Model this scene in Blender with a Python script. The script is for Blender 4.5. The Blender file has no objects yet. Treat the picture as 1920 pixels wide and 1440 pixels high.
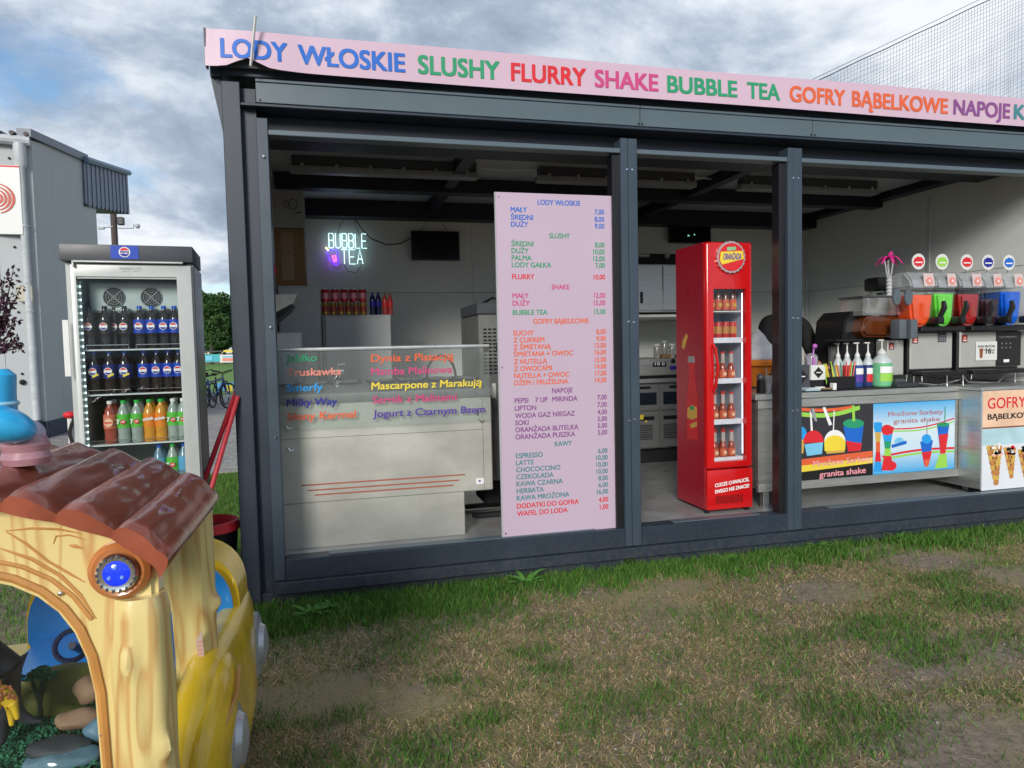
import bpy, bmesh, math, random
import numpy as np
from mathutils import Vector, Matrix, Euler, noise
sc = bpy.context.scene
COL = sc.collection
random.seed(7)
rnd = random.Random(11)
R = math.radians
# ---------------------------------------------------------------- camera
FPX, YAW, PIT, ROL = 1300.0, R(14.33), R(-3.1), R(-1.235)
CAM = Vector((0, -4.23, 1.5))
fw = Vector((math.sin(YAW)*math.cos(PIT), math.cos(YAW)*math.cos(PIT), math.sin(PIT)))
r0 = Vector((math.cos(YAW), -math.sin(YAW), 0)); u0 = r0.cross(fw)
rt = r0*math.cos(ROL)+u0*math.sin(ROL); up = -r0*math.sin(ROL)+u0*math.cos(ROL)
cd = bpy.data.cameras.new('camera'); cam = bpy.data.objects.new('camera', cd); COL.objects.link(cam)
cd.sensor_width = 36; cd.lens = 36*FPX/1920; cd.clip_start = .05; cd.clip_end = 3000
cam.matrix_world = Matrix(((rt.x, up.x, -fw.x, CAM.x), (rt.y, up.y, -fw.y, CAM.y), (rt.z, up.z, -fw.z, CAM.z), (0, 0, 0, 1)))
sc.camera = cam
def at(px, py, **k):
    """point of the place seen at a pixel of the 1920x1440 photograph, on the plane X=, Y= or Z="""
    d = fw*FPX+rt*(px-960)-up*(py-720)
    a, v = next(iter(k.items())); i = 'XYZ'.index(a)
    return CAM+d*((v-CAM[i])/d[i])
# ---------------------------------------------------------------- world: broken cloud over blue sky
SUN_EL, SUN_AZ = R(21), R(204)
world = bpy.data.worlds.new('World'); sc.world = world; world.use_nodes = True
nt = world.node_tree; nt.nodes.clear()
def N(t, **k):
    n = nt.nodes.new(t)
    for a, b in k.items():
        if a[0] == '_': n.inputs[int(a[1:])].default_value = b
        else: setattr(n, a, b)
    return n
L = lambda a, b: nt.links.new(a, b)
sky = N('ShaderNodeTexSky', sky_type='NISHITA', sun_disc=False, sun_elevation=SUN_EL, sun_rotation=SUN_AZ, air_density=1.2, dust_density=.0, ozone_density=3)
tc = N('ShaderNodeTexCoord'); sep = N('ShaderNodeSeparateXYZ'); L(tc.outputs['Generated'], sep.inputs[0])
zz = N('ShaderNodeMath', operation='ADD', _1=.34); mx = N('ShaderNodeMath', operation='MAXIMUM', _1=0.0); L(sep.outputs[2], mx.inputs[0]); L(mx.outputs[0], zz.inputs[0])
dx = N('ShaderNodeMath', operation='DIVIDE'); dy = N('ShaderNodeMath', operation='DIVIDE')
L(sep.outputs[0], dx.inputs[0]); L(zz.outputs[0], dx.inputs[1]); L(sep.outputs[1], dy.inputs[0]); L(zz.outputs[0], dy.inputs[1])
cmb = N('ShaderNodeCombineXYZ'); L(dx.outputs[0], cmb.inputs[0]); L(dy.outputs[0], cmb.inputs[1])
mp = N('ShaderNodeMapping'); mp.inputs['Location'].default_value = (1.95, 3.2, 0); L(cmb.outputs[0], mp.inputs[0])
def cloudnoise(scale, detail, rough, loc=None, dist=0):
    n = N('ShaderNodeTexNoise'); n.inputs['Scale'].default_value = scale; n.inputs['Detail'].default_value = detail; n.inputs['Roughness'].default_value = rough; n.inputs['Distortion'].default_value = dist
    if loc:
        m2 = N('ShaderNodeMapping'); m2.inputs['Location'].default_value = loc; L(mp.outputs[0], m2.inputs[0]); L(m2.outputs[0], n.inputs['Vector'])
    else: L(mp.outputs[0], n.inputs['Vector'])
    return n
cov = cloudnoise(1.05, 8, .58, dist=.3); covr = N('ShaderNodeValToRGB'); L(cov.outputs['Fac'], covr.inputs[0])
covr.color_ramp.elements[0].position = .36; covr.color_ramp.elements[1].position = .455
shade = cloudnoise(1.45, 12, .62, (5.2, 3.1, 0), .25); shr = N('ShaderNodeValToRGB'); L(shade.outputs['Fac'], shr.inputs[0])
e = shr.color_ramp.elements; e[0].position = .39; e[0].color = (.13, .165, .21, 1); e[1].position = .62; e[1].color = (.45, .47, .50, 1)
m_ = e.new(.49); m_.color = (.21, .25, .31, 1); m_ = e.new(.565); m_.color = (.35, .385, .43, 1)
skys = N('ShaderNodeVectorMath', operation='SCALE'); L(sky.outputs[0], skys.inputs[0]); skys.inputs['Scale'].default_value = .072
tint = N('ShaderNodeVectorMath', operation='MULTIPLY'); L(skys.outputs[0], tint.inputs[0]); tint.inputs[1].default_value = (.84, .97, 1.06)
mix = N('ShaderNodeMix', data_type='RGBA'); L(covr.outputs[0], mix.inputs[0]); L(tint.outputs[0], mix.inputs[6]); L(shr.outputs[0], mix.inputs[7])
bg = N('ShaderNodeBackground'); bg.inputs[1].default_value = 1.0; L(mix.outputs[2], bg.inputs[0])
wo = N('ShaderNodeOutputWorld'); L(bg.outputs[0], wo.inputs[0])
sl = bpy.data.lights.new('sun', 'SUN'); sun = bpy.data.objects.new('sun', sl); COL.objects.link(sun)
sl.energy = 1.5; sl.angle = R(18); sl.color = (1, .95, .88)
sd = Vector((math.sin(SUN_AZ)*math.cos(SUN_EL), math.cos(SUN_AZ)*math.cos(SUN_EL), math.sin(SUN_EL)))
sun.rotation_euler = sd.to_track_quat('Z', 'Y').to_euler()
sc.view_settings.view_transform = 'Standard'; sc.view_settings.look = 'None'; sc.view_settings.exposure = 1.05
sc.view_settings.gamma = 1; sc.view_settings.use_curve_mapping = False
# ---------------------------------------------------------------- materials
MC = {}
def mat(name, col, rough=.5, metal=0, var=.12, vs=8, bump=0, bs=40, trans=0, ior=1.45, emit=0, ecol=None, coat=0, alpha=1, stretch=(1, 1, 1), rvar=.1, dirt=0, spec=.5):
    if name in MC: return MC[name]
    m = bpy.data.materials.new(name); m.use_nodes = True; t = m.node_tree; p = t.nodes['Principled BSDF']
    n = lambda k: t.nodes.new(k); l = t.links.new
    p.inputs['Roughness'].default_value = rough; p.inputs['Metallic'].default_value = metal; p.inputs['IOR'].default_value = ior
    p.inputs['Transmission Weight'].default_value = trans; p.inputs['Coat Weight'].default_value = coat; p.inputs['Alpha'].default_value = alpha
    p.inputs['Specular IOR Level'].default_value = spec
    c4 = (*col, 1); p.inputs['Base Color'].default_value = c4
    if emit: p.inputs['Emission Color'].default_value = (*(ecol or col), 1); p.inputs['Emission Strength'].default_value = emit
    if var or bump or rvar:
        co = n('ShaderNodeTexCoord'); mpn = n('ShaderNodeMapping'); mpn.inputs['Scale'].default_value = stretch; l(co.outputs['Object'], mpn.inputs[0])
        tx = n('ShaderNodeTexNoise'); tx.inputs['Scale'].default_value = vs; tx.inputs['Detail'].default_value = 6; tx.inputs['Roughness'].default_value = .6; l(mpn.outputs[0], tx.inputs['Vector'])
        if var:
            r = n('ShaderNodeValToRGB'); r.color_ramp.elements[0].position = .3; r.color_ramp.elements[1].position = .7
            r.color_ramp.elements[0].color = (*[max(0, c*(1-var)) for c in col], 1); r.color_ramp.elements[1].color = (*[min(1, c*(1+var)) for c in col], 1)
            l(tx.outputs['Fac'], r.inputs[0]); l(r.outputs[0], p.inputs['Base Color'])
        if rvar:
            a = n('ShaderNodeMapRange'); a.inputs[3].default_value = max(0.02, rough-rvar); a.inputs[4].default_value = min(1, rough+rvar); l(tx.outputs['Fac'], a.inputs[0]); l(a.outputs[0], p.inputs['Roughness'])
        if bump:
            t2 = n('ShaderNodeTexNoise'); t2.inputs['Scale'].default_value = bs; t2.inputs['Detail'].default_value = 4; l(mpn.outputs[0], t2.inputs['Vector'])
            b = n('ShaderNodeBump'); b.inputs['Strength'].default_value = bump; b.inputs['Distance'].default_value = .01; l(t2.outputs['Fac'], b.inputs['Height']); l(b.outputs[0], p.inputs['Normal'])
    MC[name] = m; return m
def glass(name, col=(1, 1, 1), rough=.02, fac=.12, body=.0):
    """thin clear sheet: mostly see-through, with a fresnel reflection and a trace of its own colour"""
    if name in MC: return MC[name]
    m = bpy.data.materials.new(name); m.use_nodes = True; t = m.node_tree; t.nodes.clear(); n = t.nodes.new; l = t.links.new
    o = n('ShaderNodeOutputMaterial'); tr = n('ShaderNodeBsdfTransparent'); tr.inputs[0].default_value = (*col, 1)
    g = n('ShaderNodeBsdfGlossy'); g.inputs['Roughness'].default_value = rough
    fr = n('ShaderNodeLayerWeight'); fr.inputs[0].default_value = .35; mr = n('ShaderNodeMapRange'); mr.inputs[3].default_value = fac*.25; mr.inputs[4].default_value = min(1, fac*4)
    l(fr.outputs['Facing'], mr.inputs[0]); mxs = n('ShaderNodeMixShader'); l(mr.outputs[0], mxs.inputs[0]); l(tr.outputs[0], mxs.inputs[1]); l(g.outputs[0], mxs.inputs[2])
    last = mxs
    if body:
        d = n('ShaderNodeBsdfDiffuse'); d.inputs[0].default_value = (*[min(1, c) for c in col], 1); m3 = n('ShaderNodeMixShader'); m3.inputs[0].default_value = body
        l(mxs.outputs[0], m3.inputs[1]); l(d.outputs[0], m3.inputs[2]); last = m3
    l(last.outputs[0], o.inputs[0]); MC[name] = m; return m
# ---------------------------------------------------------------- geometry helper
class B:
    def __init__(s): s.v = []; s.f = []
    def add(s, vs, fs):
        o = len(s.v); s.v += [tuple(v) for v in vs]; s.f += [tuple(i+o for i in f) for f in fs]; return s
    def bm(s, b): 
        b.verts.ensure_lookup_table(); b.verts.index_update()
        s.add([v.co for v in b.verts], [[v.index for v in f.verts] for f in b.faces]); b.free(); return s
    def box(s, x0, x1, y0, y1, z0, z1, bev=0, seg=1, M=None):
        b = bmesh.new(); bmesh.ops.create_cube(b, size=1)
        for v in b.verts: v.co = Vector(((x0+x1)/2+v.co.x*(x1-x0), (y0+y1)/2+v.co.y*(y1-y0), (z0+z1)/2+v.co.z*(z1-z0)))
        if bev: bmesh.ops.bevel(b, geom=b.edges[:], offset=bev, segments=seg, affect='EDGES', profile=.6)
        if M: bmesh.ops.transform(b, matrix=M, verts=b.verts)
        return s.bm(b)
    def tube(s, pts, r, n=8, cap=True, closed=False):
        pts = [Vector(p) for p in pts]; rs = r if isinstance(r, (list, tuple)) else [r]*len(pts); vs = []; fs = []
        m = len(pts); prev = None
        for i, p in enumerate(pts):
            if closed: d = pts[(i+1) % m]-pts[i-1]
            else: d = pts[min(i+1, m-1)]-pts[max(i-1, 0)]
            d.normalize()
            if prev is None: a = Vector((0, 0, 1)) if abs(d.z) < .9 else Vector((1, 0, 0)); x = d.cross(a).normalized()
            else: x = (prev-d*prev.dot(d)).normalized()
            prev = x; y = d.cross(x)
            for k in range(n):
                t = 2*math.pi*k/n; vs.append(p+(x*math.cos(t)+y*math.sin(t))*rs[i])
        for i in range(m if closed else m-1):
            for k in range(n):
                j = (i+1) % m; fs.append((i*n+k, i*n+(k+1) % n, j*n+(k+1) % n, j*n+k))
        if cap and not closed: fs.append(tuple(range(n))[::-1]); fs.append(tuple((m-1)*n+k for k in range(n)))
        return s.add(vs, fs)
    def lathe(s, prof, c=(0, 0, 0), n=16, M=None, sx=1, sy=1):
        vs = []; fs = []; c = Vector(c)
        for r, z in prof:
            for k in range(n):
                t = 2*math.pi*k/n; v = Vector((r*math.cos(t)*sx, r*math.sin(t)*sy, z))
                if M: v = M @ v
                vs.append(v+c)
        for i in range(len(prof)-1):
            for k in range(n): fs.append((i*n+k, i*n+(k+1) % n, (i+1)*n+(k+1) % n, (i+1)*n+k))
        fs.append(tuple(range(n))[::-1]); m = len(prof)-1; fs.append(tuple(m*n+k for k in range(n)))
        return s.add(vs, fs)
    def prism(s, poly, a, b, axis='Y', bev=0):
        """poly of 2D points extruded along axis between a and b"""
        def V(p, t): return {'Y': (p[0], t, p[1]), 'X': (t, p[0], p[1]), 'Z': (p[0], p[1], t)}[axis]
        bm_ = bmesh.new(); n = len(poly); va = [bm_.verts.new(V(p, a)) for p in poly]; vb = [bm_.verts.new(V(p, b)) for p in poly]
        bm_.faces.new(va); bm_.faces.new(vb[::-1])
        for i in range(n): bm_.faces.new((va[i], vb[i], vb[(i+1) % n], va[(i+1) % n]))
        bmesh.ops.recalc_face_normals(bm_, faces=bm_.faces)
        if bev:
            es = [e for e in bm_.edges if (e.verts[0] in va) == (e.verts[1] in va)]
            bmesh.ops.bevel(bm_, geom=es, offset=bev, segments=2, affect='EDGES')
        bmesh.ops.triangulate(bm_, faces=[f for f in bm_.faces if len(f.verts) > 4])
        return s.bm(bm_)
    def sphere(s, c, r, n=12, M=None, sc_=(1, 1, 1)):
        prof = [(max(1e-4, math.sin(math.pi*i/n)), -math.cos(math.pi*i/n)) for i in range(n+1)]
        MM = (M or Matrix.Identity(3)).to_3x3() @ Matrix.Diagonal(Vector(sc_)*r)
        return s.lathe(prof, c, n+4, MM)
    def disc(s, c, r, axis='Y', t=.002, n=20, sx=1):
        M = {'Y': Matrix.Rotation(R(90), 3, 'X'), 'X': Matrix.Rotation(R(-90), 3, 'Y'), 'Z': Matrix.Identity(3)}[axis]
        return s.lathe([(r, -t/2), (r, t/2)], c, n, M)
    def ob(s, name, m, parent=None, smooth=True, label=None, kind=None):
        me = bpy.data.meshes.new(name); me.from_pydata(s.v, [], s.f); me.update()
        return link(name, me, m, parent, smooth, label, kind)
WM = {}
KIDS = {}
def link(name, me, m, parent=None, smooth=True, label=None, kind=None):
    if m is not None and not me.materials: me.materials.append(m)
    if smooth and len(me.polygons):
        me.shade_smooth()
        me.set_sharp_from_angle(angle=R(35))
    o = bpy.data.objects.new(name, me); COL.objects.link(o)
    if parent is not None:
        o.parent = parent; o.matrix_parent_inverse = WM.get(parent.name, Matrix.Identity(4)).inverted() if not parent.get('_loc') else Matrix.Identity(4)
        KIDS.setdefault(parent.name, []).append(o)
    if label: o['label'] = label
    if kind: o['kind'] = kind
    return o
LOCAL = set()
def thing(name, label, cat, loc=(0, 0, 0), rz=0, group=None, local=False):
    """an Empty at the thing's base; children are written in world coordinates unless local"""
    o = bpy.data.objects.new(name, None); COL.objects.link(o); o.empty_display_size = .1
    o.location = loc; o.rotation_euler = (0, 0, rz)
    o['label'] = label; o['category'] = cat
    if group: o['group'] = group
    WM[o.name] = Matrix.Identity(4) if local else (Matrix.Translation(Vector(loc)) @ Matrix.Rotation(rz, 4, 'Z'))
    return o
def tag(o, label, cat, group=None):
    o['label'] = label; o['category'] = cat
    if group: o['group'] = group
    return o
def dup(o, loc=None, rz=None, label=None, parent=None):
    c = o.copy(); COL.objects.link(c)
    if parent is not None: c.parent = parent
    if loc is not None: c.location = loc
    if rz is not None: c.rotation_euler = (0, 0, rz)
    if label: c['label'] = label
    KIDS[c.name] = []
    for ch in KIDS.get(o.name, []): KIDS[c.name].append(dup(ch, parent=c))
    return c
def text_mesh(body, bold=.012):
    cu = bpy.data.curves.new('t', 'FONT'); cu.body = body; cu.extrude = 0; cu.resolution_u = 12 if any(ord(ch) > 127 for ch in body) else 4
    o = bpy.data.objects.new('t', cu); me = bpy.data.meshes.new_from_object(o); bpy.data.objects.remove(o); bpy.data.curves.remove(cu); return me
CAPH = {}
def text(body, x0, x1, zb, cap, Y, m, parent, M=None, name='lettering', bold=.012, align='L', slant=0, dzdx=0, wave=0, label=None, tight=None):
    """lettering standing in the X-Z plane facing -Y; x1 None keeps natural width times `tight`"""
    m0 = text_mesh(body)
    base = [v.co.copy() for v in m0.vertices]; fs0 = [tuple(p.vertices) for p in m0.polygons]
    if not base: return None
    vs_, fs_ = [], []
    for dx_, dz_ in ((0, 0), (bold, bold*.55), (-bold, bold*.55), (bold, -bold*.55), (-bold, -bold*.55)):
        k = len(vs_); vs_ += [(c.x+dx_, c.y+dz_, 0) for c in base]; fs_ += [tuple(i+k for i in f) for f in fs0]
    nb_ = len(base); me = bpy.data.meshes.new(name); me.from_pydata(vs_, [], fs_)
    xs = [v.co.x for v in me.vertices]
    s = cap/.69
    wdt = max(xs)-min(xs); sx = (x1-x0)/wdt if x1 is not None else s*(tight or .85)
    xo = x0 if align == 'L' else (x0-wdt*sx if align == 'R' else x0-wdt*sx/2)
    mn = min(xs)
    for vi, v in enumerate(me.vertices):
        yo_ = -.00006*(vi//nb_)
        X = xo+(v.co.x-mn)*sx; Z = zb+v.co.y*s
        X += slant*(v.co.y*s); Z += dzdx*(X-xo)+wave*math.sin((X-xo)*9)
        v.co = Vector((X, (Y(X, Z) if callable(Y) else Y)+yo_, Z))
    me.name = name
    return link(name, me, m, parent, smooth=False, label=label)
# palette
slate = mat('slate coated steel', (.022, .034, .052), .42, var=.12, vs=3, rvar=.12, bump=.03, bs=120)
slate_p = mat('slate post sheet', (.042, .062, .086), .36, var=.10, vs=3, rvar=.1)
slate_l = mat('slate trim sheet', (.095, .13, .155), .34, var=.06, vs=2, rvar=.08)  # paler copy of the frame slate, sky reflection put into its colour
navy = mat('navy beam', (.012, .016, .028), .5)
panel_w = mat('interior wall panel', (.78, .80, .76), .5, var=.04, vs=1.5, bump=.05, bs=200)
ceil_m = mat('ceiling sheet', (.45, .47, .48), .5, var=.06)
steel = mat('brushed steel', (.50, .51, .49), .36, metal=.85, var=.14, vs=5, rvar=.12, stretch=(1, 1, 12))
steel_h = mat('brushed steel horizontal', (.55, .56, .54), .38, metal=.75, var=.12, vs=4, rvar=.12, stretch=(1, 6, 10))
champ = mat('smeared pale steel', (.50, .50, .45), .36, metal=.3, var=.16, vs=2.2, rvar=.16, stretch=(1, 1, 1.6), bump=.04, bs=8)
white_p = mat('white enamel', (.68, .69, .67), .4, var=.05)
grey_p = mat('grey enamel', (.42, .45, .46), .4, var=.05)
black_p = mat('black plastic', (.012, .012, .014), .35, var=.1)
black_m = mat('matt black', (.014, .014, .016), .7, var=.2)
dark_g = mat('dark grey plastic', (.06, .065, .075), .4)
rubber = mat('rubber', (.02, .02, .02), .8)
chrome = mat('chrome', (.75, .76, .78), .14, metal=1, var=.03, rvar=.05)
floor_m = mat('kiosk vinyl floor', (.30, .305, .30), .32, var=.22, vs=5, rvar=.15, bump=.05, bs=60)
pink_v = mat('pale pink vinyl', (.60, .43, .53), .42, var=.025, vs=1.2)
pink_b = mat('pale pink menu foil', (.50, .39, .49), .45, var=.02, vs=1.2)
def grime(m, z0=.42, col=(.13, .11, .085), amt=.55):
    """mud splash and dust towards the ground, plus faint vertical drip marks"""
    t = m.node_tree; l = t.links.new; n = t.nodes.new; p = t.nodes['Principled BSDF']; src = p.inputs['Base Color'].links[0].from_socket
    co = n('ShaderNodeTexCoord'); sp = n('ShaderNodeSeparateXYZ'); l(co.outputs['Object'], sp.inputs[0]); mr = n('ShaderNodeMapRange'); mr.inputs[1].default_value = z0; mr.inputs[2].default_value = -.02; l(sp.outputs[2], mr.inputs[0])
    pw = n('ShaderNodeMath'); pw.operation = 'POWER'; pw.inputs[1].default_value = 2; l(mr.outputs[0], pw.inputs[0])
    nz = n('ShaderNodeTexNoise'); nz.inputs['Scale'].default_value = 26; nz.inputs['Detail'].default_value = 8; nz.inputs['Roughness'].default_value = .75; l(co.outputs['Object'], nz.inputs['Vector'])
    mpp = n('ShaderNodeMapping'); mpp.inputs['Scale'].default_value = (30, 30, .9); l(co.outputs['Object'], mpp.inputs[0]); st = n('ShaderNodeTexNoise'); st.inputs['Scale'].default_value = 1; st.inputs['Detail'].default_value = 5; l(mpp.outputs[0], st.inputs['Vector'])
    r1 = n('ShaderNodeMapRange'); r1.inputs[1].default_value = .42; r1.inputs[2].default_value = .68; l(nz.outputs['Fac'], r1.inputs[0]); m1 = n('ShaderNodeMath'); m1.operation = 'MULTIPLY'; l(pw.outputs[0], m1.inputs[0]); l(r1.outputs[0], m1.inputs[1]); 
    r2 = n('ShaderNodeMapRange'); r2.inputs[1].default_value = .55; r2.inputs[2].default_value = .8; r2.inputs[4].default_value = .09; l(st.outputs['Fac'], r2.inputs[0]); a1 = n('ShaderNodeMath'); a1.operation = 'ADD'; a1.use_clamp = True; l(m1.outputs[0], a1.inputs[0]); l(r2.outputs[0], a1.inputs[1]); a2 = n('ShaderNodeMath'); a2.operation = 'MULTIPLY'; a2.inputs[1].default_value = amt; l(a1.outputs[0], a2.inputs[0])
    mx = n('ShaderNodeMix'); mx.data_type = 'RGBA'; l(a2.outputs[0], mx.inputs[0]); l(src, mx.inputs[6]); mx.inputs[7].default_value = (*col, 1); l(mx.outputs[2], p.inputs['Base Color'])
for m_g in (slate, slate_p, slate_l): grime(m_g)
grime(champ, .45, (.22, .20, .15), .5); grime(white_p, .3, (.3, .27, .22), .3)
def ink(n, c, **k): return mat('ink '+n, c, .5, var=.04, rvar=0, **k)
I = dict(blue=ink('blue', (.01, .13, .55)), green=ink('green', (.02, .30, .14)), red=ink('red', (.66, .02, .03)), pink=ink('magenta', (.56, .06, .20)),
    orange=ink('orange', (.72, .12, .04)), purple=ink('purple', (.23, .07, .25)), teal=ink('teal', (.05, .22, .25)), white=ink('white', (.8, .8, .8)), black=ink('black', (.01, .01, .01)),
    navy=ink('navy', (.015, .02, .28)), yellow=ink('yellow', (.80, .62, .05)), cyan=ink('cyan', (.02, .32, .75)), lime=ink('lime', (.30, .62, .08)), violet=ink('violet', (.09, .04, .32)), sky=ink('sky', (.18, .52, .75)), peach=ink('peach', (.80, .48, .32)), grey=ink('grey', (.3, .31, .33)), salmon=ink('salmon', (.75, .25, .2)), gold=ink('gold', (.6, .38, .08)), brown=ink('brown', (.25, .08, .03)))
# ================================================================ KIOSK
def kbox(name, x0, x1, y0, y1, z0, z1, m, par, bev=.003, label=None, kind=None): return B().box(x0, x1, y0, y1, z0, z1, bev).ob(name, m, par, label=label, kind=kind)
K = thing('kiosk', 'dark slate steel container kiosk with open serving front on the grass', 'kiosk', (2.6, 1.6, 0))
KX0, KX1, KY1, FZ, CZ = -.56, 5.92, 3.42, .235, 3.03
# structure
kbox('corner_post', KX0, -.462, -.0, .14, .0, 3.02, slate, K, .004)
kbox('post_recess', -.462, -.385, .05, .12, .03, 3.0, slate, K, 0)
kbox('corner_post', KX1-.1, KX1, 0, .14, 0, 3.02, slate, K, .004)
kbox('corner_post', KX0, KX0+.12, KY1-.12, KY1, 0, 3.02, slate, K, .004)
kbox('corner_post', KX1-.12, KX1, KY1-.12, KY1, 0, 3.02, slate, K, .004)
kbox('jamb', -.385, -.322, .012, .10, .15, 2.83, slate_p, K)
for x0, x1 in ((1.839, 1.955), (3.083, 3.197)):
    xm = (x0+x1)/2-.008
    kbox('post', x0, xm-.0015, .0, .11, .15, 2.83, slate_p, K, .004); kbox('post', xm+.0015, x1, .001, .11, .15, 2.83, slate_p, K, .004)
    kbox('door_track', x0-.05, x0-.001, .03, .115, .27, 2.73, black_p, K, .002)
kbox('door_track', x0+.002, x0+.1, .11, .13, .27, 2.73, black_p, K, .002)
for z in (.09, 1.0, 1.65, 2.62):
    for x in (-.35, 1.878, 1.915, 3.12, 3.16): B().disc((x+(.012 if int(z*10) % 2 else 0), -.003, z+rnd.uniform(-.01, .01)), .006, 'Y', .006, 8).ob('screw', chrome, K)
# fascia trim sheets
for x0, x1 in ((-.376, 1.966), (1.970, 3.262), (3.266, 5.9)):
    kbox('fascia_sheet', x0, x1, -.02, .02, 2.905, 3.015, slate_l, K, .002); kbox('fascia_lip', x0, x1, -.026, .02, 3.018, 3.034, slate_l, K, .002)
for x in (-.355, 1.955, 1.982, 3.25, 3.28): B().disc((x, -.022, 2.918), .006, 'Y', .006, 8).ob('screw', black_p, K)
kbox('soffit', -.46, KX1-.1, -.016, .20, 2.885, 2.902, slate, K)
kbox('lintel', -.46, KX1-.1, .15, .21, 2.77, 2.884, navy, K)  # navy, not the frame's slate: shade under the overhang put into the colour
for x0, x1 in ((-.32, 1.838), (1.957, 3.082), (3.199, 5.8)): kbox('head_rail', x0, x1, .005, .1, 2.735, 2.765, slate_l, K)
# sill and base
for x0, x1 in ((-.32, 1.838), (1.957, 3.082), (3.199, 5.8)):
    kbox('sill', x0, x1, .004, .12, .148, .272, slate, K)
    kbox('threshold', x0+.25, x1-.2, .03, .10, .2725, .279, slate_l, K, .001)
kbox('base_flange', -.382, KX1-.1, -.028, .06, .078, .146, slate, K)
kbox('base_beam', -.46, KX1-.1, .02, .15, -.02, .077, slate, K)
kbox('lifting_eye', 1.82, 1.9, -.018, .02, .02, .075, chrome, K)
kbox('floor', -.45, KX1-.11, .121, KY1-.05, FZ-.1, FZ, floor_m, K, 0)
kbox('side_beam', KX0, KX0+.1, .14, KY1-.12, 0, .2, slate, K)
# walls: sandwich panels with recessed joints
kbox('wall_liner', -.48, KX1-.06, KY1-.06, KY1-.01, .1, 3.02, dark_g, K, 0)
kbox('wall_liner', KX1-.06, KX1-.03, .14, KY1-.06, .1, 3.02, dark_g, K, 0)
kbox('wall_liner', KX0+.02, KX0+.05, .14, KY1-.06, .1, 3.02, slate, K, 0)
WX = 5.75
zs = [FZ, 1.10, 2.10, CZ]
for i in range(3):
    for x0, x1 in ((-.45, 1.5), (1.503, 4.15), (4.153, WX)): kbox('wall_panel', x0, x1, 3.30, KY1-.062, zs[i]+.002, zs[i+1]-.002, panel_w, K, .002)
    for y0, y1 in ((.15, 1.46), (1.464, 3.297)): kbox('wall_panel', WX+.001, KX1-.062, y0, y1, zs[i]+.002, zs[i+1]-.002, panel_w, K, .002)
    kbox('wall_panel', KX0+.052, -.452, .15, 3.297, zs[i]+.002, zs[i+1]-.002, panel_w, K, .002)
kbox('joint_strip', WX-.006, WX, 1.445, 1.48, .3, 2.9, white_p, K, .001)
kbox('corner_strip', WX-.03, WX-.0005, 3.27, 3.299, FZ, 3.0, white_p, K, .001)
# ceiling and beams
kbox('ceiling', -.45, WX+.02, .2, 3.3, CZ, CZ+.03, ceil_m, K, 0)
for y0, y1 in ((.62, .92), (2.05, 2.2), (3.10, 3.298)): kbox('ceiling_beam', -.44, WX-.01, y0, y1, 2.90 if y0 < 3 else 2.86, CZ-.001, navy, K, .003)
for x in (1.05, 3.45):
    B().box(x-.05, x+.05, .2, 3.1, 2.93, CZ-.002, 0).ob('ceiling_beam', navy, K)
kbox('ceiling_beam', WX-.14, WX-.002, .2, 3.1, 2.955, CZ-.003, navy, K)
kbox('roof', KX0, KX1, .0, KY1, 3.05, 3.12, slate, K)
B().prism([(-.62, 3.06), (-.56, 3.06), (-.56, 2.72)], .03, .05, 'Y').ob('gusset', slate, K)
kbox('roof_edge', -.615, -.56, .0, KY1, 3.04, 3.1, slate, K)
# ceiling lights
names = ['long white ceiling light fitting nearest the left opening of the kiosk', 'white ceiling light fitting behind the menu board and centre post', 'white ceiling light fitting right of the centre opening']
lamp_m = mat('frosted lamp cover', (.26, .27, .275), .4)
for i, (a, b) in enumerate(((-.29, 1.22), (1.73, 3.23), (3.68, 5.2))):
    t = thing('ceiling_light', names[i], 'ceiling light', (a, 1.54, 2.9), group='light fittings along the kiosk ceiling')
    kbox('housing', a+.02, b-.02, 1.50, 1.60, 2.955, CZ-.001, dark_g, t, .004)
    B().box(a, b, 1.49, 1.61, 2.90, 2.953, .018, 2).ob('diffuser', lamp_m, t)
    for k in range(6): kbox('clip', a+.1+k*(b-a-.2)/5-.012, a+.1+k*(b-a-.2)/5+.012, 1.483, 1.489, 2.93, 2.965, chrome, t, 0)
tag(B().tube([(1.22, 1.55, 3.0), (1.5, 1.55, 2.99), (1.73, 1.55, 3.0)], .008, 6).ob('cable', white_p), 'white cable between the first two ceiling lights', 'cable')
tag(B().tube([(3.23, 1.55, 3.0), (3.45, 1.55, 2.99), (3.68, 1.55, 3.0)], .008, 6).ob('cable', white_p), 'white cable running between the second and third ceiling lights', 'cable')
# ---- banner
BY = -.075
T = thing('roof_banner', 'long pale pink fascia banner with coloured product words on the kiosk roof edge', 'banner', (2.6, BY, 3.06))
bt = []
for i in range(0, 120):
    X = -.625+i*(5.98+.625)/119
    zb = 3.062; g = math.exp(-((X+.405)/.075)**2); zb += .052*g
    bt.append((X, BY-.012*math.sin(min(1, max(0, (X+.6)/.5))*math.pi), zb, 3.268+.004*math.sin(X*2.1)))
def banner_y(X, z):
    f = min(1, max(0, (z-3.062)/.206)); Y = BY-.012*math.sin(min(1, max(0, (X+.6)/.5))*math.pi); return Y-(1-f)**2*.02*math.exp(-((X+.38)/.2)**2)+.006*math.sin(X*1.7)*(1-f)
b = B(); vs = []; fs = []
for X, Y, z0, z1 in bt:
    for k in range(9):
        f = k/8; vs.append((X, banner_y(X, z0+(z1-z0)*f), z0+(z1-z0)*f))
for i in range(len(bt)-1):
    for k in range(8): fs.append((i*9+k, (i+1)*9+k, (i+1)*9+k+1, i*9+k+1))
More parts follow.
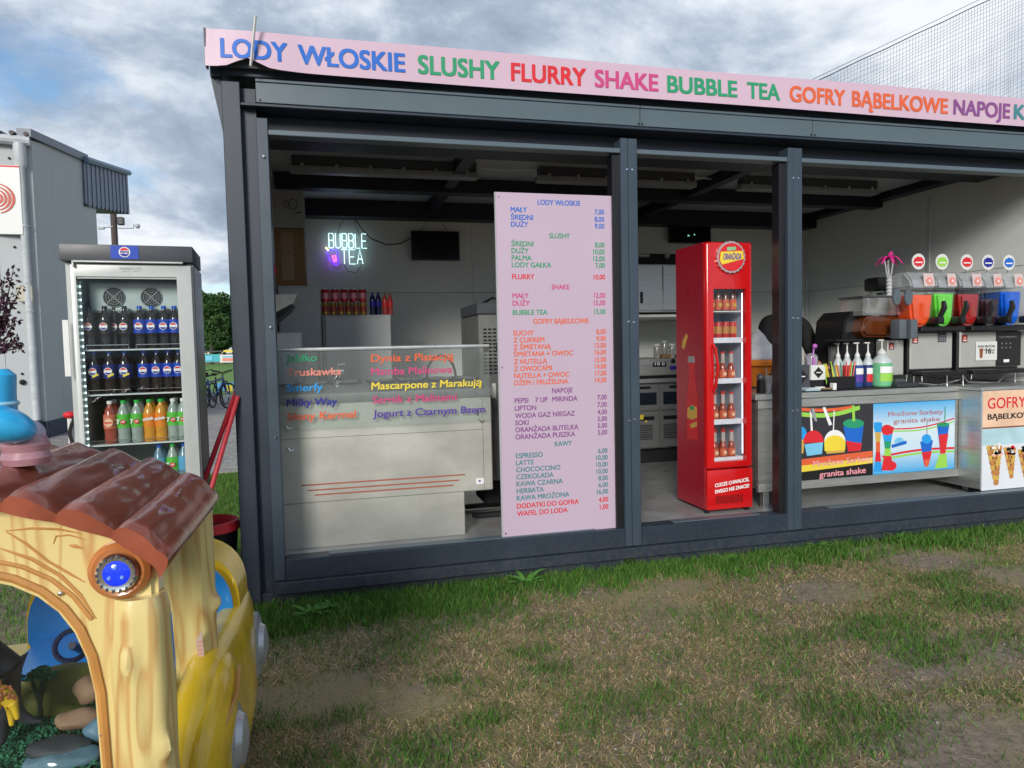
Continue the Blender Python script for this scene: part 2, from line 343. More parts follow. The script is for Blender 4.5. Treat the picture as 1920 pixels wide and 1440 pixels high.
sh = B().add(vs, fs).ob('banner_sheet', pink_v, T, smooth=False); md = sh.modifiers.new('t', 'SOLIDIFY'); md.thickness = .004; md.offset = -1
kbox('backing_board', -.60, 5.95, BY+.03, BY+.05, 3.08, 3.25, dark_g, T)
kbox('edge_profile', -.627, -.615, BY-.004, BY+.05, 3.062, 3.268, dark_g, T)
for w, c, p0, p1 in (('LODY', 'blue', 415, 543), ('WŁOSKIE', 'blue', 560, 763), ('SLUSHY', 'green', 785, 940), ('FLURRY', 'red', 960, 1102), ('SHAKE', 'pink', 1117, 1237), ('BUBBLE', 'green', 1253, 1385), ('TEA', 'green', 1403, 1465),
        ('GOFRY', 'orange', 1483, 1588), ('BĄBELKOWE', 'orange', 1601, 1782), ('NAPOJE', 'purple', 1793, 1899), ('KAWY', 'teal', 1907, 2005)):
    text(w, at(p0, 150, Y=BY-.02).x, at(p1, 200, Y=BY-.02).x, 3.112, .103, lambda X, Z: banner_y(X, Z)-.0035, I[c], T, bold=.03)
a = at(470, 124, Y=-.12); c = at(479, 30, Y=-.16)
tag(B().tube([a, a.lerp(c, .5), c], .008, 8).ob('metal_rod', mat('dull aluminium', (.5, .5, .46), .4, metal=.6)), 'thin grey metal rod sticking up in front of the pink banner', 'rod')
# ---- menu board
MY = .05
T = thing('menu_board', 'tall pale pink price list board standing beside the centre post', 'menu board', (1.42, MY, .28))
B().box(1.012, 1.826, MY, MY+.012, .262, 2.468, .001).ob('board', pink_b, T)
for sx_, sz_ in ((1.03, 2.44), (1.808, 2.44), (1.03, .30), (1.808, .30), (1.03, 1.37), (1.808, 1.37)): B().disc((sx_, MY-.002, sz_), .006, 'Y', .004, 10).ob('screw', chrome, T)
B().box(1.006, 1.012, MY-.004, MY+.016, .262, 2.468, .001).box(1.826, 1.832, MY-.004, MY+.016, .262, 2.468, .001).ob('edge_profile', grey_p, T, kind='stuff')
rows = [('LODY WŁOSKIE', None, 380, 'blue'), ('MAŁY', '7,00', 395, 'blue'), ('ŚREDNI', '8,00', 409, 'blue'), ('DUŻY', '9,00', 422, 'blue'), ('SLUSHY', None, 442, 'green'), ('ŚREDNI', '8,00', 458, 'green'), ('DUŻY', '10,00', 471, 'green'), ('PALMA', '12,00', 484, 'green'), ('LODY GAŁKA', '7,00', 497, 'green'), ('FLURRY', '10,00', 519, 'red'), ('SHAKE', None, 538, 'pink'), ('MAŁY', '12,00', 554, 'pink'), ('DUŻY', '15,00', 568, 'pink'), ('BUBBLE TEA', '15,00', 585, 'green'), ('GOFRY BĄBELKOWE', None, 602, 'orange'), ('SUCHY', '8,00', 623, 'orange'), ('Z CUKREM', '9,00', 636, 'orange'), ('Z ŚMIETANĄ', '13,00', 649, 'orange'), ('ŚMIETANA + OWOC', '16,00', 662, 'orange'), ('Z NUTELLĄ', '15,00', 676, 'orange'), ('Z OWOCAMI', '14,00', 689, 'orange'), ('NUTELLA + OWOC', '17,00', 702, 'orange'), ('DŻEM / FRUŻELINA', '14,00', 715, 'orange'), ('NAPOJE', None, 732, 'purple'), ('PEPSI  7 UP  MIRINDA', '7,00', 748, 'purple'), ('LIPTON', '7,00', 762, 'purple'), ('WODA GAZ NIEGAZ', '4,00', 776, 'purple'), ('SOKI', '5,00', 789, 'purple'), ('ORANŻADA BUTELKA', '5,00', 802, 'purple'), ('ORANŻADA PUSZKA', '5,00', 815, 'purple'), ('KAWY', None, 832, 'teal'), ('ESPRESSO', '6,00', 850, 'teal'), ('LATTE', '10,00', 863, 'teal'), ('CHOCOCCINO', '10,00', 876, 'teal'), ('CZEKOLADA', '10,00', 889, 'teal'), ('KAWA CZARNA', '8,00', 902, 'teal'), ('HERBATA', '6,00', 915, 'teal'), ('KAWA MROŻONA', '16,00', 928, 'teal'), ('DODATKI DO GOFRA', '4,00', 943, 'red'), ('WAFEL DO LODA', '1,00', 957, 'red')]
for s_, p_, y_, c_ in rows:
    z = at(1045, y_, Y=MY).z-.0155
    if s_.startswith('PEPSI'):
        for w_, x_ in (('PEPSI', 1.108), ('7 UP', 1.245), ('MIRINDA', 1.36)): text(w_, x_, None, z, .031, MY-.0015, I[c_], T, bold=.02, tight=.95)
        text(p_, 1.738, None, z, .031, MY-.0015, I[c_], T, name='price', bold=.02, align='R', tight=.88)
    elif p_: text(s_, 1.108, None, z, .031, MY-.0015, I[c_], T, bold=.02, tight=.95); text(p_, 1.738, None, z, .031, MY-.0015, I[c_], T, name='price', bold=.02, align='R', tight=.88)
    else: text(s_, 1.43, None, z, .031, MY-.0015, I[c_], T, name='heading', bold=.02, align='C', tight=.9)
# ---- ice cream display freezer
T = thing('display_freezer', 'pale steel ice cream display counter with flavour names on its glass', 'freezer', (.33, .6, FZ))
FY = .335
B().box(-.47, 1.018, FY, 1.02, .53, 1.165, .006).ob('body', champ, T)
B().box(-.40, .82, FY+.006, .95, FZ, .529, .004).ob('plinth', champ, T)
B().box(-.47, .955, FY-.002, FY-.0005, .945, .947, 0).ob('panel_joint', dark_g, T); B().box(.955, .957, FY-.002, FY-.0005, .54, 1.16, 0).ob('panel_joint', dark_g, T)
B().prism([(FY-.018, 1.185), (FY-.018, 1.225), (FY+.03, 1.262), (FY+.14, 1.275), (FY+.66, 1.275), (FY+.66, 1.166), (FY-.005, 1.166)], -.47, 1.03, 'X', .004).ob('top_rail', mat('grey aluminium rail', (.38, .40, .41), .3, metal=.6), T)
rs_ = ink('rust stripe', (.36, .12, .08))
for (a, b_, y) in ((565, 872, 907), (577, 861, 917), (590, 850, 926)):
    A = at(a, y, Y=FY); C = at(b_, y-20, Y=FY); z = at(720, y-8+1, Y=FY).z
    B().box(A.x, C.x, FY-.0015, FY-.0004, z-.005, z+.005, 0).ob('stripe', rs_, T)
B().box(.90, .955, FY-.002, FY-.0004, .575, .615, 0).ob('sticker', I['white'], T); B().box(.918, .932, FY-.0026, FY-.0021, .59, .602, 0).ob('sticker_mark', I['navy'], T)
for x, z in ((.92, 1.005), (-.315, 1.02), (-.31, .88)):
    B().tube([(x, FY-.004, z+.012), (x+.014, FY-.012, z+.01), (x+.02, FY-.012, z-.008), (x+.045, FY-.008, z-.002)], .0045, 6).ob('latch', chrome, T)
B().box(.915, .93, FY-.003, FY-.0004, 1.04, 1.085, .001).ob('vent_slot', dark_g, T)
gl = glass('counter glass', (.93, .96, .95), .03, .12, .05)
GYF = .29
B().box(-.47, 1.0, GYF, GYF+.006, 1.01, 1.505, 0).ob('front_glass', gl, T, smooth=False)
B().box(-.47, 1.0, GYF+.007, .75, 1.50, 1.506, 0).ob('top_glass', gl, T, smooth=False)
B().tube([(-.47, GYF-.004, 1.508), (1.0, GYF-.004, 1.508)], .012, 8).ob('glass_rail', mat('pale rail', (.6, .62, .62), .3, metal=.5), T)
lets = [('Jabłko', 535, 594, 673, 'green'), ('Truskawka', 537, 640, 700, 'salmon'), ('Smerfy', 537, 605, 729, 'cyan'), ('Milky Way', 537, 632, 757, 'navy'), ('Słony Karmel', 538, 667, 783, 'orange'),
        ('Dynia z Pistacją', 695, 850, 675, 'orange'), ('Mamba Malinowa', 695, 848, 700, 'pink'), ('Mascarpone z Marakują', 696, 903, 727, 'yellow'), ('Sernik z Malinami', 698, 856, 753, 'pink'), ('Jogurt z Czarnym Bzem', 699, 909, 779, 'violet')]
for s_, a, b_, y, c_ in lets:
    A = at(a, y, Y=GYF); C = at(b_, y, Y=GYF); text(s_, A.x, C.x, A.z-.018 if a < 600 else A.z-.012, .046, GYF-.002, I[c_], T, bold=.02, slant=.08)
black_l = mat('black lid', (.02, .02, .022), .35)
spots = [(x, y) for x in (-.32, -.12, .08, .30, .50, .70, .88) for y in (.52, .74)]
for i, (x, y) in enumerate(spots):
    b = B().lathe([(.085, 1.276), (.088, 1.285), (.06, 1.294), (.0, 1.296)], (x, y, 0), 18); o = b.ob('lid', glass('clear lid', (.8, .82, .82), .1, .3, .25), T)
    B().tube([(x+.088*math.cos(t), y+.088*math.sin(t), 1.283) for t in [k*math.pi/9 for k in range(18)]], .006, 5, closed=True).ob('rim', black_l, o)
B().tube([(.70+.10*math.cos(t), .45, 1.30+.15*math.sin(t)) for t in [k*math.pi/10 for k in range(11)]], .009, 6).ob('hose', black_l, T)
b = B().tube([(.02, .5, 1.30), (.02, .5, 1.40), (.07, .5, 1.41)], .008, 6).tube([(-.03, .5, 1.36), (.06, .5, 1.36)], .012, 6).lathe([(.05, 1.276), (.05, 1.30), (.02, 1.33)], (.02, .5, 0), 12); b.ob('scoop_washer', chrome, T)
# ---- soft serve machine
T = thing('soft_serve_machine', 'tall grey steel machine with vent holes behind the ice cream counter', 'machine', (1.25, .95, FZ))
MX0 = 1.035
B().box(MX0, 1.27, .78, 1.5, .50, 1.74, .006).ob('body', mat('grey machine steel', (.22, .225, .22), .4, metal=.4), T)
B().box(MX0-.01, 1.28, .77, 1.45, 1.741, 1.825, .006).ob('top_cover', dark_g, T)
B().box(1.271, 1.5, .76, 1.5, .36, 1.82, .01).ob('front_door', black_p, T)
B().box(1.27, 1.30, .75, .759, .3, 1.75, .002).ob('edge_trim', steel, T)
b = B()
for i in range(5):
    for j in range(13): b.box(MX0+.035+i*.036, MX0+.06+i*.036, .7775, .7795, 1.30+j*.027, 1.312+j*.027, 0)
b.ob('vent_slots', black_p, T, smooth=False, kind='stuff')
for x in (MX0+.03, MX0+.13): B().box(x, x+.04, .772, .777, 1.47, 1.53, .001).ob('power_socket', black_p, T)
B().box(MX0+.09, MX0+.12, .774, .779, 1.12, 1.23, .001).ob('label_plate', white_p, T)
B().tube([(1.1, .9, 1.83), (1.18, .95, 1.87), (1.25, .93, 1.86), (1.2, .9, 1.83)], .01, 6).ob('hose', black_p, T)
B().tube([(1.17, .775, 1.35), (1.22, .765, 1.2), (1.25, .755, .9), (1.18, .76, .8)], .006, 6).ob('cable', black_p, T)
b = B().box(MX0+.03, 1.2, .85, 1.2, .30, .499, .02); b.ob('motor_box', black_m, T)
for a_ in (0, 1): B().box(.95, 1.4, .72+.3*a_, .77+.3*a_, FZ+.01, FZ+.04, .004).ob('foot', black_m, T)
# ---- back of the kiosk, left
def bxt(name, label, cat, x0, x1, y0, y1, z0, z1, m, bev=.006, group=None):
    t = thing(name, label, cat, ((x0+x1)/2, (y0+y1)/2, z0), group=group); B().box(x0, x1, y0, y1, z0, z1, bev).ob('body', m, t); return t
fr_m = mat('pale fridge enamel', (.45, .47, .48), .4, var=.04)
T = bxt('tall_refrigerator', 'tall grey refrigerator under the cardboard box by the left wall', 'refrigerator', -.44, -.095, 1.9, 2.6, FZ+.05, 2.05, fr_m)
B().box(-.43, -.1, 1.885, 1.899, .95, 2.03, .004).ob('door', fr_m, T); B().box(-.43, -.1, 1.885, 1.899, .33, .94, .004).ob('door', fr_m, T); B().box(-.13, -.115, 1.86, 1.884, 1.1, 1.5, .003).ob('handle', dark_g, T)
T = bxt('refrigerator', 'white refrigerator with cans and bottles on top against the back wall', 'refrigerator', -.07, .492, 1.9, 2.5, FZ+.05, 1.80, fr_m)
B().box(-.065, .487, 1.875, 1.899, .32, 1.785, .006).ob('door', fr_m, T)
b = B()
for t_ in range(7): b.box(.19+.006*(t_ % 3), .194+.006*(t_ % 3), 1.872, 1.8745, 1.62+.006*t_, 1.624+.006*t_, 0)
b.ob('logo_mark', I['grey'], T, smooth=False, kind='stuff'); B().box(.205, .23, 1.8722, 1.8745, 1.612, 1.616, 0).ob('logo_line', I['grey'], T, smooth=False)
card = mat('cardboard', (.23, .13, .06), .8, var=.12, vs=6)
T = thing('cardboard_box', 'brown cardboard box standing on the tall refrigerator', 'box', (-.35, 2.2, 2.052)); B().box(-.46, -.215, 1.93, 2.35, 2.052, 2.53, .004).ob('carton', card, T)
B().box(-.40, -.30, 1.9285, 1.9297, 2.1, 2.5, 0).ob('packing_tape', mat('packing tape', (.28, .18, .09), .3), T)
T = thing('printed_carton', 'grey printed carton stacked on the brown cardboard box', 'box', (-.35, 2.2, 2.532)); B().box(-.46, -.208, 1.92, 2.35, 2.533, 2.85, .004).ob('carton', mat('pale carton', (.30, .30, .30), .7), T)
b = B()
for cx_, r_ in ((-.29, .035), (-.345, .022)):
    b.tube([(cx_+r_*math.cos(t), 1.918, 2.73+r_*1.2*math.sin(t)) for t in [k*math.pi/6 for k in range(12)]], .0025, 4, closed=True)
b.ob('printed_drawing', I['black'], T, smooth=False, kind='stuff'); B().box(-.27, -.225, 1.9175, 1.9195, 2.655, 2.665, 0).ob('printed_line', I['black'], T, smooth=False)
T = thing('white_box', 'small white box on the counter in front of the tall refrigerator', 'box', (-.3, 1.2, 1.52)); B().box(-.42, -.233, 1.2, 1.5, 1.52, 1.636, .004).ob('carton', white_p, T); B().box(-.42, -.233, 1.2, 1.3, 1.637, 1.64, 0).ob('flap', white_p, T)
T = thing('side_cabinet', 'steel cabinet by the left wall carrying the small white box', 'cabinet', (-.33, 1.3, FZ)); B().box(-.445, -.24, 1.15, 1.85, FZ+.1, 1.517, .004).ob('body', fr_m, T); B().box(-.44, -.245, 1.135, 1.149, .4, 1.5, .003).ob('door', fr_m, T)
T = thing('white_hood', 'white angled machine hood sticking out beside the left jamb', 'hood', (-.38, .9, 1.8)); B().prism([(-.46, 1.90), (-.24, 1.905), (-.27, 1.84), (-.46, 1.74)], .95, 1.35, 'Y', .004).ob('cover', mat('ivory plastic', (.62, .60, .52), .4), T); B().prism([(-.46, 1.735), (-.275, 1.835), (-.30, 1.79), (-.46, 1.66)], .98, 1.32, 'Y').ob('underside', black_p, T)
T = thing('cone_dispenser', 'red and orange plastic ice cream cone hanging beside the left jamb', 'ornament', (-.36, 1.0, 1.95))
cx_ = at(514, 505, Y=1.0).x-.02
B().lathe([(.002, 1.97), (.03, 2.05), (.036, 2.06)], (cx_, 1.0, 0), 14).ob('cone', I['orange'], T); B().lathe([(.036, 2.061), (.04, 2.075), (.036, 2.10), (.02, 2.135), (.005, 2.15)], (cx_, 1.0, 0), 14).ob('scoop', I['red'], T); B().tube([(cx_, 1.0, 2.15), (cx_, 1.0, 2.9)], .002, 4).ob('string', black_p, T)
# ---- drinks on the refrigerator
def can(name, label, x, y, z, c1, c2, h=.115, r=.032, group=None, cat='can', sxr=1):
    t = thing(name, label, cat, (x, y, z), group=group)
    B().lathe([(r*.85, 0), (r, .006), (r, h-.01), (r*.82, h)], (x, y, z), 14).ob('shell', c1, t)
    B().lathe([(r+.0006, h*.28), (r+.0006, h*.72)], (x, y, z), 14).ob('print_band', c2, t, smooth=True)
    B().lathe([(r*.8, h), (r*.8, h+.002)], (x, y, z), 12).ob('lid', chrome, t); return t
def bottle(label, x, y, z, liq, lab, cap, h=.23, r=.032, group=None, root=None, name='bottle', lz=(.38, .62), logo=None, sx=1):
    """x, y, z world base"""
    t = thing(name, label, 'bottle', (x, y, z), group=group)
    B().lathe([(r*.8, 0), (r*.95, .004), (r*.98, h*.12), (r*.93, h*.2), (r, h*.34), (r, h*.64), (r*.72, h*.8), (r*.36, h*.9), (r*.36, h*.93)], (x, y, z), 14).ob('body', liq, t)
    o = B().lathe([(r+.0012, h*lz[0]), (r+.0012, h*lz[1])], (x, y, z), 16).ob('label_band', lab, t)
    B().lathe([(r*.42, h*.925), (r*.42, h*.995), (r*.38, h)], (x, y, z), 12).ob('cap', cap, t)
    if logo: logo(x, y, z, r, h, o)
    return t
def liqm(n, c, rough=.08): return mat('liquid '+n, c, rough, var=.1, vs=30, rvar=.02, coat=.6)
amber = liqm('amber', (.32, .10, .02)); dark_l = liqm('cola', (.012, .006, .006)); red_l = liqm('red', (.42, .04, .03))
ordn = ['first', 'second', 'third', 'fourth', 'fifth', 'sixth', 'seventh']
for i in range(5): can('drink_can', ordn[i]+' pink and red can from the left in the upper row on the white refrigerator', -.055+i*.078, 2.0, 1.915, mat('red can', (.5, .03, .04), .3, metal=.4), mat('pink can band', (.62, .22, .25), .3, metal=.3), group='pink and red cans on the white refrigerator', h=.11, r=.037)
for i in range(6): can('juice_bottle', ordn[i]+' golden bottle from the left in the lower row on the white refrigerator', -.058+i*.064, 2.0, 1.802, mat('gold foil', (.42, .24, .05), .3, metal=.5), mat('brick red band', (.35, .05, .03), .35), group='golden bottles on the white refrigerator', h=.11, r=.030, cat='bottle')
for i in range(2): bottle(['left', 'right'][i]+' dark blue bottle between the golden and the red bottles', .345+i*.05, 2.02, 1.802, mat('navy pet', (.01, .015, .06), .2), I['navy'], I['navy'], h=.2, r=.027, group='dark blue bottles on the white refrigerator')
for i in range(2): bottle(['left', 'right'][i]+' red bottle at the right end of the white refrigerator', .45+i*.045-.0, 2.0, 1.802, red_l, I['red'], I['brown'], h=.19, r=.024, group='red bottles on the white refrigerator')
# ---- neon sign
T = thing('neon_sign', 'white lit neon sign reading BUBBLE TEA with a small blue cup', 'neon sign', (.17, 3.2, 2.4))
neon = mat('neon white', (.6, .9, .9), .5, emit=1.2, ecol=(.62, .95, .98), var=0, rvar=0)
NY = 3.24
def stroke(letter, x, z, w, h, m=neon, r=.0036):
    S = {'B': [[(0, 0), (0, 1), (.75, 1), (1, .9), (1, .62), (.8, .52), (0, .52)], [(.8, .52), (1, .42), (1, .1), (.75, 0), (0, 0)]], 'U': [[(0, 1), (0, .12), (.2, 0), (.8, 0), (1, .12), (1, 1)]], 'L': [[(0, 1), (0, 0), (1, 0)]],
         'E': [[(1, 1), (0, 1), (0, 0), (1, 0)], [(0, .5), (.85, .5)]], 'T': [[(0, 1), (1, 1)], [(.5, 1), (.5, 0)]], 'A': [[(0, 0), (.5, 1), (1, 0)], [(.22, .35), (.78, .35)]]}[letter]
    b = B()
    for s_ in S: b.tube([(x+p*w, NY, z+q*h) for p, q in s_], r, 6)
    return b.ob('neon_letter', m, T)
A = at(617, 464, Y=NY); C = at(690, 436, Y=NY); wl = (C.x-A.x)/6
zb0, zt0 = at(650, 465, Y=NY).z, at(650, 438, Y=NY).z
for i, ch in enumerate('BUBBLE'): stroke(ch, A.x+i*wl, zb0, wl*.72, zt0-zb0)
A2 = at(640, 0, Y=NY).x; C2 = at(684, 0, Y=NY).x; zb1, zt1 = at(660, 495, Y=NY).z, at(660, 468, Y=NY).z
A2 = at(640, 480, Y=NY).x; C2 = at(684, 480, Y=NY).x; wl2 = (C2-A2)/3
for i, ch in enumerate('TEA'): stroke(ch, A2+i*wl2, zb1, wl2*.75, zt1-zb1)
nb = mat('neon blue', (.05, .02, .9), .5, emit=2.0, ecol=(.06, .02, 1), var=0, rvar=0); npk = mat('neon pink', (.9, .1, .4), .5, emit=1.6, ecol=(1, .12, .35), var=0, rvar=0); ny = mat('neon yellow', (.9, .8, .2), .5, emit=1.8, ecol=(1, .85, .25), var=0, rvar=0)
pp = lambda x, y: at(x, y, Y=NY)
B().tube([pp(612, 470), pp(618, 487), pp(629, 497), pp(635, 494), pp(632, 469)], .006, 6, closed=True).ob('neon_cup', nb, T)
B().tube([pp(623, 480), pp(627, 491), pp(630, 490), pp(629, 479)], .006, 6, closed=True).ob('neon_drink', npk, T)
B().tube([pp(611, 464), pp(616, 470)], .008, 6).ob('neon_straw', ny, T)
B().box(A.x-.02, C.x+.01, NY+.012, NY+.016, zb1-.01, zt0+.01, .0).ob('backing_plate', glass('acrylic back', (.97, .97, .97), .05, .05), T, smooth=False)
b = B().tube([pp(633, 436), pp(650, 398)], .0025, 4).tube([pp(672, 436), pp(658, 398)], .0025, 4); b.ob('hanging_wire', black_p, T)
B().tube([pp(640, 496), pp(634, 504), pp(625, 498)], .003, 5).ob('loop_cable', black_p, T); B().tube([pp(645, 496), pp(652, 508), pp(668, 512), pp(680, 494)], .003, 5).ob('loop_cable', black_p, T)
T = thing('wall_socket', 'small grey wall socket above the neon sign', 'socket', tuple(pp(652, 395))); A = pp(642, 404); C = pp(664, 391); B().box(A.x, C.x, 3.25, 3.299, A.z, C.z, .003).ob('box', grey_p, T); B().box(A.x+.01, A.x+.035, 3.235, 3.249, A.z-.03, A.z+.03, .003).ob('plug', black_p, T)
tag(B().tube([pp(660, 400), pp(675, 425), pp(695, 447), pp(725, 459), pp(750, 457), pp(775, 444)], .006, 6).ob('cable', black_p), 'black cable sagging from the wall socket to the left monitor', 'cable')
def monitor(label, x0, y0, x1, y1, on=False):
    A = at(x0, y1, Y=3.2); C = at(x1, y0, Y=3.2); t = thing('monitor', label, 'monitor', ((A.x+C.x)/2, 3.2, A.z))
    B().box(A.x, C.x, 3.2, 3.24, A.z, C.z, .006).ob('case', black_p, t); B().box(A.x+.012, C.x-.012, 3.1985, 3.1995, A.z+.015, C.z-.012, 0).ob('screen', mat('dark screen', (.008, .008, .01), .15), t)
    B().box((A.x+C.x)/2-.08, (A.x+C.x)/2+.08, 3.24, 3.299, (A.z+C.z)/2-.05, (A.z+C.z)/2+.05, 0).ob('bracket', black_p, t); return t, A, C
t, A, C = monitor('black switched off monitor hanging on the back wall beside the neon sign', 772, 434, 861, 487)
top = at(815, 393, Y=3.27); B().tube([(A.x+.1, 3.24, C.z), top, (C.x-.12, 3.24, C.z)], .003, 5).ob('hanging_cord', black_p, t)
t, A, C = monitor('black monitor high on the back wall behind the red cooler', 1256, 407, 1333, 455)
led = mat('screen text', (.1, .5, .45), .5, emit=.9, ecol=(.3, .8, .7), var=0, rvar=0)
for i, (x, y, s_) in enumerate(((1292, 420, '12'), (1300, 422, '75'), (1290, 443, '24'), (1302, 441, '8'))):
    q = at(x, y, Y=3.19); text(s_, q.x, None, q.z, .018, 3.1975, led, t, name='screen_digits')
# ================================================================ red bottle cooler
CY = .30
redp = mat('glossy red enamel', (.56, .008, .010), .22, var=.04, vs=2, coat=.5, rvar=.05); redd = mat('crimson side foil', (.36, .006, .022), .3, var=.05, vs=2, coat=.3)
T = thing('drinks_cooler', 'narrow glossy red glass-door drinks cooler standing at the kiosk centre opening', 'cooler', (2.81, .5, FZ))
cx0, cx1, cz0, cz1 = 2.622, 2.998, .262, 2.225
gx0, gx1, gz0, gz1 = 2.678, 2.945, .62, 1.885
def frame(x0, x1, z0, z1, hx0, hx1, hz0, hz1, y0, y1, name, m, par):
    b = B(); b.box(x0, hx0, y0, y1, z0, z1, .0).box(hx1, x1, y0, y1, z0, z1, 0).box(hx0, hx1, y0, y1, z0, hz0, 0).box(hx0, hx1, y0, y1, hz1, z1, 0)
    return b.ob(name, m, par, smooth=False)
b = B().box(cx0, cx0+.03, CY+.05, .76, cz0, cz1, 0).box(cx1-.03, cx1, CY+.05, .76, cz0, cz1, 0).box(cx0+.03, cx1-.03, .72, .76, cz0, cz1, 0).box(cx0+.03, cx1-.03, CY+.05, .72, cz0, .56, 0).box(cx0+.03, cx1-.03, CY+.05, .72, cz1-.26, cz1, 0)
b.ob('body', redd, T, smooth=False)
# door as a rounded ring
def ring_panel(x0, x1, z0, z1, hx0, hx1, hz0, hz1, y0, y1, name, m, par, bev=.012):
    bm_ = bmesh.new(); O = [(x0, z0), (x1, z0), (x1, z1), (x0, z1)]; H = [(hx0, hz0), (hx1, hz0), (hx1, hz1), (hx0, hz1)]
    fo = [bm_.verts.new((x, y0, z)) for x, z in O]; fh = [bm_.verts.new((x, y0, z)) for x, z in H]; bo = [bm_.verts.new((x, y1, z)) for x, z in O]; bh = [bm_.verts.new((x, y1, z)) for x, z in H]
    for i in range(4):
        j = (i+1) % 4
        bm_.faces.new((fo[i], fo[j], fh[j], fh[i])); bm_.faces.new((bo[j], bo[i], bh[i], bh[j])); bm_.faces.new((fo[j], fo[i], bo[i], bo[j])); bm_.faces.new((fh[i], fh[j], bh[j], bh[i]))
    bmesh.ops.recalc_face_normals(bm_, faces=bm_.faces)
    es = [e_ for e_ in bm_.edges if all(v in fo for v in e_.verts) or (e_.verts[0] in fo and e_.verts[1] in bo) or (e_.verts[1] in fo and e_.verts[0] in bo)]
    bmesh.ops.bevel(bm_, geom=es, offset=bev, segments=3, affect='EDGES', profile=.5)
    return B().bm(bm_).ob(name, m, par)
ring_panel(cx0-.002, cx1+.002, .565, cz1, gx0, gx1, gz0, gz1, CY, CY+.045, 'door', redp, T, .02)
B().box(cx0, cx1, CY+.005, CY+.049, cz0, .558, .006, 2).ob('kick_panel', redp, T)
B().box(gx0-.005, gx1+.005, CY+.02, CY+.026, gz0, gz1, 0).ob('door_glass', glass('cooler glass', (.97, .98, .98), .02, .06), T, smooth=False)
inn = mat('lit cooler liner', (.42, .46, .55), .4, var=.03)
frame(cx0+.031, cx1-.031, .565, 1.92, gx0-.02, gx1+.03, .57, 1.915, CY+.05, .71, 'liner', inn, T)
B().box(gx0-.02, gx1+.03, .705, .718, .57, 1.915, 0).ob('liner_back', mat('cooler back', (.25, .28, .33), .5), T, smooth=False)
B().box(gx1+.006, gx1+.022, CY+.05, CY+.07, .66, 1.86, .002).ob('light_strip', mat('cool led strip', (.8, .85, 1), .4, emit=1.6, ecol=(.75, .85, 1)), T)
shz = [1.56, 1.305, 1.03, .755]; shz = [at(1365, y, Y=CY+.06).z for y in (583, 634, 710, 786, 857)]
for i, z in enumerate(shz):
    B().box(gx0-.018, gx1+.005, CY+.052, .70, z-.008, z, 0).ob('shelf', white_p, T)
    if i: B().box(gx0-.016, gx1+.004, CY+.046, CY+.0515, z-.035, z+.004, .001).ob('price_rail', mat('price rail', (.72, .74, .80), .4), T)
B().tube([(2.67, CY-.005, 1.48), (2.672, CY-.035, 1.45), (2.69, CY-.04, 1.32), (2.672, CY-.035, 1.18), (2.67, CY-.005, 1.14)], .011, 8).ob('handle', redp, T)
b = B()
for i in range(22): b.box(2.69+i*.0105, 2.694+i*.0105, CY+.002, CY+.006, .305, .365, 0)
b.ob('vent_slots', mat('dark red slot', (.12, .004, .004), .5), T, smooth=False, kind='stuff')
for s_, y, c_ in (('CUDZE CHWALICIE,', 912, 0), ('SWEGO NIE ZNACIE!', 924, 0)):
    A = at(1340, y, Y=CY); C = at(1407, y, Y=CY); text(s_, A.x+.005, C.x-.008, A.z-.008-.0, .026, CY+.0035, I['white'], T, bold=.04, dzdx=.10)
# bottle cap badge
q = at(1371, 482, Y=CY-.02); prof = []
bd = B(); n_ = 42; vs = [];
for k in range(n_): t_ = 2*math.pi*k/n_; r_ = .118 if k % 2 else .111; vs.append((q.x+r_*math.cos(t_), q.z+r_*math.sin(t_)))
B().prism(vs, CY-.022, CY-.001, 'Y').ob('cap_badge', mat('badge silver', (.6, .45, .45), .3, metal=.5), T)
o = B().disc((q.x, CY-.024, q.z), .100, 'Y', .006, 32).ob('badge_face', I['red'], T)
B().prism([(q.x-.097, q.z-.035), (q.x+.085, q.z-.045+.035), (q.x+.097, q.z+.03), (q.x-.06, q.z+.0)], CY-.0275, CY-.0272, 'Y')
B().prism([(q.x-.096, q.z-.028), (q.x-.09, q.z+.036), (q.x+.088, q.z+.045), (q.x+.098, q.z-.012), (q.x-.08, q.z-.056)], CY-.0295, CY-.0275, 'Y').ob('badge_band', I['yellow'], T, smooth=False)
B().prism([(q.x-.04, q.z+.045), (q.x+.035, q.z+.05), (q.x+.032, q.z+.074), (q.x-.036, q.z+.070)], CY-.0295, CY-.0275, 'Y').ob('badge_tab', mat('mint', (.25, .55, .3), .5), T, smooth=False)
text('ORANŻADA', q.x-.072, q.x+.076, q.z-.02, .042, CY-.0305, I['violet'], T, bold=.04, slant=.1, wave=.003)
# side print: bottle drawing, on the left flank
SX = cx0-.0015
def sidepoly(pts, m, nm, t=.001): B().prism([(y, z) for y, z in pts], SX-t, SX-.0002, 'X').ob(nm, m, T, smooth=False)
def yz(px, py): q = at(px, py, X=cx0); return (q.y, q.z)
sp = mat('side print bright red', (.60, .02, .03), .35)
sidepoly([yz(1292, 675), yz(1302, 674), yz(1303, 712), yz(1308, 745), yz(1308, 825), yz(1289, 823), yz(1288, 748), yz(1292, 712)], sp, 'printed_bottle')
sidepoly([yz(1291, 668), yz(1302, 668), yz(1303, 680), yz(1290, 680)], I['grey'], 'printed_cap', .002)
sidepoly([yz(1290, 765), yz(1298, 759), yz(1307, 764), yz(1307, 783), yz(1298, 787), yz(1289, 783)], I['gold'], 'printed_label', .002)
sidepoly([yz(1294, 762), yz(1298, 760), yz(1303, 765), yz(1298, 770)], I['green'], 'printed_leaf', .003)
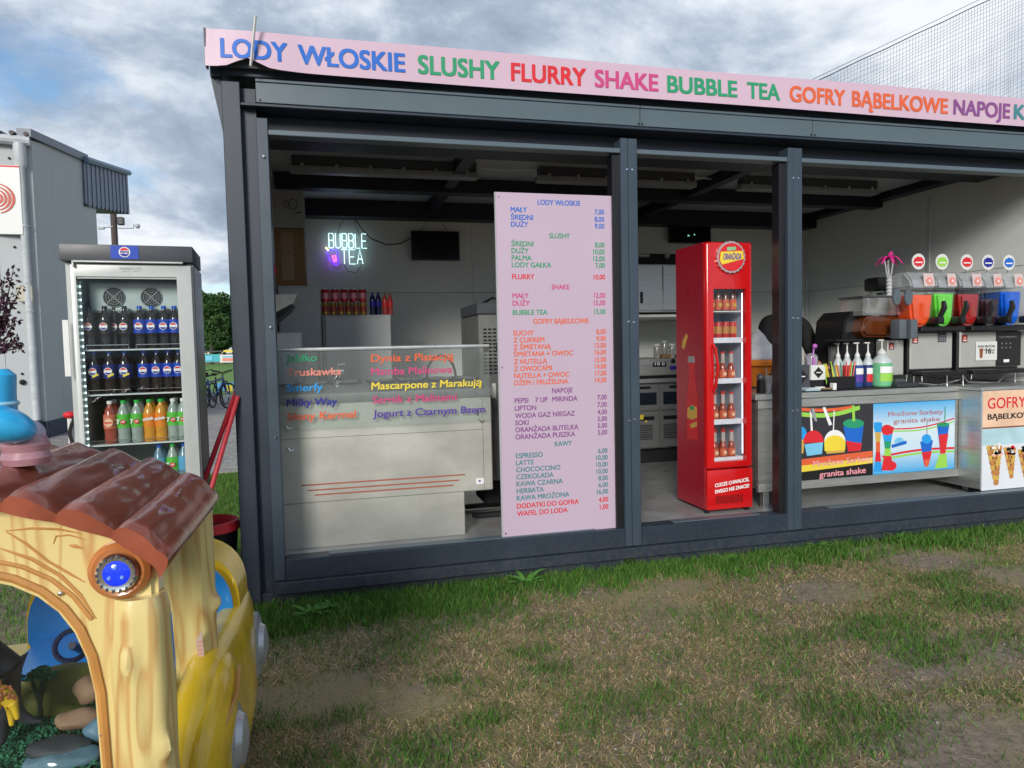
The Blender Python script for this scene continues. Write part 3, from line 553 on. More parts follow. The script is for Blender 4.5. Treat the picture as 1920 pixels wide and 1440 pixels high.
sidepoly([yz(1295, 795), yz(1307, 790), yz(1307, 800), yz(1296, 803)], I['gold'], 'printed_stroke', .002)
sidepoly([yz(1280, 640), yz(1287, 626), yz(1290, 630), yz(1283, 655), yz(1279, 652)], I['gold'], 'printed_stroke', .002)
for x in (2.64, 2.97): B().box(x-.015, x+.015, .33, .36, FZ, .262, 0).ob('foot', black_p, T)
# bottles and cans in the cooler
glb = liqm('orangeade', (.28, .035, .012)); capr = mat('red cap', (.5, .02, .02), .4); labo = mat('red and cream label', (.55, .10, .04), .5); cream = I['peach']; clearneck = mat('clear neck', (.45, .38, .36), .15, coat=.5)
def odd(x, y, z, r, h, par): B().lathe([(r+.0025, h*.18), (r+.0025, h*.29)], (x, y, z), 14, sx=.8, sy=1).ob('emblem', cream, par)
shn = ['top shelf', 'second shelf', 'third shelf', 'fourth shelf', 'bottom shelf']
for si, z in enumerate(shz):
    n_ = 4 if si < 2 else 3
    for row in (0, 1):
        for i in range(n_):
            x = (2.712+i*.060) if n_ == 4 else (2.735+i*.070)
            y = CY+.09+row*.12; lb = f"{['front', 'rear'][row]} {'can' if si == 1 else 'bottle'} {ordn[i]} from left on the {shn[si]} of red cooler"
            if si == 1: can('drink_can', 'red '+lb, x, y, z+.001, capr, mat('gold can band', (.5, .22, .05), .4), h=.12, r=.026, group='cans in the red cooler')
            elif si == 0:
                t = thing('bottle', 'dark '+lb, 'bottle', (x, y, z), group='bottles in the red cooler'); h = .225; r = .025
                B().lathe([(r, 0), (r, h*.45), (r*.8, h*.55), (r*.42, h*.68), (r*.38, h*.95)], (x, y, z+.001), 14).ob('body', mat('brown glass', (.10, .03, .015), .1, coat=.6), t)
                B().lathe([(r*.5, h*.7), (r*.47, h*.9)], (x, y, z+.001), 12).ob('neck_label', mat('orange neck', (.6, .22, .12), .5), t); B().lathe([(r+.0012, h*.04), (r+.0012, h*.38)], (x, y, z+.001), 14).ob('label_band', labo, t)
                B().lathe([(r*.5, h*.95), (r*.5, h)], (x, y, z+.001), 10).ob('cap', capr, t); B().disc((x, y-r-.002, z+h*.2), r*.6, 'Y', .002, 12).ob('emblem', I['gold'], t)
            else:
                t = thing('bottle', 'orange red '+lb, 'bottle', (x, y, z), group='bottles in the red cooler'); h = .20; r = .028
                B().lathe([(r, 0), (r, h*.38), (r*.75, h*.5), (r*.55, h*.58)], (x, y, z+.001), 14).ob('body', glb, t)
                B().lathe([(r*.56, h*.58), (r*.5, h*.93)], (x, y, z+.001), 12).ob('neck', clearneck, t); B().lathe([(r+.0012, h*.04), (r+.0012, h*.32)], (x, y, z+.001), 14).ob('label_band', labo, t)
                B().lathe([(r*.6, h*.93), (r*.6, h)], (x, y, z+.001), 10).ob('cap', capr, t); B().disc((x, y-r-.002, z+h*.18), r*.55, 'Y', .002, 12).ob('emblem', I['peach'], t)
# ================================================================ back right: cupboard, shelf, grill
T = thing('wall_cupboard', 'brushed steel wall cupboard with sliding doors left of the red cooler', 'cupboard', (3.3, 2.7, 1.82))
B().box(2.55, 4.05, 2.55, 3.28, 1.83, 2.335, .004).ob('body', steel_h, T)
A = at(1235, 540, Y=2.54)
B().box(2.56, 3.42, 2.535, 2.549, 1.85, 2.32, .003).ob('sliding_door', steel_h, T); B().box(3.40, 4.03, 2.519, 2.533, 1.85, 2.32, .003).ob('sliding_door', steel_h, T)
q = at(1203, 558, Y=2.53); B().box(q.x-.015, q.x+.018, 2.531, 2.5345, q.z-.06, q.z+.06, .001).ob('finger_grip', black_p, T)
tag(kbox('wall_shelf', 2.5, 4.1, 2.4, 3.28, 1.77, 1.80, white_p, None), 'long pale shelf board under the steel cupboard', 'shelf')
T = thing('machine_on_cupboard', 'dark low appliance with small knobs lying on top of the steel cupboard', 'appliance', (3.4, 2.9, 2.34)); B().box(3.1, 3.75, 2.7, 3.2, 2.338, 2.47, .02).ob('body', black_m, T); B().sphere((3.52, 2.66, 2.44), .03, 8).ob('knob', grey_p, T); B().box(3.12, 3.3, 2.62, 2.69, 2.42, 2.455, .01).ob('handle', grey_p, T)
T = thing('work_counter', 'steel work counter with two cooled doors behind the red cooler', 'counter', (3.4, 2.6, FZ))
GY = 2.40
B().box(2.45, 4.6, GY-.03, 3.28, 1.09, 1.135, .004).ob('worktop', steel_h, T); B().box(2.45, 4.6, GY+.02, 3.28, .40, 1.088, 0).ob('carcass', steel, T)
b = B().box(2.5, 4.55, GY+.1, 3.2, FZ, .399, 0); b.ob('feet_gap_shade', black_m, T)  # black block fills the gap between the feet, standing in for its shade
dsp = mat('dark window', (.015, .02, .03), .2); dst = mat('greyish steel door', (.26, .27, .27), .4, metal=.5, stretch=(1, 1, 10))
for x0 in (2.5, 2.92, 3.295, 3.67, 4.05):
    d = B().box(x0, x0+.365, GY-.0, GY+.018, .80, 1.07, .004).ob('door', dst, T); B().box(x0+.03, x0+.33, GY-.003, GY-.0005, .86, .99, .001).ob('dark_pane', dsp, d); B().box(x0+.1, x0+.26, GY-.012, GY-.001, 1.03, 1.055, .004).ob('grip', black_p, d)
    d = B().box(x0, x0+.365, GY-.0, GY+.018, .41, .79, .004).ob('door', dst, T)
    b = B()
    for k in range(9): b.box(x0+.03, x0+.28, GY-.003, GY-.0005, .50+k*.018, .508+k*.018, 0)
    b.ob('vent_slots', black_p, d, smooth=False, kind='stuff'); B().box(x0+.03, x0+.30, GY-.004, GY-.0005, .70, .74, .001).ob('display', black_p, d)
q = at(1201, 783, Y=GY); B().box(q.x-.03, q.x+.03, GY-.006, GY-.0045, q.z-.02, q.z+.03, 0).ob('yellow_sticker', I['yellow'], T)
q = at(1211, 790, Y=GY); B().disc((q.x, GY-.006, q.z), .014, 'Y', .002, 12).ob('warning_sticker', I['gold'], T)
T = thing('hot_plate', 'steel table-top cooking unit with black displays behind the red cooler', 'appliance', (3.3, 2.6, 1.14))
B().box(2.55, 3.75, 2.38, 3.0, 1.165, 1.345, .008).ob('body', steel_h, T); B().box(2.55, 3.75, 2.40, 3.0, 1.14, 1.16, 0).ob('base', black_p, T)
for x0, x1, z0, z1 in ((1225, 1250, 679, 688),): 
    a_ = at(x0, z1, Y=2.37); c_ = at(x1, z0, Y=2.37); B().box(a_.x, c_.x, 2.375, 2.379, a_.z, c_.z, .001).ob('display', black_p, T); text('18 0', a_.x+.02, c_.x-.02, a_.z+.015, .03, 2.3745, I['white'], T)
a_ = at(1257, 693, Y=2.37); c_ = at(1270, 686, Y=2.37); B().box(a_.x, c_.x, 2.375, 2.379, a_.z, c_.z, .001).ob('badge', I['navy'], T); B().disc((a_.x+.03, 2.37, a_.z+.09), .022, 'Y', .02, 14).ob('knob', black_p, T)
jg = mat('jar glass', (.30, .30, .27), .08, var=.5, vs=60, coat=.6)
for i in range(4):
    q = at(1232+i*14, 662, Y=2.5); t = thing('jar', ordn[i]+' glass jar from the left on the steel cooking unit', 'jar', (q.x, 2.5, 1.346), group='glass jars behind the red cooler')
    B().lathe([(.035, 0), (.037, .01), (.037, .11), (.03, .125)], (q.x, 2.5, 1.346+.035*(i % 2)), 12).ob('glass', jg, t); B().lathe([(.034, .126), (.034, .145)], (q.x, 2.5, 1.346+.035*(i % 2)), 12).ob('lid', grey_p if i % 2 else white_p, t)
    if i % 2: B().box(q.x-.05, q.x+.05, 2.45, 2.55, 1.346, 1.38, .003).ob('stand', card, t)
# ================================================================ giant cone model
q = at(1432, 668, Y=.9); cxx = q.x-.06
T = thing('giant_ice_cream_model', 'large plastic soft ice cream model in an orange cone right of the red cooler', 'ice cream model', (cxx, .9, 1.12))
zr = at(1425, 678, Y=.9).z
waf = mat('orange wafer plastic', (.68, .20, .02), .4, var=.06)
B().lathe([(.05, 1.12), (.12, zr-.03), (.155, zr-.03), (.16, zr), (.15, zr+.02)], (cxx, .9, 0), 28).ob('cone', waf, T)
for k in range(20):
    t_ = 2*math.pi*k/20; B().tube([(cxx+.055*math.cos(t_), .9+.055*math.sin(t_), 1.14), (cxx+.118*math.cos(t_), .9+.118*math.sin(t_), zr-.04)], .003, 4).ob('wafer_rib', waf, T)
prof = []
for i in range(25):
    f = i/24; r_ = .15*(1-f**1.6)+.004; r_ *= 1+.05*math.sin(f*18); prof.append((r_, zr+.02+f*.26))
B().lathe(prof, (cxx, .9, 0), 24).ob('soft_ice', mat('vanilla plastic', (.62, .62, .66), .5), T)
B().prism([(at(1434, 664, Y=.8).x, at(1434, 664, Y=.8).z), (at(1446, 678, Y=.8).x, at(1446, 678, Y=.8).z), (at(1440, 680, Y=.8).x, at(1440, 680, Y=.8).z), (at(1434, 676, Y=.8).x, at(1434, 676, Y=.8).z)], .8, .81, 'Y').ob('green_leaf', I['green'], T)
# ================================================================ person
def skin(name, verts, edges, radii, m, parent, sub=2, root=0):
    me = bpy.data.meshes.new(name); me.from_pydata(verts, edges, []); o = bpy.data.objects.new(name, me); COL.objects.link(o)
    md = o.modifiers.new('s', 'SKIN'); md.use_smooth_shade = True
    for i, r_ in enumerate(radii):
        d = me.skin_vertices[0].data[i]; d.radius = r_ if isinstance(r_, tuple) else (r_, r_); d.use_root = (i == root)
    s_ = o.modifiers.new('d', 'SUBSURF'); s_.levels = s_.render_levels = sub
    me.materials.append(m)
    if parent is not None: o.parent = parent; o.matrix_parent_inverse = WM[parent.name].inverted()
    return o
PX, PY_ = 3.915, 1.2
T = thing('person', 'person in black clothes working at the counter behind the right post', 'person', (PX, PY_, FZ))
blk = mat('black cotton', (.012, .012, .013), .85, var=.3, bump=.3, bs=60); skn = mat('skin', (.45, .26, .18), .55, var=.06); hair = mat('dark hair', (.02, .013, .01), .5, stretch=(6, 6, 1), bump=.4)
Z = FZ
V = [(0, .02, .95), (0, .03, 1.1), (0, .02, 1.28), (0, -.01, 1.42), (0, -.05, 1.52), (0, -.08, 1.62), (0, -.10, 1.70),
     (-.17, -.0, 1.43), (-.21, -.03, 1.18), (-.16, -.24, 1.06), (-.10, -.34, 1.04), (.18, 0, 1.40), (.25, -.03, 1.18), (.16, -.24, 1.06), (.10, -.34, 1.04),
     (-.10, .02, .88), (-.10, .0, .48), (-.11, .03, .09), (-.11, -.10, .04), (.10, .02, .88), (.10, 0, .48), (.11, .03, .09), (.11, -.10, .04)]
E_ = [(0, 1), (1, 2), (2, 3), (3, 4), (4, 5), (5, 6), (3, 7), (7, 8), (8, 9), (9, 10), (3, 11), (11, 12), (12, 13), (13, 14), (0, 15), (15, 16), (16, 17), (17, 18), (0, 19), (19, 20), (20, 21), (21, 22)]
Rr = [(.16, .12), (.15, .11), (.17, .12), (.13, .10), (.055, .055), (.085, .10), (.075, .09), .075, .055, .045, .035, .075, .055, .045, .035, .095, .065, .045, .035, .095, .065, .045, .035]
skin('body', [(PX+x, PY_+y, Z+z*1.0) for x, y, z in V], E_, [((r_[0]*.72, r_[1]*.72) if k_ < 4 else (r_[0]*.9, r_[1]*.9)) if isinstance(r_, tuple) else r_*(.62 if k_ in (7, 8, 11, 12) else .8) for k_, r_ in enumerate(Rr)], skn, T)
cl = [0, 1, 2, 3, 7, 8, 9, 11, 12, 13]; mp_ = {k: i for i, k in enumerate(cl)}
skin('shirt', [(PX+V[k][0]*1.06, PY_+V[k][1], Z+V[k][2]) for k in cl], [(mp_[a], mp_[b_]) for a, b_ in E_ if a in mp_ and b_ in mp_], [(.17, .13), (.16, .125), (.17, .13), (.10, .09), .085, .07, .05, .085, .07, .05], blk, T)
cl = [0, 15, 16, 17, 19, 20, 21]; mp_ = {k: i for i, k in enumerate(cl)}
skin('trousers', [(PX+V[k][0], PY_+V[k][1], Z+V[k][2]) for k in cl], [(mp_[a], mp_[b_]) for a, b_ in E_ if a in mp_ and b_ in mp_], [(.19, .15), .12, .09, .07, .12, .09, .07], blk, T)
B().sphere((PX, PY_-.06, Z+1.68), .086, 14, None, (.95, 1.05, 1.15)).ob('hair', hair, T)
for sx_ in (-1, 1): B().sphere((PX+sx_*.035, PY_-.175, Z+1.645), .012, 8).ob('eye', I['white'], T)
B().sphere((PX, PY_-.19, Z+1.615), .014, 8, None, (.8, 1.2, 1.3)).ob('nose', skn, T); B().box(PX-.02, PX+.02, PY_-.178, PY_-.165, Z+1.572, Z+1.580, .002).ob('mouth', I['salmon'], T)
for sx_ in (-1, 1):
    hx, hy, hz = PX+sx_*.10, PY_-.34, Z+1.04
    b = B().sphere((hx, hy-.04, hz), .038, 8, None, (.9, 1.2, .45))
    for f_ in range(4): x = hx-.024+f_*.016; b.tube([(x, hy-.06, hz), (x, hy-.105+.006*abs(f_-1.5), hz-.004), (x, hy-.12+.008*abs(f_-1.5), hz-.02)], [.009, .008, .006], 6)
    b.tube([(hx-sx_*.025, hy-.03, hz), (hx-sx_*.05, hy-.06, hz-.004), (hx-sx_*.05, hy-.08, hz-.01)], [.010, .009, .007], 6); b.ob('hand', skn, T)
# ================================================================ serving table
TY = .32
T = thing('serving_table', 'long brushed steel serving table with two frozen drink posters on its front', 'table', (4.1, .7, FZ))
B().box(3.035, 5.112, TY-.005, 1.02, 1.058, 1.102, .004).ob('tabletop', steel_h, T)
B().box(3.06, 5.095, TY, TY+.03, .992, 1.054, .003).ob('apron', steel_h, T)
B().box(3.06, 5.10, TY-.005, TY+.03, .362, .425, .003).ob('bottom_rail', steel_h, T)
B().box(3.07, 5.08, TY+.03, 1.0, .38, .41, 0).ob('bottom_shelf', steel, T)
for x0, x1 in ((3.06, 3.25), (4.90, 5.097)): B().box(x0, x1, TY+.004, TY+.028, .427, .99, .002).ob('side_stile', steel, T)
for x0, x1 in ((4.878, 4.90), (4.91, 4.922), (3.25, 3.262), (5.04, 5.055)): B().box(x0, x1, TY-.004, TY+.003, .427, .99, .002).ob('door_edge', steel, T)
for x in (3.105, 5.015):
    for y in (TY+.005, .95): B().box(x, x+.05, y, y+.05, FZ, .360, .003).ob('leg', steel, T); 
for x in (3.06, 5.07): B().box(x, x+.02, TY+.031, 1.0, .427, 1.056, 0).ob('side_panel', steel, T)
mk = mat('black rubber mat', (.012, .012, .013), .6)
# -- posters
def poly(pts, Y, m, par, nm='printed_shape', t=.0006):
    return B().prism(pts, Y-t, Y-.0001, 'Y').ob(nm, m, par, smooth=False)
def PP(Y): return lambda x, y: (at(x, y, Y=Y).x, at(x, y, Y=Y).z)
py0 = TY-.004; g = PP(py0)
def poster(x0, x1, c, nm):
    return B().box(x0, x1, py0, TY+.003, .428, .989, 0).ob(nm, c, T, smooth=False)
xs_ = at(1637, 820, Y=py0).x; xr_ = at(1790, 820, Y=py0).x
d1 = poster(3.27, xs_-.001, mat('poster charcoal', (.035, .035, .042), .35, var=.25, vs=60), 'left_poster')
bl = bpy.data.materials.new('poster blue'); bl.use_nodes = True; t_ = bl.node_tree; l_ = t_.links.new
tcn = t_.nodes.new('ShaderNodeTexCoord'); sx_ = t_.nodes.new('ShaderNodeSeparateXYZ'); l_(tcn.outputs['Object'], sx_.inputs[0]); cr = t_.nodes.new('ShaderNodeValToRGB'); l_(sx_.outputs[2], cr.inputs[0])
cr.color_ramp.elements[0].position = .43; cr.color_ramp.elements[0].color = (.06, .38, .72, 1); cr.color_ramp.elements[1].position = .99; cr.color_ramp.elements[1].color = (.07, .40, .75, 1); e_ = cr.color_ramp.elements.new(.62); e_.color = (.55, .72, .82, 1); e_ = cr.color_ramp.elements.new(.78); e_.color = (.62, .74, .80, 1)
l_(cr.outputs[0], t_.nodes['Principled BSDF'].inputs[0]); t_.nodes['Principled BSDF'].inputs['Roughness'].default_value = .35
d2 = poster(xs_+.001, xr_, bl, 'right_poster')
LY = [py0-.0004*k for k in range(9)]
def sh_(pts, c, k, par): return poly([g(*p) for p in pts], LY[k]-.0002, I[c] if isinstance(c, str) else c, par, t=.00035)
def curve(a, b_, sag, n=12): return [(a[0]+(b_[0]-a[0])*i/n, a[1]+(b_[1]-a[1])*i/n+sag*math.sin(math.pi*i/n)) for i in range(n+1)]
def band(a, b_, w, sag, c, k, par): cu = curve(a, b_, sag); sh_(cu+[(x, y+w) for x, y in cu[::-1]], c, k, par)
def circ(cx_, cy_, rx, ry, a0=0, a1=360, n=14): return [(cx_+rx*math.cos(R(a0+(a1-a0)*i/n)), cy_-ry*math.sin(R(a0+(a1-a0)*i/n))) for i in range(n+1)]
# left poster
band((1496, 764), (1600, 760), 6, 4, 'orange', 1, d1); band((1496, 772), (1612, 760), 8, 8, 'lime', 2, d1)
band((1496, 862), (1636, 845), 12, 0, 'orange', 1, d1); band((1496, 874), (1636, 856), 12, 0, 'yellow', 1, d1)
sh_([(1496, 886), (1636, 868), (1636, 890), (1496, 902)], 'black', 1, d1)
sh_([(1508, 833), (1543, 829), (1541, 851), (1513, 855)], 'sky', 3, d1); sh_(circ(1525, 829, 19, 22, 0, 180)+[(1506, 831)], 'red', 4, d1); sh_([(1520, 808), (1518, 768), (1521, 768), (1524, 808)], 'white', 3, d1); sh_([(1518, 768), (1526, 765), (1532, 790), (1528, 790)], 'grey', 3, d1); sh_([(1542, 764), (1547, 763), (1560, 796), (1554, 798)], 'white', 3, d1)
sh_([(1545, 830), (1585, 826), (1583, 848), (1550, 851)], 'gold', 3, d1); sh_(circ(1565, 828, 20, 22, 0, 180), 'white', 4, d1); sh_(circ(1565, 832, 20, 16, 0, 180)+[(1546, 846), (1584, 844)], 'yellow', 5, d1); sh_([(1563, 770), (1565, 770), (1563, 812), (1561, 812)], 'white', 3, d1)
sh_([(1581, 800), (1619, 797), (1613, 845), (1590, 847)], 'blue', 3, d1); sh_([(1586, 826), (1600, 829), (1616, 831), (1613, 845), (1590, 847)], 'red', 4, d1); sh_(circ(1600, 794, 20, 9), 'green', 5, d1); sh_([(1597, 760), (1602, 760), (1603, 790), (1598, 790)], 'lime', 6, d1)
sh_(circ(1503, 812, 9, 12), 'cyan', 3, d1); sh_([(1499, 824), (1508, 824), (1506, 850), (1500, 850)], 'gold', 3, d1)
q = g(1524, 875); text('Mrożone Sorbety', q[0], g(1634, 855)[0], q[1], .045, LY[5], mat('poster pink', (.80, .32, .36), .5), d1, dzdx=.02, bold=.02)
q = g(1536, 895); text('granita shake', q[0], g(1623, 885)[0], q[1], .045, LY[5], mat('poster pink', (.80, .32, .36), .5), d1, dzdx=.02, bold=.02)
# right poster
band((1674, 803), (1789, 783), 2.5, 6, 'red', 1, d2); band((1674, 807), (1789, 789), 2.5, 6, 'lime', 1, d2); band((1654, 854), (1789, 838), 4, -4, 'red', 1, d2); band((1654, 860), (1789, 844), 4, -4, 'lime', 1, d2)
def hour(cx_, top, w, bot, cols):
    n = len(cols)
    for i, c in enumerate(cols):
        f0, f1 = i/n, (i+1)/n; W_ = lambda f: w*(.42+.58*abs(2*f-1)**1.3)
        y0_, y1_ = top+(bot-top)*f0, top+(bot-top)*f1
        sh_([(cx_-W_(f0), y0_), (cx_+W_(f0), y0_), (cx_+W_(f1), y1_), (cx_-W_(f1), y1_)], c, 3, d2)
hour(1646, 792, 8, 884, ['cyan', 'gold', 'orange', 'red', 'cyan']); hour(1664, 800, 12, 882, ['red', 'cyan', 'green', 'lime', 'red', 'red']); sh_(circ(1663, 806, 11, 10), 'red', 4, d2); sh_(circ(1670, 873, 11, 9), 'red', 4, d2); sh_(circ(1646, 800, 8, 9), 'cyan', 4, d2)
sh_([(1725, 828), (1749, 825), (1741, 872), (1733, 873)], 'blue', 3, d2); sh_([(1728, 848), (1747, 846), (1741, 872), (1733, 873)], 'red', 4, d2); sh_([(1732, 862), (1743, 861), (1739, 875), (1735, 875)], 'orange', 5, d2); sh_(circ(1737, 823, 9, 9), 'cyan', 5, d2); sh_([(1737, 790), (1738.5, 790), (1738.5, 815), (1737, 815)], 'grey', 5, d2)
sh_([(1757, 798), (1780, 795), (1771, 850), (1763, 851)], 'blue', 3, d2); sh_([(1760, 815), (1778, 813), (1772, 850), (1763, 851)], 'red', 4, d2); sh_([(1761, 852), (1774, 850), (1776, 876), (1752, 879)], 'lime', 4, d2); sh_(circ(1768, 796, 12, 4), 'green', 5, d2); sh_([(1771, 762), (1772.6, 762), (1772, 795), (1770.4, 795)], 'green', 5, d2)
sh_([(1671, 834), (1699, 826), (1700, 832), (1672, 840)], 'blue', 4, d2); sh_(circ(1686, 832, 10, 12, 10, 170), 'sky', 3, d2)
pk2 = mat('poster dusky pink', (.45, .17, .18), .5)
q = g(1665, 782); text('Mrożone Sorbety', q[0], g(1768, 770)[0], q[1]+.004, .036, LY[5], pk2, d2, bold=.012, wave=.002); q = g(1675, 796); text('granita shake', q[0], g(1762, 785)[0], q[1]+.008, .036, LY[5], pk2, d2, bold=.012)
# ================================================================ waffle counter
WY = .10
T = thing('waffle_counter', 'counter with bubble waffle poster at the right end of the opening', 'counter', (5.3, .4, FZ)); g2 = PP(WY)
B().box(4.905, 5.70, WY+.006, .75, .29, 1.072, .003).ob('body', steel, T); B().box(4.895, 5.72, WY-.005, .78, 1.074, 1.10, .003).ob('worktop', steel_h, T)
P_ = B().box(4.908, 5.70, WY, WY+.005, .283, 1.07, 0).ob('poster', mat('waffle poster ground', (.70, .73, .78), .4, var=.06, vs=3), T, smooth=False)
def s2(pts, c, k, name='printed_shape'): return poly([g2(*p) for p in pts], WY-.0004*k-.0002, I[c] if isinstance(c, str) else c, P_, name, t=.00035)
B().box(4.908, 5.70, WY-.0008, WY-.0002, .785, 1.069, 0).ob('peach_header', mat('poster peach', (.78, .52, .36), .45), P_, smooth=False)
B().box(4.908, 5.70, WY-.0012, WY-.0002, .772, .784, 0).ob('brown_line', I['brown'], P_, smooth=False)
B().box(4.908, 5.70, WY-.0008, WY-.0002, .64, .771, 0).ob('blue_field', mat('poster pale blue', (.42, .62, .68), .45), P_, smooth=False)
text('GOFRY', 4.955, 5.335, .93, .085, WY-.0015, I['red'], T, bold=.012); text('BĄBELKOWE', 4.955, 5.44, .845, .042, WY-.0015, I['black'], T, bold=.03)
wf = mat('waffle brown', (.48, .21, .06), .5, var=.3, vs=40)
def wcone(cx_, top, bot, w, par=None):
    rr = random.Random(int(cx_*10))
    s2([(cx_-w, top), (cx_+w*.9, top+4), (cx_+w*.35+3, bot), (cx_-w*.2+3, bot+3)], mat('waffle shade', (.30, .11, .03), .5), 1, 'printed_cone')
    for j in range(8):
        f = j/7; y = top+(bot-top)*f; ww = w*(1-f*.72); n = max(1, int(3*(1-f)+1))
        for k in range(n):
            x = cx_-ww+2*ww*(k+.5)/n+f*3; s2(circ(x, y, ww/n*1.15+.6, (bot-top)/14+.6, n=9), wf if (k+j) % 2 else 'gold', 2+(j % 2), 'printed_waffle')
    for k in range(9): x = cx_+rr.uniform(-w*.5, w*.8); y = top+rr.uniform(-9, 14); s2(circ(x, y, rr.uniform(2, 5), rr.uniform(2, 5), n=8), rr.choice(['white', 'white', 'peach', 'peach', 'brown', 'lime'] if cx_ < 1870 else ['white', 'black', 'peach', 'brown', 'red']), 4, 'printed_topping')
wcone(1864, 840, 905, 14); wcone(1893, 842, 893, 11); wcone(1921, 846, 900, 12); wcone(1955, 842, 902, 14)
# ================================================================ things on the table
TZ = 1.103
tag(kbox('rubber_mat', 3.25, 4.62, .33, .60, TZ, TZ+.006, mk, None), 'thin black rubber mat along the front of the serving table', 'mat')
def pump(label, px, Y, h, r, c, lab, pxn):
    q = at(px, 730, Y=Y); x = q.x; z = TZ+.007; t = thing('pump_bottle', label, 'pump bottle', (x, Y, z), group='syrup pump bottles on the serving table')
    B().lathe([(r*.9, 0), (r, .01), (r, h*.62), (r*1.01, h*.64), (r, h*.72)], (x, Y, z), 20).ob('filled_body', c, t)
    B().lathe([(r*.99, h*.722), (r*.95, h*.80), (r*.5, h*.95), (r*.4, h)], (x, Y, z), 20).ob('shoulder', mat('milky plastic', (.50, .55, .56), .35), t)
    if lab: 
        for k, (z0, z1, cc) in enumerate(((h*.42, h*.62, I['white']), (h*.16, h*.41, lab))):
            vs = []; 
            for a_ in range(9): th = R(-140+a_*12.5); vs += [(x+(r+.0015)*math.cos(th), Y+(r+.0015)*math.sin(th), z+z0), (x+(r+.0015)*math.cos(th), Y+(r+.0015)*math.sin(th), z+z1)]
            B().add(vs, [(2*i, 2*i+2, 2*i+3, 2*i+1) for i in range(8)]).ob('label_print', cc, t)
    B().lathe([(r*.45, h), (r*.45, h+.015), (r*.25, h+.03), (.006, h+.045), (.005, h+.105)], (x, Y, z), 14).ob('pump_neck', white_p, t)
    B().box(x-.035, x+.012, Y-.012, Y+.012, z+h+.105, z+h+.117, .004).ob('pump_head', white_p, t)
pump('largest syrup bottle, pale green, with white pump, right end of the row', 1653, .50, .265, .078, mat('green syrup', (.16, .50, .26), .3, var=.1), I['lime'], 0)
pump('red labelled dark syrup bottle with white pump beside the green one', 1627, .56, .245, .045, mat('dark blue syrup', (.03, .05, .16), .3), I['red'], 0)
pump('blue syrup bottle with white pump, second left of the green one', 1607, .56, .245, .045, mat('blue syrup', (.03, .07, .28), .3), I['violet'], 0)
pump('red syrup bottle with white pump behind the straws', 1588, .62, .245, .042, mat('red syrup', (.50, .05, .04), .3), None, 0)
pump('clear syrup bottle with white pump at the left end of the row', 1571, .66, .245, .04, mat('clear syrup', (.35, .36, .36), .3), None, 0)
T = thing('straw_holder', 'black straw box full of yellow and green straws on the serving table', 'straws', (3.9, .42, TZ)); A = at(1549, 727, Y=.42); C = at(1598, 705, Y=.42)
B().box(A.x, C.x, .38, .46, TZ+.006, C.z, .004).ob('holder', black_p, T)
for i in range(13):
    f = i/12; bx_ = A.x+.01+f*(C.x-A.x-.02); c_ = ['lime', 'yellow', 'yellow', 'black', 'yellow', 'lime', 'yellow', 'orange', 'green', 'red', 'orange', 'lime', 'orange'][i]
    B().tube([(bx_, .42, TZ+.02), (bx_-.035+.09*f*(1 if i > 8 else -.1)+rnd.uniform(-.015, .015), .42+rnd.uniform(-.02, .02), C.z+.11+rnd.uniform(-.02, .01))], .0045, 6).ob('straw', I[c_], T)
def cube_logo(label, x0, y0, x1, y1, Y, m, cat='dispenser box'):
    A = at(x0, y1, Y=Y); C = at(x1, y0, Y=Y); t = thing('napkin_box', label, cat, ((A.x+C.x)/2, Y, TZ)); B().box(A.x, C.x, Y, Y+.1, A.z, C.z, .003).ob('box', m, t)
    if A.z > TZ+.03: B().box(A.x+.01, C.x-.01, Y+.01, Y+.09, TZ, A.z-.001, 0).ob('base', black_p, t)
    cx_, cz_ = (A.x+C.x)/2, (A.z+C.z)/2; r_ = (C.x-A.x)*.34
    B().prism([(cx_-r_, cz_), (cx_, cz_-r_), (cx_+r_, cz_), (cx_, cz_+r_)], Y-.002, Y-.0004, 'Y').ob('diamond_mark', I['black'], t, smooth=False); B().box(cx_-r_*.5, cx_+r_*.5, Y-.0028, Y-.0022, cz_-r_*.08, cz_+r_*.08, 0).ob('mark_line', I['white'], t); return t
cube_logo('white cube with black diamond mark beside the yellow straws', 1521, 684, 1548, 713, .40, white_p)
cube_logo('dark grey box with black diamond mark next to the right post', 1488, 684, 1520, 728, .42, dark_g)
T = thing('smoothie_cup', 'clear plastic cup with purple straw behind the diamond boxes', 'cup', (3.7, .62, TZ)); q = at(1521, 670, Y=.62)
B().lathe([(.035, TZ), (.05, q.z-.02), (.052, q.z)], (q.x, .62, 0), 16).ob('cup', mat('cloudy clear cup', (.35, .33, .42), .15, var=.5, vs=40, coat=.5), T); B().sphere((q.x, .62, q.z), .05, 10, None, (1, 1, .7)).ob('dome_lid', glass('cup lid', (.9, .9, .95), .05, .3, .2), T)
B().tube([(q.x-.02, .60, TZ+.05), (q.x+.01, .60, q.z+.09)], .007, 6).ob('straw', mat('lilac', (.45, .12, .5), .4), T); B().sphere((q.x+.01, .59, q.z+.09), .02, 8).ob('straw_topper', mat('lilac', (.45, .12, .5), .4), T); B().tube([(q.x-.03, .57, TZ+.02), (q.x-.015, .565, q.z)], .01, 6).ob('purple_swirl', mat('lilac', (.45, .12, .5), .4), T)
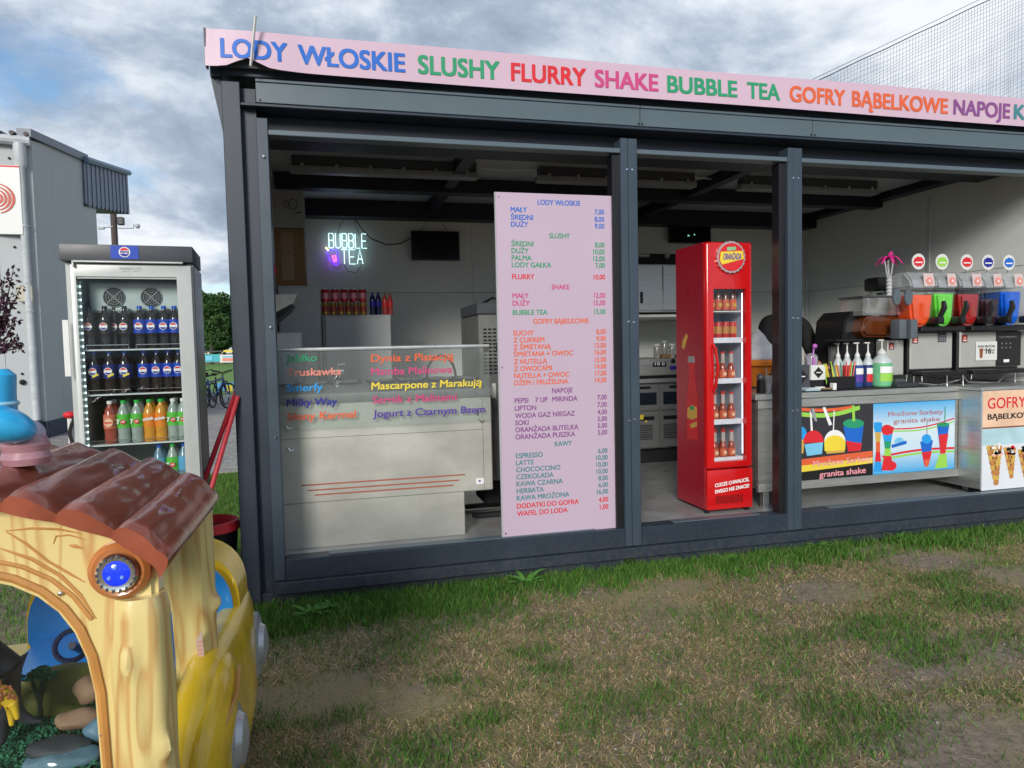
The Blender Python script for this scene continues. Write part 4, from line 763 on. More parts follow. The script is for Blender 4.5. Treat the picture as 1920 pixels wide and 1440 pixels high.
for i, (px, c_) in enumerate(((1441, 'grey'), (1452, 'white'))):
    q = at(px, 700, Y=.40); t = thing('plastic_cup', ['left', 'right'][i]+' clear plastic cup stack with spoons beside the red cooler', 'cup', (q.x, .40, TZ), group='clear cups at the left end of the serving table')
    B().lathe([(.02, TZ), (.03, TZ+.11), (.033, TZ+.135)], (q.x, .40, 0), 14).ob('cup', mat('crinkled clear', (.38, .39, .40), .12, var=.6, vs=70, coat=.5, bump=.6, bs=60), t)
    B().tube([(q.x, .40, TZ+.05), (q.x-.03+.03*i, .39, TZ+.19)], .005, 6).ob('spoon', I['lime'] if i else I['grey'], t)
T = thing('phone_stand', 'small black stand left of the clear cups on the table end', 'stand', (3.2, .4, TZ)); q = at(1429, 715, Y=.40); B().box(q.x-.025, q.x+.02, .38, .44, TZ, TZ+.10, .006).ob('body', black_p, T); B().sphere((q.x+.0, .42, TZ+.12), .03, 8).ob('head', dark_g, T)
A = at(1507, 731, Y=.36); C = at(1535, 722, Y=.36); T = thing('note_pad', 'pale blue and white pad lying on the table near the right post', 'pad', (A.x, .36, TZ)); B().box(A.x, C.x, .335, .45, TZ+.007, TZ+.022, .001).ob('pad', mat('pad blue', (.35, .52, .58), .5), T); B().box(A.x+.03, C.x+.0, .33, .44, TZ+.0225, TZ+.028, .001).ob('top_sheet', I['white'], T)
T = thing('bread_plate', 'brown and white wooden plate on the black mat near the boxes', 'plate', (3.9, .40, TZ)); q = at(1545, 722, Y=.38); B().disc((q.x, .38, TZ+.02), .06, 'Z', .01, 20).ob('plate', mat('tan board', (.25, .16, .09), .6), T); B().box(q.x-.07, q.x-.02, .34, .40, TZ+.026, TZ+.035, .003).ob('napkin', I['white'], T); B().box(q.x+.045, q.x+.075, .33, .37, TZ+.008, TZ+.06, .002).ob('price_card', I['white'], T)
T = thing('black_tray', 'low dark plastic box on the serving table below the slush machines', 'tray', (4.4, .40, TZ)); A = at(1683, 728, Y=.36); C = at(1724, 717, Y=.36); B().box(A.x, C.x, .36, .50, TZ+.001, C.z+.0, .006).ob('box', mat('charcoal box', (.035, .04, .045), .5), T); B().box(A.x+.02, A.x+.12, .40, .46, C.z+.001, C.z+.03, .003).ob('lid_part', dark_g, T)
# ================================================================ slush machines
def MW(nm, c): return mat('slush '+nm, c, .22, var=.12, vs=25, coat=.7, bump=.08, bs=40)
tank_g = glass('slush tank', (.975, .985, .985), .04, .05)
stl2 = mat('slush steel front', (.50, .51, .47), .34, metal=.35, var=.05)
def flame(x, z, Y, par, r=.028):
    B().box(x-r, x+r, Y-.004, Y-.001, z-r*1.15, z+r*1.15, .001).ob('brand_plate', mat('plate dark red', (.20, .02, .02), .4), par)
    B().prism([(x-r*.6, z-r*.3), (x+r*.6, z-r*.3), (x+r*.5, z+.1*r), (x, z+r*.9), (x-r*.5, z+.1*r)], Y-.0055, Y-.0045, 'Y').ob('flame_mark', I['salmon'], par, smooth=False); B().box(x-r*.6, x+r*.6, Y-.0055, Y-.0045, z-r*.8, z-r*.5, 0).ob('mark_bar', I['white'], par, smooth=False)
def tank(par, x0, x1, Y, zb, zt, zf, c, disc_c, dname, first=False):
    cx_ = (x0+x1)/2; w = (x1-x0)/2-.004; d = .38
    def prof(z, grow=0):  # rounded barrel outline in X-Z, front at Y
        return None
    pts = []; 
    n = 16
    def outline(ztop, s=0):
        o = [(cx_+(w+s)*.84*math.cos(R(180+180*i/n)), zb+w*.9+(w*.9+s)*math.sin(R(180+180*i/n))) for i in range(n+1)]
        return o+[(cx_+w+s, ztop), (cx_-w-s, ztop)]
    B().prism(outline(zf, -.005), Y+.012, Y+d-.01, 'Y', .02).ob('slush', c, par)
    B().prism(outline(zt, 0), Y, Y+d, 'Y', .018).ob('tank', tank_g, par)
    B().prism([(Y-.006, zt+.001), (Y+d*.7, zt+.001), (Y+d*.7, zt+.10), (Y+.14, zt+.135), (Y+.07, zt+.13), (Y+.01, zt+.06)], x0+.012, x1-.012, 'X', .014).ob('lid', glass('grey lid', (.75, .78, .8), .1, .25, .30), par)
    B().prism([(cx_-.0, zt+.01), (cx_+w*.9, zt+.01), (cx_+w*.68, zt+.115), (cx_-.01, zt+.115)], Y-.012, Y-.008, 'Y').ob('lid_sticker', mat('sticker pinkish', (.62, .50, .50), .5), par, smooth=False)
    B().disc((cx_+w*.4, Y-.014, zt+.055), .03, 'Y', .002, 18).ob('sticker_ring', I['salmon'], par); B().prism([(cx_+w*.4-.012, zt+.045), (cx_+w*.4+.012, zt+.045), (cx_+w*.4, zt+.072)], Y-.018, Y-.0155, 'Y').ob('sticker_flame', I['white'], par, smooth=False)
    # tap
    tp = B().box(cx_+w*.45, cx_+w*.95, Y-.10, Y+.0, zb+.02, zb+.08, .014, 2).tube([(cx_+w*.7, Y-.08, zb+.07), (cx_+w*.8, Y-.11, zb+.15), (cx_+w*.82, Y-.10, zb+.20)], [.018, .022, .016], 8); tp.ob('tap', black_p, par)
    # flavour disc on a wire
    dz = zt+.215; B().tube([(cx_-.02, Y+.05, zt+.13), (cx_, Y+.05, dz-.06)], .003, 5).ob('disc_wire', dark_g, par)
    fd = B().disc((cx_, Y+.05, dz), .064, 'Y', .006, 26).ob('flavour_disc', white_p, par)
    B().prism([(cx_+.047*math.cos(k*math.pi/9)*(1+.12*(k % 2)), dz+.036*math.sin(k*math.pi/9)*(1+.2*(k % 2))) for k in range(18)], Y+.044, Y+.0465, 'Y').ob('disc_print', I[disc_c], fd, smooth=False); B().box(cx_-.035, cx_+.035, Y+.0425, Y+.0435, dz-.012, dz-.002, 0).ob('disc_line', I['white'], fd, smooth=False)
SY = .46
def slush_machine(label, bx0, bx1, tanks, loc, ctrl):
    t = thing('slush_machine', label, 'slush machine', loc, group='slush machines on the counters')
    B().box(bx0, bx1, SY+.02, SY+.50, 1.20, 1.575, .01).ob('housing', black_p, t); B().box(bx0+.006, bx1-.006, SY, SY+.019, 1.24, 1.54, .006).ob('front_panel', stl2, t)
    B().box(bx0+.0, bx1-.0, SY-.14, SY-.005, 1.19, 1.225, .008).ob('drip_tray', black_p, t); B().box(bx0, bx1, SY-.12, SY+.5, 1.545, 1.59, .01).ob('top_deck', black_p, t)
    for x in (bx0+.04, bx1-.06):
        for y in (SY+.0, SY+.42): B().tube([(x, y, TZ), (x, y, 1.2)], .008, 6).ob('leg', chrome, t)
    flame(bx0+.05, 1.485, SY, t); 
    for i, (x0, x1, zf, c, dc) in enumerate(tanks): tank(t, x0, x1, SY-.08, 1.585, 1.90, zf, c, dc, i)
    B().box(bx0-.02, bx1, SY+.33, SY+.50, 1.91, 2.03, .03, 2).ob('rear_hood', black_p, t)
    return t
xa = [at(x, 600, Y=SY-.08).x for x in (1706, 1754, 1796, 1799, 1842, 1879, 1920)]
t = slush_machine('steel fronted slush machine with orange and green tanks', at(1706, 650, Y=SY).x, at(1787, 650, Y=SY).x, [(xa[0], xa[1], 1.845, MW('orange', (.80, .085, .02)), 'red'), (xa[1]+.004, xa[2]-.01, 1.855, MW('green', (.13, .62, .05)), 'lime')], (4.7, .6, TZ), True)
a_ = at(1758, 650, Y=SY); B().box(a_.x, a_.x+.085, SY-.004, SY-.0005, 1.46, 1.535, .002).ob('control_panel', dark_g, t)
b = B(); [b.box(a_.x+.012+.022*i, a_.x+.024+.022*i, SY-.0055, SY-.0045, 1.47+.018*j, 1.48+.018*j, 0) for i in range(3) for j in range(3)]; b.ob('buttons', I['grey'], t, smooth=False, kind='stuff')
bx0, bx1 = at(1799, 650, Y=SY).x, at(1914, 650, Y=SY).x
t = slush_machine('slush machine with dark red, black and blue tanks at the right', bx0, bx1, [(xa[3]+.004, xa[4], 1.85, MW('dark red', (.34, .012, .014)), 'red'), (xa[4]+.004, xa[5], 1.81, MW('black cherry', (.035, .012, .016)), 'navy'), (xa[5]+.004, xa[6], 1.87, MW('blue', (.005, .11, .62)), 'blue')], (5.35, .6, TZ), True)
a_ = at(1867, 650, Y=SY); B().box(a_.x, bx1-.004, SY-.004, SY-.0005, 1.245, 1.535, .003).ob('dark_control_panel', black_p, t)
b = B(); [b.disc((a_.x+.06+.045*i, SY-.006, 1.40+.035*j), .006, 'Y', .002, 8) for i in range(3) for j in range(2)]; b.ob('buttons', I['grey'], t, smooth=False, kind='stuff'); text('COLD PRODUCT', a_.x+.03, bx1-.05, 1.485, .012, SY-.005, I['grey'], t); B().box(a_.x+.08, a_.x+.14, SY-.007, SY-.0045, 1.275, 1.30, .001).ob('white_tag', I['white'], t)
A = at(1830, 676, Y=SY-.01); C = at(1870, 640, Y=SY-.01); pc = B().box(A.x, C.x, SY-.008, SY-.005, A.z, C.z, 0).ob('price_sheet', white_p, t, smooth=False)
cxm = (A.x+C.x)/2; text('KAWA MROŻONA', A.x+.02, C.x-.02, C.z-.05, .02, SY-.009, I['black'], pc, bold=.02); text('/ LATTE MACCHIATO', A.x+.04, C.x-.02, C.z-.078, .014, SY-.009, I['black'], pc, bold=.02); text('16', cxm-.01, cxm+.05, A.z+.055, .045, SY-.009, I['black'], pc, bold=.03); text('zł.', cxm+.055, cxm+.085, A.z+.055, .022, SY-.009, I['black'], pc)
B().prism([(A.x+.035, A.z+.10), (A.x+.075, A.z+.10), (A.x+.068, A.z+.02), (A.x+.042, A.z+.02)], SY-.0095, SY-.0085, 'Y').ob('printed_cup', I['brown'], pc, smooth=False)
# single machine on the left, seen from its long side
t = thing('juice_cooler', 'black drink cooler with brown tank left of the steel slush machines', 'drink dispenser', (4.2, .7, TZ))
u = lambda x, y, Y=.62: (at(x, y, Y=Y).x, at(x, y, Y=Y).z)
B().prism([u(1582, 700), u(1583, 640), u(1588, 600), u(1602, 583), u(1625, 583), u(1650, 600), u(1700, 632), u(1700, 700)], .64, 1.0, 'Y', .01).ob('housing', black_p, t)
q0 = u(1664, 704, .50); q1 = u(1695, 637, .50); B().box(q0[0], q1[0], .50, .63, q0[1], q1[1], .006).ob('front_panel', stl2, t); flame(q0[0]+.035, q1[1]-.05, .50, t, .024)
B().prism([u(1600, 622), u(1604, 604), u(1612, 594), u(1700, 594), u(1704, 624), u(1690, 634), u(1606, 632)], .52, .80, 'Y', .02).ob('brown_tank', mat('brown drink', (.10, .025, .006), .15, var=.3, vs=6, coat=.7), t)
B().prism([u(1603, 592), u(1604, 558), u(1704, 556), u(1706, 592)], .52, .80, 'Y', .012).ob('clear_lid', glass('smoky lid', (.72, .72, .70), .06, .2, .22), t)
B().box(u(1603, 0)[0], u(1706, 0)[0], .515, .805, u(1600, 559)[1], u(1600, 556)[1], .003).ob('lid_rim', dark_g, t)
B().sphere((u(1650, 552, .62)[0], .62, u(1650, 552, .62)[1]), .03, 8, None, (1.2, 1, .6)).ob('lid_knob', black_p, t)
B().lathe([(.13, u(0, 592)[1]), (.10, u(0, 592)[1]+.10), (.05, u(0, 592)[1]+.14)], (u(1655, 580)[0], .68, 0), 16).ob('agitator', mat('olive grey plastic', (.12, .14, .12), .4), t)
B().box(u(1668, 0)[0], u(1706, 0)[0], .50, .53, u(0, 612, .5)[1], u(1700, 575, .5)[1], .01).ob('pink_slush_window', mat('salmon tank', (.45, .13, .10), .2, coat=.5), t)
for px in (1681, 1703): q = u(px, 557, .34); B().lathe([(.042, -.01), (.046, 0), (.042, .01)], (q[0], .34, q[1]), 22, Matrix.Rotation(R(90), 3, 'X') @ Matrix.Diagonal((.85, 1.45, 1)).to_3x3()).ob('oval_knob', mat('slate grey plastic', (.10, .12, .14), .45), t)
for px in (1692, 1713): q = u(px, 615, .34); B().box(q[0]-.035, q[0]+.035, .33, .43, q[1]-.085, q[1]+.07, .014, 2).ob('tap_block', mat('slate grey plastic', (.10, .12, .14), .45), t)
for x in (1590, 1660): q = u(x, 0); B().tube([(q[0]+.02, .8, TZ), (q[0]+.02, .8, 1.25)], .015, 6).ob('leg', black_p, t)
kbox('drip_deck', u(1560, 0)[0], u(1610, 0)[0], .55, .7, u(1580, 640)[1], u(1580, 636)[1], black_p, t)
T = thing('glass_pitcher', 'clear plastic pitcher with dark lid behind the left pump bottles', 'pitcher', (4.0, .75, TZ)); q = at(1567, 660, Y=.75); B().lathe([(.055, TZ), (.06, q.z+.05)], (q.x, .75, 0), 16).ob('pitcher', glass('pitcher', (.8, .82, .82), .05, .3, .15), T); B().lathe([(.064, q.z+.051), (.064, q.z+.075)], (q.x, .75, 0), 16).ob('lid', black_p, T)
# palm cup
q = at(1667, 555, Y=.56); T = thing('palm_cup', 'tall clear party cup with pink palm tree top on the black drink cooler', 'party cup', (q.x, .56, q.z))
q2 = at(1667, 520, Y=.56); b = B(); prof = []
for i in range(12): prof.append((.026 if i % 2 else .018, q.z-.01+(q2.z-q.z+.01)*i/11))
B().lathe(prof, (q.x, .56, 0), 14).ob('ribbed_stem', mat('white ribbed plastic', (.5, .52, .53), .2, coat=.5), T)
q3 = at(1667, 488, Y=.56)
for k in range(5): a_ = 2*math.pi*k/5; B().tube([(q.x+.012*math.cos(a_), .56+.012*math.sin(a_), q2.z), (q.x+.035*math.cos(a_), .56+.035*math.sin(a_), q3.z)], .005, 6).ob('clear_straw', mat('pale clear', (.5, .52, .53), .2), T)
pkp = mat('hot pink plastic', (.72, .03, .28), .35)
for k in range(8):
    a_ = 2*math.pi*k/8+.3; b = B(); pts = [(q.x+math.cos(a_)*.11*f, .56+math.sin(a_)*.11*f, q3.z+.02+.03*math.sin(f*2.4)-.075*f*f) for f in (0, .25, .5, .75, 1)]
    vs = []
    for i, p in enumerate(pts): w = .014*math.sin(.5+i*.6); vs += [(p[0]-math.sin(a_)*w, p[1]+math.cos(a_)*w, p[2]-.006), p, (p[0]+math.sin(a_)*w, p[1]-math.cos(a_)*w, p[2]-.006)]
    B().add(vs, [(3*i+j, 3*i+j+1, 3*i+j+4, 3*i+j+3) for i in range(4) for j in range(2)]).ob('palm_leaf', pkp, T)
B().tube([(q.x, .56, q3.z+.02), (q.x-.012, .55, q3.z+.05), (q.x+.01, .55, q3.z+.065), (q.x+.018, .55, q3.z+.04)], .009, 6).ob('flamingo_neck', pkp, T)
# cable loops under the slush machines
tag(B().tube([at(x, y, Y=.52) for x, y in ((1720, 718), (1760, 722), (1800, 712), (1802, 700), (1815, 716), (1870, 718), (1888, 700), (1895, 692))], .006, 6).ob('cable', mat('grey cable', (.3, .31, .31), .5)), 'grey cable looping under the slush machines on the table', 'cable')
# ================================================================ drinks refrigerator (left), local frame
FX, FYY, FR = -1.285, -.33, R(4.5)
T = thing('display_refrigerator', 'grey glass-door drinks refrigerator full of bottles, left of the kiosk', 'refrigerator', (FX, FYY, 0), FR, local=True)
WF = Matrix.Translation((FX, FYY, 0)) @ Matrix.Rotation(FR, 4, 'Z')
FW, FD, FH = .585, .47, 2.06
gp = mat('silver grey enamel', (.46, .48, .47), .36, var=.05, metal=.1); dk = mat('charcoal header', (.055, .06, .07), .4, var=.1)
B().box(0, .04, .04, FD, .08, 1.97, .004).box(FW-.035, FW, .04, FD, .08, 1.97, .004).box(.041, FW-.036, FD-.03, FD, .08, 1.97, 0).box(.041, FW-.036, .04, FD-.031, .08, .30, 0).ob('cabinet', gp, T)
B().box(.02, FW-.02, .03, FD-.02, .005, .079, .004).ob('plinth', black_p, T)
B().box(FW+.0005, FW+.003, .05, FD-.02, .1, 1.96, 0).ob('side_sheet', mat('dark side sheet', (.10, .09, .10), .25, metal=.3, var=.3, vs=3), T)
B().box(-.012, FW+.006, -.01, FD-.06, 1.972, 2.055, .006, 2).ob('header', dk, T)
B().box(.215, .34, -.0125, -.0105, 1.985, 2.05, 0).ob('blue_header_print', I['navy'] if 0 else mat('deep blue print', (.005, .05, .42), .4, var=.05), T, smooth=False)
def globe(par, x, y, z, r, n=18):
    """round red white and blue emblem facing -Y, lying proud of the surface at y"""
    B().disc((x, y, z), r, 'Y', .0012, n).ob('emblem_disc', I['white'], par)
    up_ = [(x+r*.86*math.cos(R(a)), z+r*.86*math.sin(R(a))) for a in range(20, 161, 20)]
    B().prism(up_+[(x-r*.3, z+r*.30), (x+r*.3, z+r*.34)], y-.0015, y-.0008, 'Y').ob('emblem_red', I['red'], par, smooth=False)
    lo_ = [(x+r*.86*math.cos(R(a)), z+r*.86*math.sin(R(a))) for a in range(200, 341, 20)]
    B().prism(lo_+[(x+r*.3, z-r*.34), (x-r*.3, z-r*.30)], y-.0015, y-.0008, 'Y').ob('emblem_blue', I['navy'], par, smooth=False)
globe(T, .277, -.0135, 2.018, .026, 24); text('PEPSI', .258, .297, 2.013, .010, -.0158, I['navy'], T, bold=.04)
B().box(.045, FW-.04, -.03, -.012, 1.962, 1.972, .002).box(.045, .053, -.03, -.012, 1.94, 1.972, .001).ob('handle_rail', mat('pale metal strip', (.5, .5, .5), .3, metal=.6), T)
ring_panel(.03, FW-.005, .10, 1.955, .055, FW-.075, .16, 1.895, -.008, .035, 'door_frame', gp, T, .004)
B().box(.05, FW-.07, .012, .017, .15, 1.90, 0).ob('door_glass', glass('fridge glass', (.95, .97, .965), .015, .06), T, smooth=False)
B().box(.054, FW-.074, .0, .006, 1.885, 1.935, 0).ob('top_stripe', mat('pale stripe', (.45, .47, .48), .4), T); text('MROŹNY NAPÓJ' if 0 else 'MAXIMUM TASTE', .25, .35, 1.93, .012, -.0085, I['grey'], T, bold=.02); B().box(.26, .29, -.0085, -.0081, 1.921, 1.924, 0).box(.31, .34, -.0085, -.0081, 1.921, 1.924, 0).ob('small_print', I['grey'], T, smooth=False, kind='stuff')
fin = mat('inner liner grey', (.36, .42, .42), .4)
frame(.042, FW-.037, .301, 1.965, .055, FW-.07, .305, 1.95, .036, FD-.032, 'liner', fin, T)
B().box(.055, FW-.07, FD-.04, FD-.031, .3, 1.95, 0).ob('liner_back', mat('liner back', (.22, .27, .28), .5), T)
f = B().box(.08, FW-.075, .12, FD-.05, 1.72, 1.88, .012).ob('fan_unit', mat('pale fan housing', (.45, .52, .52), .4), T)
for x in (.195, .37):
    B().disc((x, .117, 1.80), .052, 'Y', .004, 24).ob('fan_opening', black_m, T); 
    for k in range(1, 5): B().tube([(x+.0125*k*math.cos(t), .113, 1.80+.0125*k*math.sin(t)) for t in [j*math.pi/9 for j in range(18)]], .0012, 4, closed=True).ob('fan_guard_ring', grey_p, T)
    for k in range(2): a_ = R(45+90*k); B().tube([(x-.052*math.cos(a_), .112, 1.8-.052*math.sin(a_)), (x+.052*math.cos(a_), .112, 1.8+.052*math.sin(a_))], .002, 4).ob('guard_bar', grey_p, T)
b = B()
for i in range(46): b.sphere((.062, .03, .34+i*.0335), .0045, 5)
b.ob('led_lamps', mat('led dots', (.8, 1, .95), .5, emit=1.5, ecol=(.75, 1, .95), var=0, rvar=0), T, kind='stuff')
B().box(.057, .066, .034, .045, .32, 1.88, 0).ob('led_rail', grey_p, T)
IW = WF.inverted()
shl = []
for py in (655, 740, 832, 915):
    q = at(250, py, Y=-.28); shl.append(q.z)
shl = [1.53, 1.30, 1.040, .80]
hs = .225
for i, z in enumerate(shl):
    B().box(.056, FW-.071, .04, FD-.045, z-.008, z, .001).ob('shelf', mat('shelf wire white', (.58, .62, .62), .4), T)
    for x0, x1 in ((.075, .265), (.300, FW-.075)):
        B().tube([(x0, .036, z), (x0, .036, z+.022), (x1, .036, z+.022), (x1, .036, z)], .002, 5).ob('bottle_guard', chrome, T)
def fb(label, x, y, z, kind, row):
    q = WF @ Vector((x, y, z)); g_ = 'bottles in the grey drinks refrigerator'
    h = .222; r = .031
    pet = {'cola': dark_l, 'lemoncola': dark_l, 'zero': dark_l, 'red': liqm('strawberry', (.34, .07, .05)), 'lime': liqm('clear soda', (.30, .36, .33)), 'orange': liqm('orange soda', (.62, .27, .03)), 'blue': liqm('water blue', (.12, .22, .3))}[kind]
    lab = {'cola': mat('deep blue print', (.005, .05, .42), .4, var=.05), 'lemoncola': mat('navy label', (.01, .025, .16), .4), 'zero': mat('black label', (.012, .012, .016), .35), 'red': mat('salmon label', (.6, .16, .1), .4), 'lime': mat('lime label', (.10, .50, .06), .4), 'orange': mat('orange label', (.75, .22, .02), .4), 'blue': mat('light blue label', (.1, .35, .6), .4)}[kind]
    cap = {'cola': I['cyan'] if 0 else mat('blue cap', (.01, .09, .5), .4), 'lemoncola': mat('blue cap', (.01, .09, .5), .4), 'zero': black_p, 'red': I['white'], 'lime': mat('green cap', (.03, .45, .07), .4), 'orange': mat('green cap', (.03, .45, .07), .4), 'blue': mat('blue cap', (.01, .09, .5), .4)}[kind]
    if kind == 'lime' and x > .44: cap = I['white']
    def logo(X, Y, Z_, r_, h_, o):
        y_ = Y-r_-.0035
        if kind in ('cola', 'lemoncola', 'zero'): globe(o, X, y_, Z_+h_*.52, r_*.62, 14)
        if kind == 'lemoncola':
            for k in range(3): B().disc((X+r_*(.1+.3*k), y_-.001-.0003*k, Z_+h_*(.41+.02*k)), r_*.2, 'Y', .001, 10).ob('lemon_slice', I['yellow'], o)
        if kind == 'lime': B().disc((X+.004, y_, Z_+h_*.5), r_*.42, 'Y', .001, 12).ob('red_dot', I['red'], o); text('7', X-r_*.85, X-r_*.35, Z_+h_*.46, .022, y_-.001, I['white'], o, bold=.05); text('UP', X-.004, X+.013, Z_+h_*.485, .009, y_-.0015, I['white'], o, bold=.04)
        if kind == 'orange': text('mirinda', X-r_*.8, X+r_*.8, Z_+h_*.5, .016, y_, I['white'], o, bold=.05, dzdx=.15)
        if kind == 'red': B().disc((X, y_, Z_+h_*.5), r_*.7, 'Y', .001, 12, ).ob('label_swirl', I['peach'], o); text('lipton', X-r_*.6, X+r_*.6, Z_+h_*.48, .011, y_-.001, I['red'], o, bold=.05)
    return bottle(label, q.x, q.y, q.z+.001, pet, lab, cap, h=h, r=r, group=g_, lz=(.36, .68), logo=logo if row == 0 else None)
rowsF = [[('zero', .085), ('zero', .155), ('zero', .190, 1), ('zero', .245), ('cola', .315), ('cola', .372), ('cola', .430), ('cola', .480)], [('lemoncola', .095), ('lemoncola', .165), ('lemoncola', .235), ('cola', .325), ('cola', .385), ('cola', .440), ('cola', .490)],
         [('red', .155), ('lime', .217), ('lime', .280), ('orange', .338), ('orange', .393), ('lime', .452), ('lime', .500)], [('blue', .375), ('lime', .440), ('blue', .495)]]
shF = ['top shelf', 'second shelf', 'third shelf', 'bottom shelf']; kn = dict(zero='black cola', cola='blue labelled cola', lemoncola='navy and yellow cola', red='red tea', lime='green labelled lemonade', orange='orange soda', blue='pale blue')
on2 = ordn+['eighth']
for si, rw_ in enumerate(rowsF):
    for row in (0, 1):
        for i, e_ in enumerate(rw_):
            if row == 1 and len(e_) > 2: continue
            y = (.085 if len(e_) < 3 else .13)+row*.115
            fb(f"{kn[e_[0]]} bottle {on2[i]} from left, {['front', 'rear'][row]} row, {shF[si]} of grey refrigerator", e_[1], y, shl[si], e_[0], row)
# ================================================================ ground
GM = bpy.data.materials.new('dry lawn soil'); GM.use_nodes = True; t_ = GM.node_tree; l_ = t_.links.new; P0 = t_.nodes['Principled BSDF']; P0.inputs['Roughness'].default_value = .95
tcn = t_.nodes.new('ShaderNodeTexCoord')
def tn(s, d, r=.6): n = t_.nodes.new('ShaderNodeTexNoise'); n.inputs['Scale'].default_value = s; n.inputs['Detail'].default_value = d; n.inputs['Roughness'].default_value = r; l_(tcn.outputs['Object'], n.inputs['Vector']); return n
def ramp(src, a, b, pa, pb): r = t_.nodes.new('ShaderNodeValToRGB'); r.color_ramp.elements[0].position = pa; r.color_ramp.elements[0].color = (*a, 1); r.color_ramp.elements[1].position = pb; r.color_ramp.elements[1].color = (*b, 1); l_(src, r.inputs[0]); return r
n1 = tn(1.1, 5); n2 = tn(24, 6, .7); n3 = tn(170, 3, .7)
c1 = ramp(n2.outputs['Fac'], (.14, .105, .075), (.36, .285, .21), .3, .72); c2 = ramp(n3.outputs['Fac'], (.12, .11, .045), (.42, .33, .18), .3, .7)
mxx = t_.nodes.new('ShaderNodeMix'); mxx.data_type = 'RGBA'; mk_ = ramp(n1.outputs['Fac'], (0, 0, 0), (1, 1, 1), .42, .58); l_(mk_.outputs[0], mxx.inputs[0]); l_(c2.outputs[0], mxx.inputs[6]); l_(c1.outputs[0], mxx.inputs[7]); l_(mxx.outputs[2], P0.inputs['Base Color'])
bp = t_.nodes.new('ShaderNodeBump'); bp.inputs['Strength'].default_value = .7; bp.inputs['Distance'].default_value = .02; l_(n2.outputs['Fac'], bp.inputs['Height']); l_(bp.outputs[0], P0.inputs['Normal'])
def gz(x, y): return .018*noise.noise(Vector((x*.6, y*.6, 3)))+.010*noise.noise(Vector((x*2.1, y*2.1, 9)))
def groundz(x, y):
    f = min(1, max(0, (-y-.02)/.4)); return gz(x, y)*f
# one sheet: fine grid near, coarse to horizon
gxs = sorted(set([-1500, -400, -120, -60, -30, -15, -9]+[-6+i*.15 for i in range(101)]+[10, 13, 20, 40, 90, 300, 1500])); gys = sorted(set([-400, -60, -20, -9]+[-6+i*.15 for i in range(41)]+[.3, 2, 5, 9, 15, 25, 60, 140, 400, 2500]))
vs = [(x, y, groundz(x, y)-.006 if -6 <= y <= 0 and -6 <= x <= 9 else -.006) for y in gys for x in gxs]; nx = len(gxs)
B().add(vs, [(j*nx+i, j*nx+i+1, (j+1)*nx+i+1, (j+1)*nx+i) for j in range(len(gys)-1) for i in range(nx-1)]).ob('ground', GM, kind='structure')
# paved yard left and behind
pvm = mat('concrete paver', (.27, .25, .235), .85, var=.22, vs=9, bump=.3, bs=80)
pv = B().box(-14, -.62, 4.9, 22, -.004, .004, 0).box(-14, -4.2, -1, 4.899, -.004, .004, 0).ob('paved_yard', mat('paver joints', (.12, .11, .10), .95), kind='structure')
nn = 0; protos = [B().box(-.0985, .0985, -.0485, .0485, 0, .022, .004).ob('paver', mat('concrete paver %d' % k, c, .85, var=.18, vs=14, bump=.3, bs=80), pv).data for k, c in enumerate(((.30, .28, .26), (.25, .235, .22), (.34, .32, .29)))]
for o in list(COL.objects):
    if o.name.startswith('paver') and o.type == 'MESH' and o.parent == pv: bpy.data.objects.remove(o)
KIDS[pv.name] = []
far = B()
for j in range(165):
    y = 4.96+j*.1
    for i in range(30):
        x = -6.2+i*.2+(.1 if j % 2 else 0)
        if x > -.75: continue
        d = Vector((x, y, 0))-CAM; z_ = d.dot(fw); px = 960+FPX*d.dot(rt)/z_
        if 372 < px < 450 and nn < 290:
            o = bpy.data.objects.new('paver', protos[rnd.randrange(3)]); COL.objects.link(o); o.parent = pv; o.location = (x, y, .0045+rnd.uniform(-.002, .002)); nn += 1
        elif (60 < px < 480): far.box(x-.0985, x+.0985, y-.0485, y+.0485, .0045, .022+rnd.uniform(-.002, .003), 0)
far.ob('distant_pavers', pvm, pv, smooth=False, kind='stuff')
B().box(-80, 40, 22, 100, .002, .006, 0).ob('sports_pitch', mat('pitch grass', (.14, .26, .045), .9, var=.15, vs=.3), kind='structure')
T = thing('kerb', 'pale concrete kerb strip running along the yard beside the grey hall', 'kerb', (-5.2, 10, 0))
a_ = at(45, 838, Z=0); c_ = at(135, 800, Z=0); dv = (c_-a_).normalized(); nv = Vector((-dv.y, dv.x, 0))*.14
for k in range(5):
    p = a_+dv*(k-1)*1.2; q = p+dv*1.18; B().prism([(p.x, p.y), (q.x, q.y), (q.x+nv.x, q.y+nv.y), (p.x+nv.x, p.y+nv.y)], .0, .13, 'Z').ob('kerb_stone', mat('kerb concrete', (.34, .33, .31), .9, var=.1), T, smooth=False)
